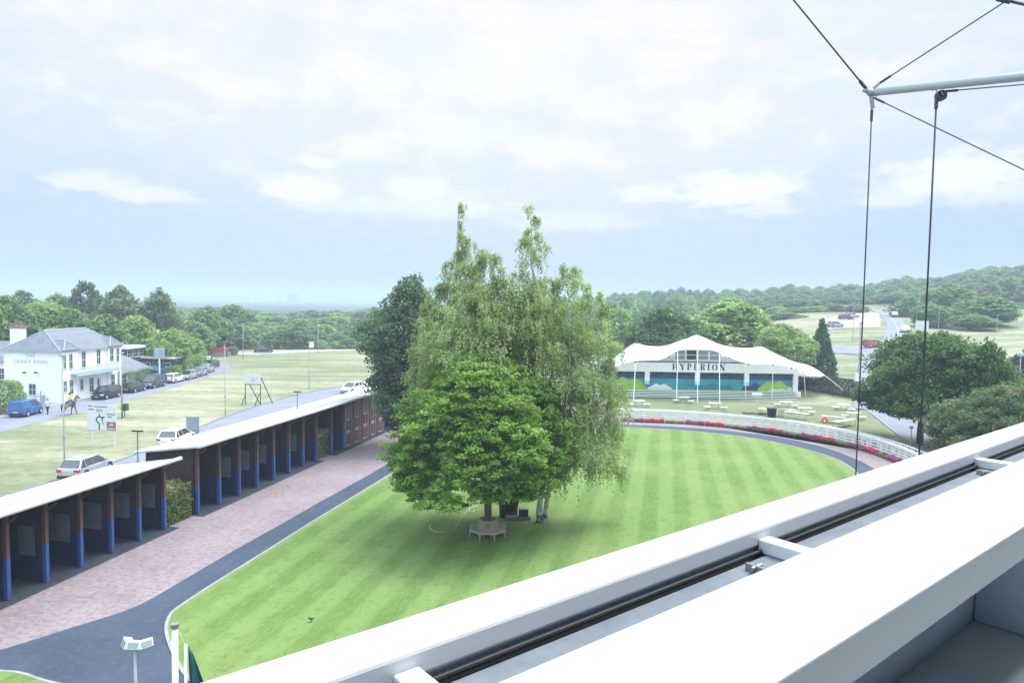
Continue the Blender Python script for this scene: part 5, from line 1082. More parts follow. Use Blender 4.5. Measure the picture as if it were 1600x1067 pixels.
    MB().box(-hw * .86, hw * .86, -L_ * .5 - .012, -L_ * .47, .26, .44).build('bumper', M_trim, o); MB().box(-hw * .6, hw * .6, L_ * .48, L_ * .505, .42, .55).build('grille', M_trim, o)
    return o
P_silver = paint('silver', (.48, .50, .53), .5); P_wh = paint('white', (.75, .75, .76), 0); P_bl = paint('black', (.018, .022, .035), .3); P_gn = paint('dark_green', (.02, .06, .065), .4); P_gr = paint('dark_grey', (.06, .075, .11), .4)
P_blu = paint('bright_blue', (.012, .13, .36), .2); P_lb = paint('pale_blue', (.30, .38, .50), .4); P_rd = paint('red', (.50, .03, .04), .1)
def onroad(px, py): return G(px, py)
rz_ = 0.0
PR = 'cars parked along the pub road'
for px, py, az, kind, pm, lab, L_, Hh, nm_ in [
    (41, 648.5, R(-5), 'van', P_blu, 'bright blue small van parked beside the leafy shrub, its rear doors facing left', 3.7, 1.72, 'parked_van'),
    (166, 622, R(181), 'mpv', P_bl, 'black people carrier parked in front of the pub door, facing the camera', 4.1, 1.62, 'parked_car'),
    (209, 612, R(0), 'hatch', P_gn, 'dark green hatchback with a yellow rear plate, right of the black people carrier', 3.9, 1.42, 'parked_car'),
    (240, 605, R(180), 'mpv', P_gr, 'large dark grey people carrier with a silver roof, below the pub sign post', 4.6, 1.85, 'parked_car'),
    (272, 597, R(-1), 'hatch', P_wh, 'white car with red tail lights parked just behind the large dark people carrier', 4.2, 1.45, 'parked_car'),
    (294, 592, R(178), 'hatch', P_silver, 'silver car parked between the white car and the pale blue one', 4.2, 1.45, 'parked_car'),
    (311, 587, R(176), 'hatch', P_lb, 'pale blue car parked at the start of the bend', 4.1, 1.45, 'parked_car'),
    (323, 581.5, R(-7), 'hatch', P_silver, 'silver hatchback seen from behind at the bend, beside the dark one', 4.1, 1.5, 'parked_car'),
    (313, 572.5, R(-70), 'hatch', P_wh, 'white car parked sideways with a dark lower body, left at the bend', 4.3, 1.5, 'parked_car'),
    (331, 574, R(-2), 'mpv', P_bl, 'dark car at the far end of the row, right side of the bend', 4.2, 1.55, 'parked_car'),
    (325, 568, R(-10), 'hatch', P_wh, 'white car furthest along the pub road, below the red barrier', 4.2, 1.5, 'parked_car')]:
    p = onroad(px, py); car(p, az, kind, pm, lab, nm_, 'van' if kind == 'van' else 'car', PR, L_, 1.78, Hh)
p = onroad(412, 551); car(p, R(72), 'hatch', P_bl, 'lone black car parked on the track beyond the mown field', L_=4.4, Hh=1.6)
p = onroad(136, 742); car(p, R(2), 'hatch', P_silver, 'silver hatchback driving away on the road behind the nearest stable roof', 'moving_car', L_=4.2, Hh=1.5)
p = onroad(276, 694); car(p, R(-2), 'hatch', P_wh, 'white hatchback with bright red tail lights beside the grey road sign back', 'moving_car', L_=4.1, Hh=1.5)
p = onroad(551, 613); car(p, R(200), 'hatch', P_wh, 'white car coming towards the camera, just above the far stable roof', 'moving_car', L_=4.4, Hh=1.5)
p = onroad(590, 606); car(p, R(212), 'van', P_wh, 'white van half hidden by the dark hanging branches at the end of the stable roof', 'moving_van', 'van', L_=4.9, W=1.9, Hh=2.1)
def carT(px, py, az, kind, pm, lab, nm_='parked_car', **k_):
    p = T(px, py); o = car(p, az, kind, pm, lab, nm_, 'car', None, z=max(p.z + .15, .012), **k_); return o
carT(1364, 544, R(80), 'mpv', P_rd, 'red car turning at the junction beyond the tent guy rope', 'moving_car', L_=3.7, Hh=1.55)
carT(1414, 520, R(180 + 25), 'hatch', P_wh, 'white car driving down the hill road towards the camera', 'moving_car', L_=4.3, Hh=1.6)
carT(1397, 496, R(180 + 18), 'hatch', P_gn, 'small dark car higher up the hill road', 'moving_car', L_=4.3, Hh=1.6)
carT(1305, 512, R(75), 'hatch', P_lb, 'pale blue car at the lower left corner of the hillside car park', L_=4.3, Hh=1.5)
carT(1322, 500, R(85), 'hatch', P_gr, 'dark grey car parked in the hillside car park, left of two', L_=4.4, Hh=1.5)
carT(1331, 497, R(85), 'hatch', P_silver, 'silver car parked in the hillside car park behind the dark grey one', L_=4.4, Hh=1.5)
carT(1388, 487, R(60), 'hatch', P_wh, 'tiny white car at the top of the hill road', 'moving_car', L_=4.4, Hh=1.5)

# ------------------------------------------------------------------ lamp posts and signs on the left
M_galv = mat('galvanised_pole', (.33, .37, .37), .5, (.27, .31, .31), 3); M_green = mat('dark_green_paint', (.02, .10, .075), .5); M_sback = mat('grey_sign_back', (.22, .26, .30), .6, (.27, .31, .35), 2)
def lamp(px, pyb, pyt, label, r=.055, style='top', split=None, base=None):
    b = base or G(px, pyb); h = at(px, pyt, b.y).z; o = empty('street_lamp', (b.x, b.y, terr(b.x, b.y)), 0, label, 'street lamp'); h -= terr(b.x, b.y)
    if split: MB().tube([(0, 0, 0), (0, 0, split)], [r * 1.5, r * 1.3], 8).build('lower_pole', M_green, o, smooth=True)
    mb = MB(); mb.tube([(0, 0, split or 0), (0, 0, (split or 0) + .9), (0, 0, h - .15)], [r * 1.3, r, r * .7], 8); mb.build('pole', M_galv if not style == 'T' else M_green, o, smooth=True)
    if not split: MB().tube([(0, 0, h * .245), (0, 0, h * .265)], r * 2.0, 8).build('collar', M_galv, o)
    if style == 'T': MB().box(-.32, .32, -.05, .05, h - .12, h - .04).build('head', M_trim, o); 
    else: q = MB(); q.box(-.12, .12, -.3, .3, h - .15, h - .02); q.build('lantern', M_lead, o)
    return o
lamp(101, 726, 553, 'tall grey lamp post in front of the pub gable wall, above the silver hatchback', .06)
lp = lamp(191, 653, 550, 'pale lamp post with a green foot right of the roundabout sign', .055, split=1.9)
lb2 = empty('litter_bin', (*G(193.5, 652).to_2d(), 0), 0, 'small green and yellow bin fixed by the lamp post beside the roundabout sign', 'bin'); MB().box(-.05, .45, -.2, .2, .75, 1.5).build('bin_body', M_green, lb2); MB().box(-.4, -.1, -.1, .1, .85, 1.35).build('yellow_box', mat('yellow_green_box', (.5, .55, .1), .5), lb2); MB().tube([(.1, 0, 0), (.1, 0, .8)], .05, 6).build('post', M_green, lb2)
l3 = lamp(352, 649, 532, 'grey lamp post with a dark head left of the folding sign board', .055)
MB().box(-.17, .17, -.3, .0, 8.3, 8.85).build('dark_head', M_trim, l3)
l4 = lamp(483, 608, 534, 'grey lamp post with a white box near its top, standing above the long roof', .055); MB().box(.1, .6, -.2, .2, 6.1, 6.9).build('white_box', M_white, l4)
lamp(380, 560, 505, 'thin distant pole at the far edge of the field, left one', .07); lamp(497, 552, 503, 'thin distant pole beyond the field, behind the low bushes', .07)
for (px, pyt, x, y), lb_ in zip([(268, 672, -2.7, 10.7), (494, 611, -2.5, 28.4)], ['green post with a flat T-shaped head behind the near clipped bush', 'green post with a flat T-shaped head behind the far clipped bush']):
    b = stw(x, y); lamp(px, 0, pyt, lb_, .045, 'T', base=b)
def board(name, px0, px1, pyt, pyb, D, rz, label, cat, legs, m, pole_m=M_white, th_=.03):
    a = at(px0, pyt, D); b = at(px1, pyt, D); c = at((px0 + px1) / 2, pyb, D); w = (b - a).length; o = empty(name, ((a.x + b.x) / 2, D, 0), rz, label, cat); z0, z1 = c.z, (a.z + b.z) / 2
    MB().box(-w / 2, w / 2, -th_, th_, z0, z1).build('board', m, o)
    for x in legs: MB().tube([(x * w, .06, 0), (x * w, .06, z0 + (z1 - z0) * .9)], .06, 8).build('post', pole_m, o)
    return o, w, z0, z1
M_signw = mat('white_sign_face', (.62, .64, .66), .5); M_ink = mat('black_sign_ink', (.03, .035, .045), .6); M_sgreen = mat('green_route_patch', (.16, .30, .06), .5); M_sbrown = mat('brown_tourist_patch', (.30, .12, .09), .6)
D = 59.5; so2, w, z0, z1 = board('roundabout_sign', 134, 184, 632.5, 672, D, R(-8), 'large white roundabout direction sign with a brown horse racing panel', 'road sign', (-.36, .42), M_signw, M_signw)
hgt = z1 - z0; MB().box(-w / 2 - .02, w / 2 + .02, -.025, .045, z0 - .03, z0).build('lower_edge', M_sback, so2)
Y_ = -.034
def sgn(mb, fx0, fx1, fz0, fz1, y=Y_, t=.006): return mb.box(w * (fx0 - .5), w * (fx1 - .5), y, y + t, z1 - hgt * fz1, z1 - hgt * fz0)
sgn(MB(), .30, .53, .165, .27).build('route_patch', M_sgreen, so2); sgn(MB(), .665, .985, .655, .985).build('tourist_patch', M_sbrown, so2)
cx, cz, rr_ = w * (.42 - .5), z1 - hgt * .59, hgt * .125
mb = MB()
for i in range(18):
    a0 = R(-45 + 300 * i / 18 + 15); a1 = R(-45 + 300 * (i + 1) / 18 + 15)
    mb.bar((cx + rr_ * 1.05 * math.cos(a0), Y_, cz + rr_ * math.sin(a0)), (cx + rr_ * 1.05 * math.cos(a1), Y_, cz + rr_ * math.sin(a1)), .012, .10, up=(math.cos((a0 + a1) / 2), 0, math.sin((a0 + a1) / 2)))
mb.bar((cx, Y_, cz + rr_), (cx, Y_, cz + rr_ + hgt * .12), .012, .10, up=(1, 0, 0)); mb.bar((cx - .03, Y_, cz - rr_), (cx - .03, Y_, z0 + .02), .012, .11, up=(1, 0, 0))
mb.bar((cx + rr_ * .8, Y_, cz + rr_ * .55), (cx + rr_ * 1.75, Y_, cz + rr_ * 1.1), .012, .11, up=(-.5, 0, 1)); mb.bar((cx + rr_ * .9, Y_, cz - rr_ * .75), (cx + rr_ * 1.7, Y_, cz - rr_ * 1.45), .012, .05, up=(.5, 0, 1)); mb.bar((cx - rr_ * 1.0, Y_, cz + .02), (cx - rr_ * 1.35, Y_, cz + .02), .012, .08); mb.build('roundabout_symbol', M_ink, so2)
g = random.Random(3); mb = MB()          # unreadable small lines of text: rows of short strokes
for fx0, fx1, fz in ((.03, .20, .06), (.24, .68, .07), (.03, .21, .19), (.68, .96, .36), (.69, .84, .46)):
    x = fx0
    while x < fx1: d = g.uniform(.012, .02); sgn(mb, x, x + d * .7, fz - .022, fz + .022, Y_, .005); x += d
    mb.build('lettering', M_ink, so2); mb = MB()
mb = MB(); x = .315
while x < .51: sgn(mb, x, x + .016, .19, .245, Y_ - .004, .004); x += .03
x = .69
while x < .96: sgn(mb, x, x + .013, .90, .95, Y_ - .004, .004); x += .021
mb.build('pale_print', M_signw, so2)
hx, hz_ = w * (.825 - .5), z1 - hgt * .77; mb = MB()     # galloping horse and jockey symbol
for a, b, t in [((-.16, .0), (.12, .03), .10), ((.10, .03), (.2, .12), .06), ((.19, .12), (.27, .08), .05), ((-.15, 0), (-.25, -.13), .04), ((-.12, -.02), (-.17, -.16), .04), ((.1, 0), (.22, -.1), .035), ((.08, -.02), (.16, -.14), .035), ((-.17, .03), (-.27, .02), .03), ((-.02, .05), (.06, .16), .07), ((.06, .15), (.13, .12), .04)]:
    mb.bar((hx + a[0] * .8, Y_ - .003, hz_ + a[1] * .8), (hx + b[0] * .8, Y_ - .003, hz_ + b[1] * .8), .005, t * .8, up=(-(b[1] - a[1]), 0, b[0] - a[0]))
mb.build('horse_symbol', M_signw, so2)
o, w, z0, z1 = board('direction_sign', 382, 408, 584, 600, 84, R(-6), 'small white sign board with a ring symbol on dark folding legs in the field', 'road sign', (), M_signw)
mb = MB(); cx, cz, rr_ = 0, (z0 + z1) / 2 - .1, .20
for i in range(14): a0 = 2 * math.pi * i / 14; a1 = 2 * math.pi * (i + 1) / 14; mb.bar((cx + rr_ * math.cos(a0), -.034, cz + rr_ * math.sin(a0)), (cx + rr_ * math.cos(a1), -.034, cz + rr_ * math.sin(a1)), .01, .07, up=(math.cos(a0), 0, math.sin(a0)))
mb.bar((-.25, -.034, cz + .42), (-.1, -.034, cz + .34), .01, .05, up=(0, 0, 1)); mb.bar((.45, -.034, cz + .1), (.45, -.034, cz + .42), .01, .05, up=(1, 0, 0)); mb.build('ring_symbol', M_sback, o)
for a, b in (((-w / 2 + .05, 0, z0), (-w / 2 + .05, 0, 0)), ((w / 2 - .05, 0, z0), (w / 2 - .05, 0, 0)), ((-w / 2 + .5, .05, z0 + .1), (-w / 2 + 1.1, 1.6, 0)), ((w / 2 - .0, .05, z1 - .4), (w / 2 + .75, 1.6, 0)), ((-w / 2 + .1, 0, 1.4), (-w / 2 - .15, -.6, 0)), ((w / 2 - .2, 0, 1.4), (w / 2 - .5, -.6, 0))):
    q = MB(); q.bar(a, b, .08); q.build('leg', M_green, o)
q = MB(); q.bar((-w / 2, 0, z0 - .05), (w / 2, 0, z0 - .05), .08, .1); q.build('bottom_rail', M_green, o)
o, w, z0, z1 = board('road_sign', 291, 311, 651, 682, 63.0, R(0), 'grey rear side of a tall road sign just above the long stable roof', 'road sign', (-.3, .3), M_sback, M_galv)
q = MB(); q.box(-w / 2, w / 2, -.06, -.031, z0 + .3, z0 + .36); q.box(-w / 2, w / 2, -.06, -.031, z1 - .5, z1 - .44); q.box(-w * .33, -w * .27, -.07, -.061, z0, z1); q.box(w * .27, w * .33, -.07, -.061, z0, z1); q.build('stiffening_rail', M_galv, o)
p = G(317, 561); o = empty('marker_sign', p, 0, 'small dark round-headed sign on a post left of the red barrier', 'road sign'); MB().tube([(0, 0, 0), (0, 0, 2.6)], .05, 6).build('post', M_galv, o); MB().tube([(0, -.03, 3.0), (0, .03, 3.0)], .5, 12).build('disc', M_trim, o)
p = G(342, 557); o = empty('road_barrier', p, R(6), 'red barrier board on a low pinkish wall at the bend of the pub road', 'barrier'); MB().box(-1.9, 1.9, -.1, .1, 1.1, 1.9).build('red_board', mat('red_barrier_board', (.55, .05, .06), .5), o); MB().box(-3.4, 2.4, .15, .5, 0, 1.1).build('wall', mat('pinkish_wall', (.42, .30, .26), .9), o)
for x in (-1.6, 1.6): MB().box(x - .06, x + .06, -.05, .05, 0, 1.1).build('leg', M_trim, o)

# ------------------------------------------------------------------ people and horse
def skin_body(name, verts, edges, radii, m, parent, sub=1, root=0):
    me = bpy.data.meshes.new(name); me.from_pydata(verts, edges, []); o = link(name, me, m, parent); s = o.modifiers.new('skin', 'SKIN')
    for i, r_ in enumerate(radii): me.skin_vertices[0].data[i].radius = r_ if isinstance(r_, tuple) else (r_, r_); 
    me.skin_vertices[0].data[root].use_root = True; b = o.modifiers.new('sub', 'SUBSURF'); b.levels = sub; b.render_levels = sub + 1
    return o
M_skin = mat('skin', (.48, .30, .23), .6); M_hair = mat('dark_hair', (.03, .02, .018), .8); M_hairb = mat('reddish_brown_hair', (.20, .09, .05), .8)
def chain(vs, es, rs, start, pts, rad):
    k0 = start
    for p_, r_ in zip(pts, rad): vs.append(p_); rs.append(r_); es.append((k0, len(vs) - 1)); k0 = len(vs) - 1
    return k0
def head(o, c, s, hair, hat=None, yaw=0):
    M = Matrix.Translation(c) @ Matrix.Rotation(yaw, 4, 'Z')
    h = MB(); rings = []
    for z, rx, ry, oy in [(-.115, .035, .04, .02), (-.095, .052, .065, .018), (-.05, .066, .085, .008), (0, .074, .094, 0), (.05, .074, .094, -.004), (.09, .06, .076, -.008), (.118, .028, .035, -.01)]:
        rings.append([M @ Vector((rx * math.cos(a) * s, (ry * math.sin(a) + oy) * s, z * s)) for a in [2 * math.pi * i / 12 for i in range(12)]])
    h.loft(rings); h.add([M @ Vector(v) for v in [(-.012 * s, .088 * s, .01), (.012 * s, .088 * s, .01), (0, .112 * s, -.025 * s), (0, .088 * s, -.035 * s)]], [(0, 1, 2), (0, 2, 3), (1, 3, 2)])
    for sx in (-1, 1): h.ball((M @ Vector((sx * .076 * s, -.005, -.01)))[:], .012, .02, .03, 6, 4)
    ho = h.build('head', M_skin, o, smooth=True); e = MB()
    for sx in (-1, 1): e.ball((M @ Vector((sx * .028 * s, .088 * s, .008)))[:], .009, .007, .007, 6, 4)
    e.add([M @ Vector(v) for v in [(-.022, .091, -.058), (.022, .091, -.058), (.018, .089, -.066), (-.018, .089, -.066)]], [(0, 1, 2, 3)]); e.build('face_features', M_hair, ho)
    q = MB(); rings = []
    for z, r_, oy in [(-.06, .075, -.045), (-.01, .086, -.028), (.04, .088, -.018), (.09, .072, -.014), (.127, .03, -.012)]: rings.append([M @ Vector((r_ * math.cos(a) * s, (r_ * 1.15 * math.sin(a) + oy) * s, z * s)) for a in [2 * math.pi * i / 12 for i in range(12)]])
    q.loft(rings).build('hair' if not hat else 'riding_helmet', hair if not hat else hat, ho, smooth=True)
def hand(o, wrist, d, s=1):
    d = Vector(d).normalized(); side = d.cross(Vector((0, 1, 0))); side = side.normalized() if side.length > .1 else Vector((1, 0, 0)); q = MB(); w = Vector(wrist)
    q.tube([w, w + d * .045, w + d * .09], [.022, .034, .030], 6)
    for i, ln in enumerate((.065, .075, .07, .055)): b = w + d * .088 + side * (-.026 + .017 * i); q.tube([b, b + d * ln * .5 + Vector((0, .008, 0)), b + d * ln + Vector((0, .022, 0))], [.009, .008, .006], 5)
    b = w + d * .03 + side * -.03; q.tube([b, b + d * .03 - side * .022, b + d * .06 - side * .026], [.011, .010, .008], 5); q.build('hand', M_skin, o, smooth=True)
def walker(loc, rz, top, legs_m, hair, label):
    o = empty('person', loc, rz, label, 'person'); s = 1.0
    vs = [(0, 0, .95)]; es = []; rs = [(.15, .11)]
    ch_ = chain(vs, es, rs, 0, [(0, .0, 1.1), (0, .01, 1.28), (0, .0, 1.42), (0, 0, 1.5), (0, .01, 1.58)], [(.125, .09), (.155, .105), (.14, .09), (.06, .055), (.05, .05)])
    for sx, ph in ((-1, 1), (1, -1)):
        chain(vs, es, rs, 0, [(sx * .095, 0, .88), (sx * .10, .10 * ph + .02, .50), (sx * .10, .13 * ph - .08 * (ph < 0), .10), (sx * .10, .13 * ph + .02, .04), (sx * .11, .13 * ph + .16, .035)], [.088, .058, .042, .042, .032])
        chain(vs, es, rs, 3, [(sx * .185, 0, 1.42), (sx * .235, -.09 * ph, 1.15), (sx * .24, -.10 * ph + .10, .92)], [.055, .042, .028])
    b = skin_body('body', vs, es, rs, legs_m, o)
    sh = []; 
    t = MB(); rings = []
    for z, rx, ry in [(.90, .178, .135), (1.0, .165, .125), (1.15, .155, .115), (1.3, .19, .13), (1.42, .20, .115), (1.49, .09, .075)]: rings.append([(rx * math.cos(a), ry * math.sin(a), z) for a in [2 * math.pi * i / 14 for i in range(14)]])
    t.loft(rings).build('shirt', top, o, smooth=True)
    for sx, ph in ((-1, 1), (1, -1)): q = MB(); q.tube([(sx * .16, 0, 1.43), (sx * .215, -.04 * ph, 1.29), (sx * .237, -.09 * ph, 1.14)], [.075, .066, .056], 8); q.build('sleeve', top, o, smooth=True); q = MB(); q.tube([(sx * .237, -.09 * ph, 1.15), (sx * .24, -.10 * ph + .10, .92)], [.043, .03], 8); q.build('forearm', M_skin, o, smooth=True); hand(o, (sx * .24, -.10 * ph + .10, .92), (0, .15, -1))
    head(o, (0, .02, 1.68), 1.0, hair); return o
pp = G(74.5, 647.5); walker((pp.x, pp.y, .01), R(185), mat('white_shirt_cloth', (.70, .68, .66), .8), mat('black_trousers', (.02, .022, .03), .8), M_hairb, 'person with reddish hair in a white top and black trousers walking beside the blue van')
M_bay = mat('bay_horse_coat', (.20, .085, .05), .5, (.26, .12, .07), 2); M_blk = mat('black_mane', (.02, .017, .016), .8)
def horse(loc, rz):
    o = empty('horse', loc, rz, 'bay horse with a black tail and dark legs, ridden along the pub road', 'horse'); vs = [(0, -.55, 1.22)]; es = []; rs = [(.27, .30)]          # local +y forward
    k1 = chain(vs, es, rs, 0, [(0, -.15, 1.16), (0, .25, 1.16), (0, .52, 1.22)], [(.28, .30), (.27, .32), (.22, .30)])
    k2 = chain(vs, es, rs, k1, [(0, .72, 1.48), (0, .90, 1.78), (0, .98, 1.92)], [(.13, .19), (.09, .13), (.09, .11)])
    chain(vs, es, rs, k2, [(0, 1.12, 1.84), (0, 1.32, 1.66), (0, 1.40, 1.60)], [(.085, .10), (.06, .07), (.05, .055)])
    for sx, f in ((-1, 1), (1, -1)):
        chain(vs, es, rs, 0, [(sx * .15, -.62, .95), (sx * .16, -.48 + .14 * f, .72), (sx * .16, -.78 + .12 * f, .50), (sx * .16, -.70 + .16 * f, .14), (sx * .16, -.66 + .18 * f, .05)], [.15, .10, .055, .04, .055])
        chain(vs, es, rs, k1, [(sx * .14, .52, .90), (sx * .14, .50 - .14 * f, .52), (sx * .14, .52 - .20 * f, .14), (sx * .14, .56 - .20 * f, .05)], [.12, .06, .038, .055])
    skin_body('body', vs, es, rs, M_bay, o)
    q = MB(); q.tube([(0, -.82, 1.34), (0, -.98, 1.2), (0, -1.02, .8), (0, -.98, .5)], [.05, .08, .07, .03], 8); q.build('tail', M_blk, o, smooth=True)
    q = MB(); q.tube([(0, .52, 1.52), (0, .68, 1.72), (0, .86, 1.95), (0, .97, 2.02), (0, 1.08, 1.96)], [.03, .05, .05, .045, .02], 6); q.build('mane', M_blk, o, smooth=True)
    for sx in (-1, 1):
        q = MB(); q.tube([(sx * .05, .94, 1.98), (sx * .06, .95, 2.06), (sx * .06, .96, 2.11)], [.03, .022, .004], 5); q.build('ear', M_bay, o, smooth=True); q = MB(); q.ball((sx * .08, 1.10, 1.86), .012, .016, .014, 6, 4); q.build('eye', M_blk, o)
    q = MB()
    for sx, f in ((-1, 1), (1, -1)):
        q.tube([(sx * .16, -.78 + .12 * f, .48), (sx * .16, -.70 + .16 * f, .12), (sx * .16, -.66 + .18 * f, .0)], [.05, .045, .06], 6); q.tube([(sx * .14, .50 - .14 * f, .48), (sx * .14, .52 - .20 * f, .12), (sx * .14, .56 - .20 * f, .0)], [.05, .043, .06], 6)
    q.build('dark_stocking', M_blk, o, smooth=True)
    q = MB(); rr = []
    for y, h_ in [(-.30, .0), (-.24, .05), (-.05, .02), (.14, .03), (.20, .09)]: rr.append([(x, y, z + h_) for x, z in ((-.30, 1.14), (-.26, 1.38), (-.12, 1.49), (.12, 1.49), (.26, 1.38), (.30, 1.14))])
    q.loft(rr, close=False, cap=False).build('saddle', mat('blue_saddle_cloth', (.06, .13, .30), .8), o, smooth=True)
    q = MB(); q.tube([(.09, 1.28, 1.66), (.16, .8, 1.62), (.1, .30, 1.62)], .01, 5); q.tube([(-.09, 1.28, 1.66), (-.16, .8, 1.62), (-.1, .30, 1.62)], .01, 5); q.build('reins', M_blk, o); return o
hpz = G(109, 648); hrz = -R(14); horse((hpz.x, hpz.y, .01), hrz)
rd = empty('person', (hpz.x, hpz.y, .01), hrz, 'rider in a yellow high-visibility top and dark helmet sitting on the bay horse', 'person')
vs = [(0, -.05, 1.58)]; es = []; rs = [(.15, .13)]
chain(vs, es, rs, 0, [(0, -.06, 1.75), (0, -.04, 1.95), (0, -.02, 2.08), (0, 0, 2.17), (0, .01, 2.22)], [(.12, .09), (.15, .10), (.13, .09), (.055, .05), (.05, .05)])
for sx in (-1, 1): chain(vs, es, rs, 0, [(sx * .22, .10, 1.50), (sx * .34, .32, 1.28), (sx * .33, .18, .90), (sx * .34, .34, .84)], [.09, .065, .045, .035]); chain(vs, es, rs, 3, [(sx * .18, -.02, 2.08), (sx * .22, .02, 1.82), (sx * .12, .26, 1.68)], [.05, .04, .028])
skin_body('body', vs, es, rs, mat('dark_blue_jodhpurs', (.04, .06, .12), .8), rd); M_hv = mat('yellow_high_visibility', (.72, .80, .12), .6)
q = MB(); rings = []
for z, rx, ry in [(1.60, .17, .14), (1.8, .155, .12), (1.98, .19, .13), (2.10, .18, .11), (2.16, .08, .07)]: rings.append([(rx * math.cos(a), ry * math.sin(a) - .04, z) for a in [2 * math.pi * i / 14 for i in range(14)]])
q.loft(rings).build('jacket', M_hv, rd, smooth=True)
for sx in (-1, 1): q = MB(); q.tube([(sx * .16, -.02, 2.09), (sx * .22, .02, 1.82), (sx * .125, .25, 1.685)], [.07, .058, .04], 8); q.build('sleeve', M_hv, rd, smooth=True); hand(rd, (sx * .12, .26, 1.68), (0, 1, -.2))
head(rd, (0, .02, 2.33), 1.0, M_hair, M_trim)
# ------------------------------------------------------------------ the pavilion under the stretch tent
YF = 98.0
def fx(px, py=600, Y=YF): return at(px, py, Y).x
def fz(px, py, Y=YF): return at(px, py, Y).z
PX0, PX1 = 10.0, fx(1247, 600); pv_o = Vector((PX0, YF, 0)); PWd = PX1 - PX0
pav = empty('pavilion', pv_o, 0, 'white open-fronted pavilion with black serif lettering and a teal painted wall', 'pavilion')
def X(px, py=600): return fx(px, py) - PX0
M_pwhite = mat('white_pavilion_paint', (.85, .85, .86), .6, (.80, .80, .82), 1.2); M_int = mat('grey_interior', (.42, .43, .48), .8, (.50, .51, .56), 2); M_blackb = mat('black_fitting', (.015, .015, .02), .6)
zfb = 3.55; zft = 5.05
MB().box(0, PWd, -.06, .10, zfb, zft - .15).build('fascia', M_pwhite, pav); MB().box(0, PWd, .12, 3.2, zft - .45, zft - .25).build('ceiling', M_pwhite, pav)
rf = MB(); rf.add([(-.4, .11, zft), (PWd - 3.5, .11, zft), (PWd - 3.5, 5, zft + .08), (-.4, 5, zft + .08), (-.4, .11, zft - .05), (PWd - 3.5, .11, zft - .05), (PWd - 3.5, 5, zft + .03), (-.4, 5, zft + .03)], [(0, 1, 2, 3), (7, 6, 5, 4), (0, 4, 5, 1), (2, 6, 7, 3), (1, 5, 6, 2), (3, 7, 4, 0)]); rf.build('roof', M_slate, pav)
MB().box(0, PWd, 3.0, 3.2, 0, zft - .26).build('rear_wall', mat('pale_lilac_wall', (.66, .66, .72), .8, (.72, .72, .78), 1), pav); MB().box(PWd - .15, PWd, .15, 3.2, 0, zft - .5).build('side_wall', M_pwhite, pav); MB().box(0, PWd, .0, 5.3, -.05, .02).build('floor', M_int, pav)
for a in (1011, 1089.5, 1166.5): x = X(a); MB().box(x - .34, x + .34, -.05, .30, 1.75, zfb).build('column', M_pwhite, pav); MB().box(x - .345, x + .345, -.056, .30, 1.75, 2.25).build('column_foot', mat('pale_blue_paint', (.35, .60, .72), .6), pav)
x = X(1243); MB().box(x - .32, x + .34, -.05, .35, 0, zfb).build('column', M_pwhite, pav); MB().box(x + .1, x + .7, -.3, .3, .02, 1.0).build('column_plinth', M_pwhite, pav)
# painted low wall: teal with green hills and pale clouds
M_teal = mat('teal_mural_paint', (.015, .22, .30), .6, (.02, .30, .36), .5); M_deep = mat('deep_blue_mural_paint', (.015, .045, .13), .6); M_hill = mat('lime_green_mural_paint', (.24, .42, .04), .6, (.33, .50, .06), .8); M_cloud = mat('pale_mural_paint', (.62, .66, .72), .7)
mw = MB().box(0, PWd - .5, .42, .55, .9, 2.95).build('mural_wall', M_teal, pav)
MB().box(0, PWd - .5, .405, .42, 2.55, 3.02).build('mural_top_band', M_deep, mw)
def lump(x0, x1, z0, z1, seed, m, y, nm_):
    g = random.Random(seed); n = 26; pts = []
    for i in range(n + 1):
        t = i / n; h = math.sin(math.pi * t) ** .5 * (z1 - z0) * (1 + .16 * math.sin(t * 17 + seed) + g.uniform(-.05, .05)); pts.append((x0 + (x1 - x0) * t, z0 + h))
    vs = [(x_, y, z_) for x_, z_ in pts] + [(x_, y + .012, z_) for x_, z_ in pts]; k_ = len(pts)
    mb = MB(); mb.add(vs, [tuple(range(k_)), tuple(range(2 * k_ - 1, k_ - 1, -1))] + [(i, i + k_, (i + 1) % k_ + k_, (i + 1) % k_) for i in range(k_)]); mb.build(nm_, m, mw)
lump(X(945), X(1013), .95, 2.5, 1, M_hill, .39, 'mural_hill'); lump(X(1012), X(1052), .98, 1.75, 2, M_cloud, .375, 'mural_cloud'); lump(X(1185), X(1240), .95, 2.35, 3, M_hill, .39, 'mural_hill'); lump(X(1200), X(1238), .92, 1.3, 4, M_cloud, .375, 'mural_cloud'); lump(X(1160), X(1200), .95, 2.0, 5, M_deep, .395, 'mural_hill'); lump(X(1085), X(1150), .95, 1.9, 6, mat('mid_teal_mural_paint', (.02, .16, .25), .6), .395, 'mural_hill'); lump(X(1232), X(1242), .95, 1.6, 7, M_cloud, .37, 'mural_cloud')
g = random.Random(9)
for px in (950, 985, 1024, 1063, 1101, 1141, 1176): x = X(px); MB().box(x - .45, x + .45, .14, .4, 3.1, 3.45).build('black_speaker', M_blackb, pav)
for px in (975, 1040, 1075, 1120, 1190, 1215): x = X(px); MB().box(x - .10, x + .10, 2.8, 2.99, 2.9, 3.5).build('wall_box', M_blackb, pav)
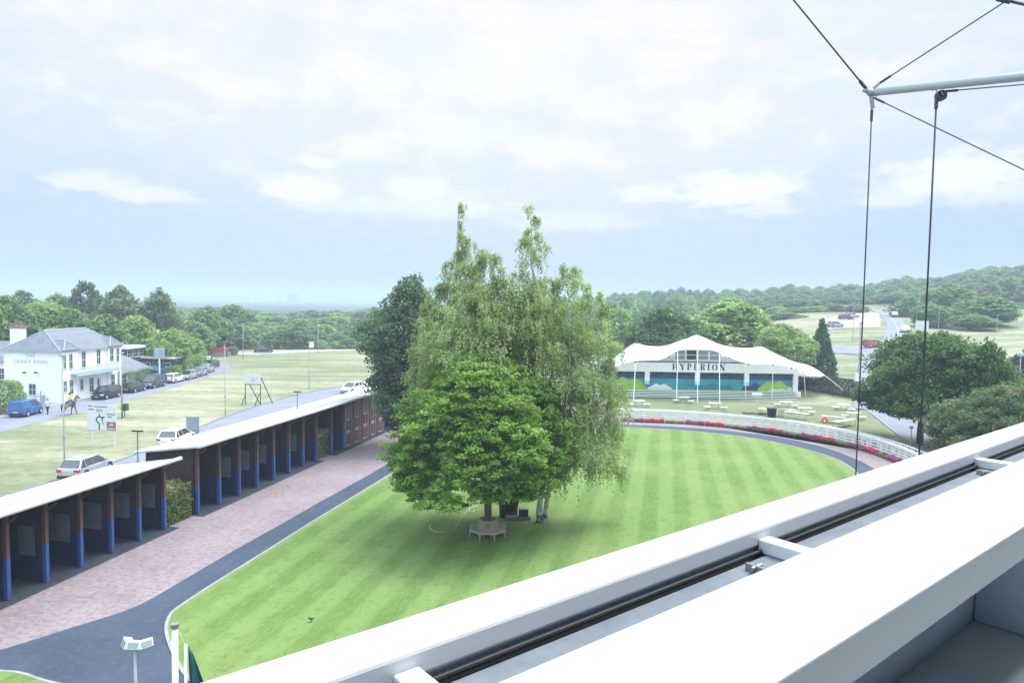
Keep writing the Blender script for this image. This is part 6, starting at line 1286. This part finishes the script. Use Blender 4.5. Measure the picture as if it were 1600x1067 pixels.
# stepped terrace in front
M_step = mat('pale_green_step', (.66, .70, .66), .8, (.74, .77, .74), 2); M_stepd = mat('dark_step_riser', (.035, .085, .05), .8)
for i in range(5):
    y = -.25 - (4 - i) * .30 ; z = .20 + i * .185
    MB().box(.2, X(1240), y - .28, y + .02, z - .06, z).build('step_tread', M_step, pav); MB().box(.2, X(1240), y - .20, y, z - .185, z - .06).build('step_riser', M_stepd if i % 1 == 0 else M_hill, pav)
MB().box(.2, X(1240), -.2, .40, .90, 1.0).build('upper_tread', M_hill, pav)
# raised glazed gable above the fascia
gx0, gx1 = X(1053, 555), X(1128, 555); gz0, gz1 = zft + .03, fz(1090, 545)
gb = MB().box(gx0 - 3.2, gx1 + 3, .8, 1.0, zft, zft + .75).build('upper_wall', mat('lilac_grey_boarding', (.62, .61, .68), .7, (.70, .69, .75), 2), pav); MB().box(gx0, gx1, .3, 1.1, gz0, gz1).build('glazed_gable', MATS['lilac_grey_boarding'], pav)
for i in range(4):
    a = gx0 + .15 + i * (gx1 - gx0 - .2) / 4; w_ = (gx1 - gx0 - .2) / 4 - .12; f = MB().box(a, a + w_, .24, .30, gz0 + .2, gz1 - .15).build('window', M_pwhite, pav); q = MB().box(a + .07, a + w_ - .07, .225, .239, gz0 + .28, (gz0 + gz1) / 2 - .03); q.box(a + .07, a + w_ - .07, .225, .239, (gz0 + gz1) / 2 + .05, gz1 - .22); q.build('pane', M_glass if i in (1,) else mat('grey_reflecting_glass', (.22, .26, .33), .15), f)
# the lettering: stencil serif capitals cut from bars
def glyph(ch, mb, ox, oz, h):
    def st(x0, x1, z0=0, z1=1): mb.box(ox + x0 * h, ox + x1 * h, -.085, -.06, oz + z0 * h, oz + z1 * h)
    def sl(x0, z0, x1, z1, t): mb.bar((ox + x0 * h, -.072, oz + z0 * h), (ox + x1 * h, -.072, oz + z1 * h), .025, t * h, up=(-(z1 - z0), 0, x1 - x0))
    def sf(x, z): st(x - .16, x + .16, z - (.035 if z else 0), z + (.05 if not z else .0))
    T_ = .11
    if ch == 'H': st(.10, .10 + 2 * T_); st(.62, .62 + 2 * T_); st(.32, .62, .47, .53); [sf(a, b) for a in (.21, .73) for b in (0, 1)]; return .95
    if ch == 'Y': sl(.12, 1, .42, .45, .24); sl(.72, 1, .50, .5, .06); st(.34, .34 + 2 * T_, 0, .46); sf(.12, 1); sf(.74, 1); sf(.45, 0); return .88
    if ch == 'P': st(.10, .32); st(.36, .55, .93, 1); st(.36, .55, .44, .50); st(.50, .68, .52, .92); sf(.21, 0); sf(.15, 1); return .80
    if ch == 'E': st(.10, .32); st(.34, .64, .94, 1); st(.34, .56, .47, .53); st(.34, .66, 0, .06); st(.60, .66, .78, 1); st(.62, .68, 0, .22); sf(.21, 0); sf(.21, 1); return .80
    if ch == 'R': st(.10, .32); st(.36, .55, .93, 1); st(.36, .55, .47, .53); st(.50, .68, .55, .92); sl(.48, .47, .66, .02, .2); sf(.21, 0); sf(.15, 1); return .85
    if ch == 'I': st(.12, .34); sf(.23, 0); sf(.23, 1); return .50
    if ch == 'O':
        for a0, a1, s in ((110, 250, -1), (-70, 70, 1)):
            for i in range(8): b0 = R(a0 + (a1 - a0) * i / 8); b1 = R(a0 + (a1 - a0) * (i + 1) / 8); mid = (b0 + b1) / 2; t = .06 + .16 * abs(math.cos(mid)); sl(.45 + .33 * math.cos(b0), .5 + .46 * math.sin(b0), .45 + .33 * math.cos(b1), .5 + .46 * math.sin(b1), t)
        return .92
    if ch == 'N': st(.12, .17); sl(.13, 1, .74, .02, .24); st(.72, .77); sf(.13, 0); sf(.10, 1); sf(.76, 1); return .92
mb = MB(); xs = X(1050, 573); hL = .92; tot = sum({'H': .95, 'Y': .88, 'P': .80, 'E': .80, 'R': .85, 'I': .5, 'O': .92, 'N': .92}[c_] for c_ in 'HYPERION'); span = X(1133, 573) - xs; gapl = (span - tot * hL) / 7
for c_ in 'HYPERION':
    q = MB(); adv = glyph(c_, q, 0, 0, hL); oz = zfb + .32; q.v = [(v[0] + xs, v[1], v[2] + oz) for v in q.v]; q.build('letter', M_ink, pav); xs += adv * hL + gapl

# ------------------------------------------------------------------ stretch tent
M_tent = mat('white_stretch_canvas', (.80, .80, .79), .7, (.76, .77, .77), .6)
_n = M_tent.node_tree.nodes; _l = M_tent.node_tree.links; _t = _n.new('ShaderNodeBsdfTranslucent'); _t.inputs[0].default_value = (.85, .85, .84, 1); _x = _n.new('ShaderNodeMixShader'); _x.inputs[0].default_value = .42
_l.new(_n['Principled BSDF'].outputs[0], _x.inputs[1]); _l.new(_t.outputs[0], _x.inputs[2]); _l.new(_x.outputs[0], _n['Material Output'].inputs[0])
front = [(944, 578), (955, 575.5), (973, 569), (993, 564.2), (1010, 563), (1030, 562), (1045, 556), (1055, 550), (1066, 546.5), (1080, 546), (1108, 546.5), (1124, 551), (1140, 558), (1155, 564.5), (1170, 568), (1190, 569), (1208, 569.5), (1228, 572), (1246, 576), (1266, 581), (1288, 586)]
ridge = [(944, 574), (955, 562), (973, 549), (991, 536.7), (1010, 540), (1030, 541), (1045, 538.5), (1060, 533), (1074, 528.5), (1088, 523.6), (1104, 529), (1122, 537), (1140, 541.5), (1155, 543.2), (1172, 543.5), (1189, 541.5), (1205, 549), (1228, 560), (1246, 566.5), (1266, 571.5), (1288, 585)]
tent = empty('stretch_tent', (fx(1088), 96, 0), 0, 'white stretch tent with three soft peaks spread over the pavilion on slim poles', 'tent')
def tl(p): return p - Vector((fx(1088), 96, 0))
def dense(tab, n=4):
    c = smooth_curve(tab, n); return c
fr_, ri_ = dense(front), dense(ridge); rows = []
n = len(fr_); J = 12
for i in range(n):
    f = at(fr_[i][0], fr_[i][1], 95.3); r_ = at(ri_[i][0], ri_[i][1], 99.5); bk = Vector((r_.x, 105.5, max(2.6, r_.z - 3.2))); row = []
    for j in range(J + 1):
        t = j / J; p = f.lerp(r_, t); p.z += (.35 * math.sin(math.pi * t)) * 0 - .22 * math.sin(math.pi * t); row.append(tl(p))
    for j in range(1, J + 1):
        t = j / J; p = r_.lerp(bk, t); p.z -= .7 * math.sin(math.pi * t); row.append(tl(p))
    rows.append(row)
mb = MB(); mb.loft(rows, close=False, cap=False); o = mb.build('canopy', M_tent, tent, smooth=True); 
sg = MB()
for i in range(4, n, 8): sg.tube([Vector(p) + Vector((0, 0, .012)) for p in rows[i][:J + 3]], .014, 4, cap=False)
sg.build('canvas_seam', mat('canvas_seam_tape', (.62, .63, .64), .8), o)
def pole(o, a, b, r, m, nm_='pole', nseg=8): d = MB(); d.tube([a, b], r, nseg); return d.build(nm_, m, o)
for (tx, ty), (bx_, by_) in [((993, 564), (990, 627)), ((1059, 549), (1057, 628)), ((1090, 546), (1090, 629)), ((1124, 551), (1124.5, 630)), ((1165, 567), (1165, 624)), ((1208, 570), (1206, 625)), ((1256, 578), (1259, 623))]:
    t = at(tx, ty + .5, 95.4); b = G(bx_, by_); pole(tent, tl(b), tl(t), .05, M_white); pole(tent, tl(b), tl(b + Vector((0, 0, .04))), .16, M_steel, 'pole_foot')
for (px, py) in ((991, 536.7), (1088, 523.6), (1189, 541.5)): r_ = at(px, py + .6, 99.45); pole(tent, tl(Vector((r_.x, r_.y, 5.55))), tl(r_), .045, M_white, 'ridge_pole'); pole(tent, tl(r_), tl(r_ + Vector((0, 0, .14))), .03, M_white, 'finial')
c_ = at(1287, 585, 95.4); e_ = G(1335.5, 623.5); pole(tent, tl(c_), tl(e_), .05, M_white, 'guy_strap')
for a, b in (((1250, 576), (1275, 610)), ((1266, 581), (1298, 618))): pole(tent, tl(at(*a, 95.4)), tl(G(*b)), .018, M_steel, 'guy_rope')
for i in (12, 24, 40, 48, 56, 64, 70): p = tl(at(*fr_[min(i, n - 1)], 95.28)); q = MB(); q.box(p.x - .07, p.x + .07, p.y - .05, p.y + .05, p.z - .22, p.z - .02); q.build('edge_lamp', M_blackb, tent)

# ------------------------------------------------------------------ furniture on the viewing lawn
M_tabw = mat('white_table_top', (.74, .74, .73), .5); M_leg = mat('grey_metal_leg', (.3, .3, .3), .5); M_tabt = mat('tan_wood_top', (.46, .40, .32), .7, (.54, .47, .38), 3)
def fold_table(px, py, rz, L_, label, mtop=M_tabw, h=.75, wdt=.75, name='folding_table', cat='table', group='white folding tables on the viewing lawn'):
    # py: the row where the middle of the top is seen
    t = G(px, py, h); o = empty(name, (t.x, t.y, .012), rz, label, cat, group); MB().box(-L_ / 2, L_ / 2, -wdt / 2, wdt / 2, h - .045, h).build('table_top' if cat == 'table' else 'seat', mtop, o)
    for sx in (-1, 1):
        for sy in (-1, 1): q = MB(); q.bar((sx * (L_ / 2 - .22), sy * (wdt / 2 - .08), 0), (sx * (L_ / 2 - .32), sy * (wdt / 2 - .10), h - .045), .035); q.build('leg', M_leg, o)
    q = MB(); [q.bar((sx * (L_ / 2 - .24), -wdt / 2 + .1, .2), (sx * (L_ / 2 - .24), wdt / 2 - .1, .2), .03) for sx in (-1, 1)]; q.build('stretcher', M_leg, o); return o
places = ['left end beside the hanging birch leaves', 'behind the pole left of the centre of the tent', 'before the centre poles of the tent', 'before the right end column of the pavilion', 'behind the long tan tables', 'on the far right by the white gate wall', 'nearest the curved rail on the right']
TB = [(998, 625.5, 0, [(984, 630.5), (1011, 631)]), (1068, 620.5, .05, [(1056, 624.5), (1080, 626)]), (1117, 629.5, -.05, [(1105, 635), (1131, 636)]), (1228, 627, -.05, [(1215, 631), (1242, 633)]), (1258, 637, -.1, [(1238, 640), (1268, 643)]), (1318, 631.5, -.05, [(1306, 635.5), (1331, 639)]), (1334, 644.5, -.08, [(1321, 648.5), (1348, 651)])]
for (px, py, rz, ben), pl_ in zip(TB, places):
    fold_table(px, py, rz, 1.5, 'white folding table ' + pl_)
    for (bx_, by_), sd_ in zip(ben, ('left', 'right')): fold_table(bx_, by_, rz + .1, .85, 'small bench %s of the table %s' % (sd_, pl_.replace(' on the far right', '').replace('before', 'by')), h=.46, wdt=.5, name='folding_bench', cat='bench', group='small white benches on the viewing lawn')
for (a, b), lb_ in zip([((1184, 637.5), (1226, 642)), ((1216, 640.5), (1264, 647)), ((1284, 649), (1322, 652.5)), ((1304, 659), (1334, 654))], ['long tan trestle table left of two, with the black covered bin behind it', 'long tan trestle table right of the black covered bin', 'long tan table beside the red ring marker', 'slanting pale trestle table in front of the rightmost white table']):
    A = G(*a, .75); B = G(*b, .75); mid = (A + B) / 2; px_, py_ = proj(mid); fold_table(px_, py_, math.atan2((B - A).y, (B - A).x), (B - A).length, lb_, M_tabt, .75, .8, 'trestle_table', 'table', 'long tan tables on the viewing lawn')
p = G(1205.5, 651.5); o = empty('covered_bin', (p.x, p.y, .012), .1, 'squat black covered bin standing at the long tan tables', 'bin'); b_ = MB(); b_.loft([[(x * s, y * s, z) for x, y in ((-.42, -.4), (.42, -.4), (.42, .4), (-.42, .4))] for z, s in ((.05, .82), (.9, 1.0), (.98, 1.04))]); b_.build('bin_body', mat('black_plastic', (.012, .012, .016), .5), o, bevel=.03); MB().box(-.48, .48, -.46, .46, .98, 1.06).build('lid', M_blackb, o, bevel=.02)
for sx in (-1, 1): q = MB(); q.tube([(sx * .3, -.35, .08), (sx * .38, -.35, .08)], .08, 10); q.build('wheel', M_tyre, o)
p = G(1176, 646.5); o = empty('ground_sheet', (p.x, p.y, .014), .0, 'dark folded sheet lying under the left end of the long tan tables', 'sheet'); mb = MB(); g = random.Random(4); nn = 8
vs = [(-1.2 + 3.0 * i / nn, -.35 + .7 * j / 4 + g.uniform(-.06, .06), g.uniform(.02, .16)) for i in range(nn + 1) for j in range(5)]; mb.add(vs, [(i * 5 + j, (i + 1) * 5 + j, (i + 1) * 5 + j + 1, i * 5 + j + 1) for i in range(nn) for j in range(4)]); q = mb.build('cloth', M_blackb, o, smooth=True); q.modifiers.new('s', 'SOLIDIFY').thickness = .02
fl2 = G(1182.5, 659); z2 = at(1182, 617, fl2.y).z; floodmast((fl2.x, fl2.y, 0), z2, 1.1, [(R(180), 0), (R(130), -.35), (R(-130), .35)], 'grey floodlight on a thin pole behind the curved white rail, left one')
fl3 = G(1422.5, 703); z3 = at(1422.5, 668, fl3.y).z; floodmast((fl3.x, fl3.y, 0), z3, .8, [(R(160), 0)], 'grey floodlight post behind the curved white rail, right one by the picnic table')
p = G(1464, 702); o = empty('picnic_table', (p.x, p.y, .012), .25, 'weathered picnic table with fixed benches under the broad deep green tree', 'picnic table')
for i in range(4): MB().box(-.95, .95, -.36 + i * .185, -.20 + i * .185, .71, .75).build('top_board', M_teakd, o)
for sy in (-1, 1): MB().box(-.95, .95, sy * .75 - .12, sy * .75 + .12, .43, .47).build('seat', M_teakd, o)
for sx in (-1, 1):
    q = MB(); q.bar((sx * .65, -.8, .0), (sx * .65, -.25, .71), .09, .05); q.bar((sx * .65, .8, 0), (sx * .65, .25, .71), .09, .05); q.bar((sx * .65, -.85, .41), (sx * .65, .85, .41), .09, .05); q.bar((sx * .65, -.35, .69), (sx * .65, .35, .69), .09, .05); q.build('leg_frame', M_teakd, o)
# copper hedge, gate wall and lamps on the right
a, b = G(1255, 628) + Vector((2, 12, 0)), G(1337, 629) + Vector((1.5, .8, 0)); a.z = b.z = 0
hd = b - a; mid = (a + b) / 2; hedge('copper_hedge', mid, math.atan2(hd.y, hd.x), hd.length, 1.6, 2.9, ML_bhedge, .17, 9500, 'long clipped hedge, dark purple with green patches, right of the tent', 'hedge', 51, .03, False)
p = G(1337.5, 627); o = empty('gate_wall', (p.x, p.y, 0), -.1, 'white wall with a taller end post, right of the dark purple hedge', 'wall'); MB().box(-.25, .15, -.18, .18, 0, 4.0).build('gate_post', M_white, o); MB().box(.15, 6, -.1, .1, 0, 3.3).build('wall_panel', M_white, o); MB().box(.15, 6, -.14, .14, 3.3, 3.4).build('coping', M_lead, o)
def globe_lamp(px, pyt, Y, label):
    b = at(px, 600, Y); h = at(px, pyt, Y).z; o = empty('globe_lamp', (b.x, b.y, 0), 0, label, 'street lamp'); MB().tube([(0, 0, 0), (0, 0, h - .3)], [.08, .05], 8).build('pole', M_pole, o); q = MB(); q.ball((0, 0, h - .2), .26, .26, .22, 10, 7); q.build('globe', mat('pale_globe', (.55, .60, .68), .3), o, smooth=True); q = MB(); q.tube([(0, 0, h - .02), (0, 0, h + .08)], [.28, .12], 10); q.build('cap', M_lead, o)
globe_lamp(1592.5, 551, 70, 'globe lamp post at the right edge against the purple tree'); globe_lamp(1564, 557, 76, 'globe lamp post left of the one at the right edge')
def thin(px, pyb, pyt, label, r=.07, m=M_galv):
    b = T(px, pyb); d = ray_px(px, pyt); t = (b - EYE).to_2d().length / Vector((d.x, d.y)).length; h = H + d.z * t - b.z; o = empty('street_lamp', b, 0, label, 'street lamp'); MB().tube([(0, 0, -.2), (0, 0, h)], [r, r * .7], 6).build('pole', m, o); MB().box(-.15, .15, -.5, .15, h - .05, h + .12).build('lantern', M_lead, o)
thin(1332, 535, 482, 'tall lamp post in the grass below the hillside car park'); thin(1466, 519, 478, 'tall lamp post right of the hill road, before the roadside trees'); thin(1431, 522, 470, 'lamp post between the hill road and the white sign', .05); thin(1557, 520, 492, 'short dull pole before the broad roadside tree'); thin(1341, 600, 505, 'tall lamp post behind the white gate wall', .09)
b = T(1440, 525); d = ray_px(1440, 507); o = empty('road_sign', b, -.4, 'white rectangular sign beside the hill road above the broad deep green tree', 'road sign'); MB().box(-1.3, 1.3, -.05, .05, 1.2, 3.4).build('board', M_signw, o); [MB().tube([(s_ * .9, 0, 0), (s_ * .9, 0, 1.2)], .07, 6).build('post', M_galv, o) for s_ in (-1, 1)]

# ------------------------------------------------------------------ curved white rail with flower troughs
RP = [(6, 78.3), (9.5, 77.9)] + [tuple(G(x, y)[:2]) for x, y in [(975, 658), (1006, 659), (1038, 659.9), (1070, 661.4), (1103, 664), (1134, 667), (1166, 670), (1197, 673.6), (1226, 677.4), (1254, 682), (1282, 687), (1309, 692.3), (1332, 697.5), (1356, 704), (1375, 710.5), (1395, 718), (1412, 725)]] + [(33.0, 55.3), (32.5, 53.4)]
RP = [((RP[max(i - 1, 0)][0] + 2 * RP[i][0] + RP[min(i + 1, len(RP) - 1)][0]) / 4, (RP[max(i - 1, 0)][1] + 2 * RP[i][1] + RP[min(i + 1, len(RP) - 1)][1]) / 4) for i in range(len(RP))]
def fence(line, hts, label, posts_every=6, h=1.28, name='rail_fence'):
    c = smooth_curve(line, 6); o = empty(name, (c[0][0], c[0][1], 0), 0, label, 'fence'); ox, oy = c[0]
    for z, w, t in hts:
        L0 = offset_line(c, -t / 2); L1 = offset_line(c, t / 2); rr = [[(a[0] - ox, a[1] - oy, z - w / 2), (b[0] - ox, b[1] - oy, z - w / 2), (b[0] - ox, b[1] - oy, z + w / 2), (a[0] - ox, a[1] - oy, z + w / 2)] for a, b in zip(L0, L1)]
        mb = MB(); mb.loft(rr); mb.build('rail', M_white, o)
    for i in range(0, len(c), posts_every):
        x, y = c[i][0] - ox, c[i][1] - oy; t = offset_line(c, .10)[i]; mb = MB(); mb.box(t[0] - ox - .10, t[0] - ox + .10, t[1] - oy - .10, t[1] - oy + .10, 0, h); mb.build('post', M_white, o)
    return c
c = fence(RP, [(1.30, .24, .18), (.98, .115, .05), (.72, .115, .05), (.46, .115, .05)], 'curved white post and rail fence following the ring behind the flower troughs')
RP2 = offset_line(RP, 1.1)[10:]; fence(RP2, [(1.25, .12, .1), (.80, .07, .04)], 'second white rail close behind the curved one on its right half', 3)
cols = [('purple', ML_p := leaf_mat('purple_petals', (.30, .05, .22), (.52, .12, .40), (.70, .28, .56), None, .3)), ('red', leaf_mat('red_pink_petals', (.50, .03, .10), (.76, .07, .20), (.88, .20, .36), None, .3)), ('mixed', leaf_mat('mixed_petals', (.10, .04, .07), (.45, .10, .24), (.62, .46, .52), None, .3))]
M_trough = mat('dark_planter', (.08, .05, .06), .8); cin = offset_line(c, -.34)
for i in range(2, 18):
    a = cin[i * 6 - 0]; b = cin[min(i * 6 + 6, len(cin) - 1)]; A = Vector((*a, 0)); B = Vector((*b, 0)); d = B - A; Ln = d.length - .12; mid = (A + B) / 2; nm_, m_ = cols[(i - 2) % 3]
    s_ = {2: 'first', 3: 'first', 4: 'first'}.get(i, None)
    where = ['beside the hanging birch leaves', 'next right of the birch leaves', 'before the left tables', 'before the second tent pole', 'below the centre poles of the tent', 'before the third white table', 'left of the left floodlight', 'at the left floodlight', 'under the black covered bin', 'under both long tan tables', 'under the tan table', 'at the red ring marker', 'below the slanting trestle table', 'where the second rail closes in', 'second from the white parapet', 'nearest the white parapet'][i - 2]
    o = empty('flower_trough', (mid.x, mid.y, .004), math.atan2(d.y, d.x), 'trough of %s flowers by the curved rail, %s' % ({'purple': 'purple', 'red': 'pinkish red', 'mixed': 'sparse mixed'}[nm_], where), 'flower trough', 'flower troughs along the curved rail')
    MB().box(-Ln / 2, Ln / 2, -.15, .12, 0, .09).build('trough', M_trough, o); g = np.random.default_rng(i); k_ = 1100 if nm_ != 'mixed' else 420; P = g.uniform(-.5, .5, (k_, 3)) * np.array([Ln, .5, .40 if nm_ != 'mixed' else .22]); P[:, 2] += .24 if nm_ != 'mixed' else .16; P[:, 1] += .04; P[:, 2] += .05 * np.sin(P[:, 0] * 5 + i); t_ = .5 + .22 * g.normal(size=k_)
    link('flowers', leaves_mesh('flowers', P, .10, t_, m_, i, up=.4, elong=1.0, aspect=1), None, o); k2_ = 260; P = g.uniform(-.5, .5, (k2_, 3)) * np.array([Ln, .44, .2]) + np.array([0, 0, .16]); link('leaves', leaves_mesh('leaves', P, .10, .4 + .2 * g.normal(size=k2_), ML_hedge, i + 50, up=.3), None, o)
p = G(1287, 687); zt = at(1287, 657.5, p.y).z; o = empty('ring_marker', (p.x + .15, p.y + .3, 0), 0, 'red and white ring marker on a post rising above the curved rail', 'marker'); MB().tube([(0, 0, 0), (0, 0, zt - .25)], .035, 6).build('post', M_white, o)
rr = []; 
for i in range(14): a = 2 * math.pi * i / 14; ct = Vector((.24 * math.cos(a), 0, zt + .24 * math.sin(a))); rr.append([ct + Vector((.09 * math.cos(a) * math.cos(b), .09 * math.sin(b), .09 * math.sin(a) * math.cos(b))) for b in [2 * math.pi * k_ / 6 for k_ in range(6)]])
mb = MB(); mb.loft(rr + [rr[0]], cap=False); mb.build('ring', mat('orange_red_ring', (.70, .07, .04), .4), o, smooth=True); MB().box(-.09, .09, -.02, .02, zt - .1, zt + .1).build('white_centre', M_white, o)

# ------------------------------------------------------------------ far town on the horizon
M_far = mat('far_white_facade', (.80, .78, .76), .8); M_farb = mat('far_blue_facade', (.25, .33, .45), .8); M_farp = mat('far_pinkish_facade', (.62, .45, .42), .8); M_frf = mat('far_roof', (.3, .3, .32), .8); DT = 2600.0
for px, pyt, pyb, w, m_, lb_ in [(46 * 6.45, 469.5, 472, 7, M_far, 'tiny low white building at the left end of the far town'), (354.5, 467, 469.5, 9, M_far, 'small white building just left of the pointed white one on the horizon'), (388, 461.5, 470.5, 5, M_far, 'slim white building with a peaked top on the horizon'), (383, 466.5, 470.5, 10, M_far, 'low white block at the foot of the peaked one on the horizon'), (424.5, 467, 469.5, 5, M_far, 'tiny white block halfway between the peaked building and the towers'), (437, 466, 469.3, 10, M_far, 'low pale row left of the twin towers on the horizon'), (452, 458.5, 469, 7, M_farb, 'bluish tower block, left of the twin towers on the horizon'), (461, 457.5, 469, 9, M_farp, 'pinkish tower block, right of the twin towers on the horizon'), (471, 465, 469.5, 4, M_far, 'tiny white block right of the twin towers'), (493, 467, 469, 8, M_far, 'low white building right of the towers on the horizon'), (539, 465.5, 467.5, 7, M_far, 'tiny white building near the dark left tree on the horizon')]:
    b = at(px, pyb, DT); h = at(px, pyt, DT).z + 4; W_ = w * DT / F; o = empty('far_building', (b.x, b.y, -2), 0, lb_, 'building'); MB().box(-W_ / 2, W_ / 2, 0, 22, 0, h + 2 - 3).build('wall', m_, o); MB().box(-W_ / 2 * .9, W_ / 2 * .9, 1, 21, h - 1, h + .5).build('roof', M_far if m_ is M_far else M_frf, o)
    q = MB(); nfl = max(1, int(h / 9))
    for f_ in range(nfl): q.box(-W_ * .42, W_ * .42, -.3, -.05, 4 + f_ * 9, 6.5 + f_ * 9)
    q.build('window', M_glass, o)
# ------------------------------------------------------------------ air
hz = bpy.data.materials.new('haze_air'); hz.use_nodes = True; n = hz.node_tree.nodes; l = hz.node_tree.links; n.remove(n['Principled BSDF'])
pv = n.new('ShaderNodeVolumePrincipled'); pv.inputs['Color'].default_value = (.60, .685, .88, 1); pv.inputs['Density'].default_value = HAZE = .00080; pv.inputs['Anisotropy'].default_value = 0.1
l.new(pv.outputs[0], n['Material Output'].inputs['Volume'])
ho = MB().box(-5200, 5200, -300, 6900, -1.5, 62).build('haze', hz); tag(ho, kind='stuff')
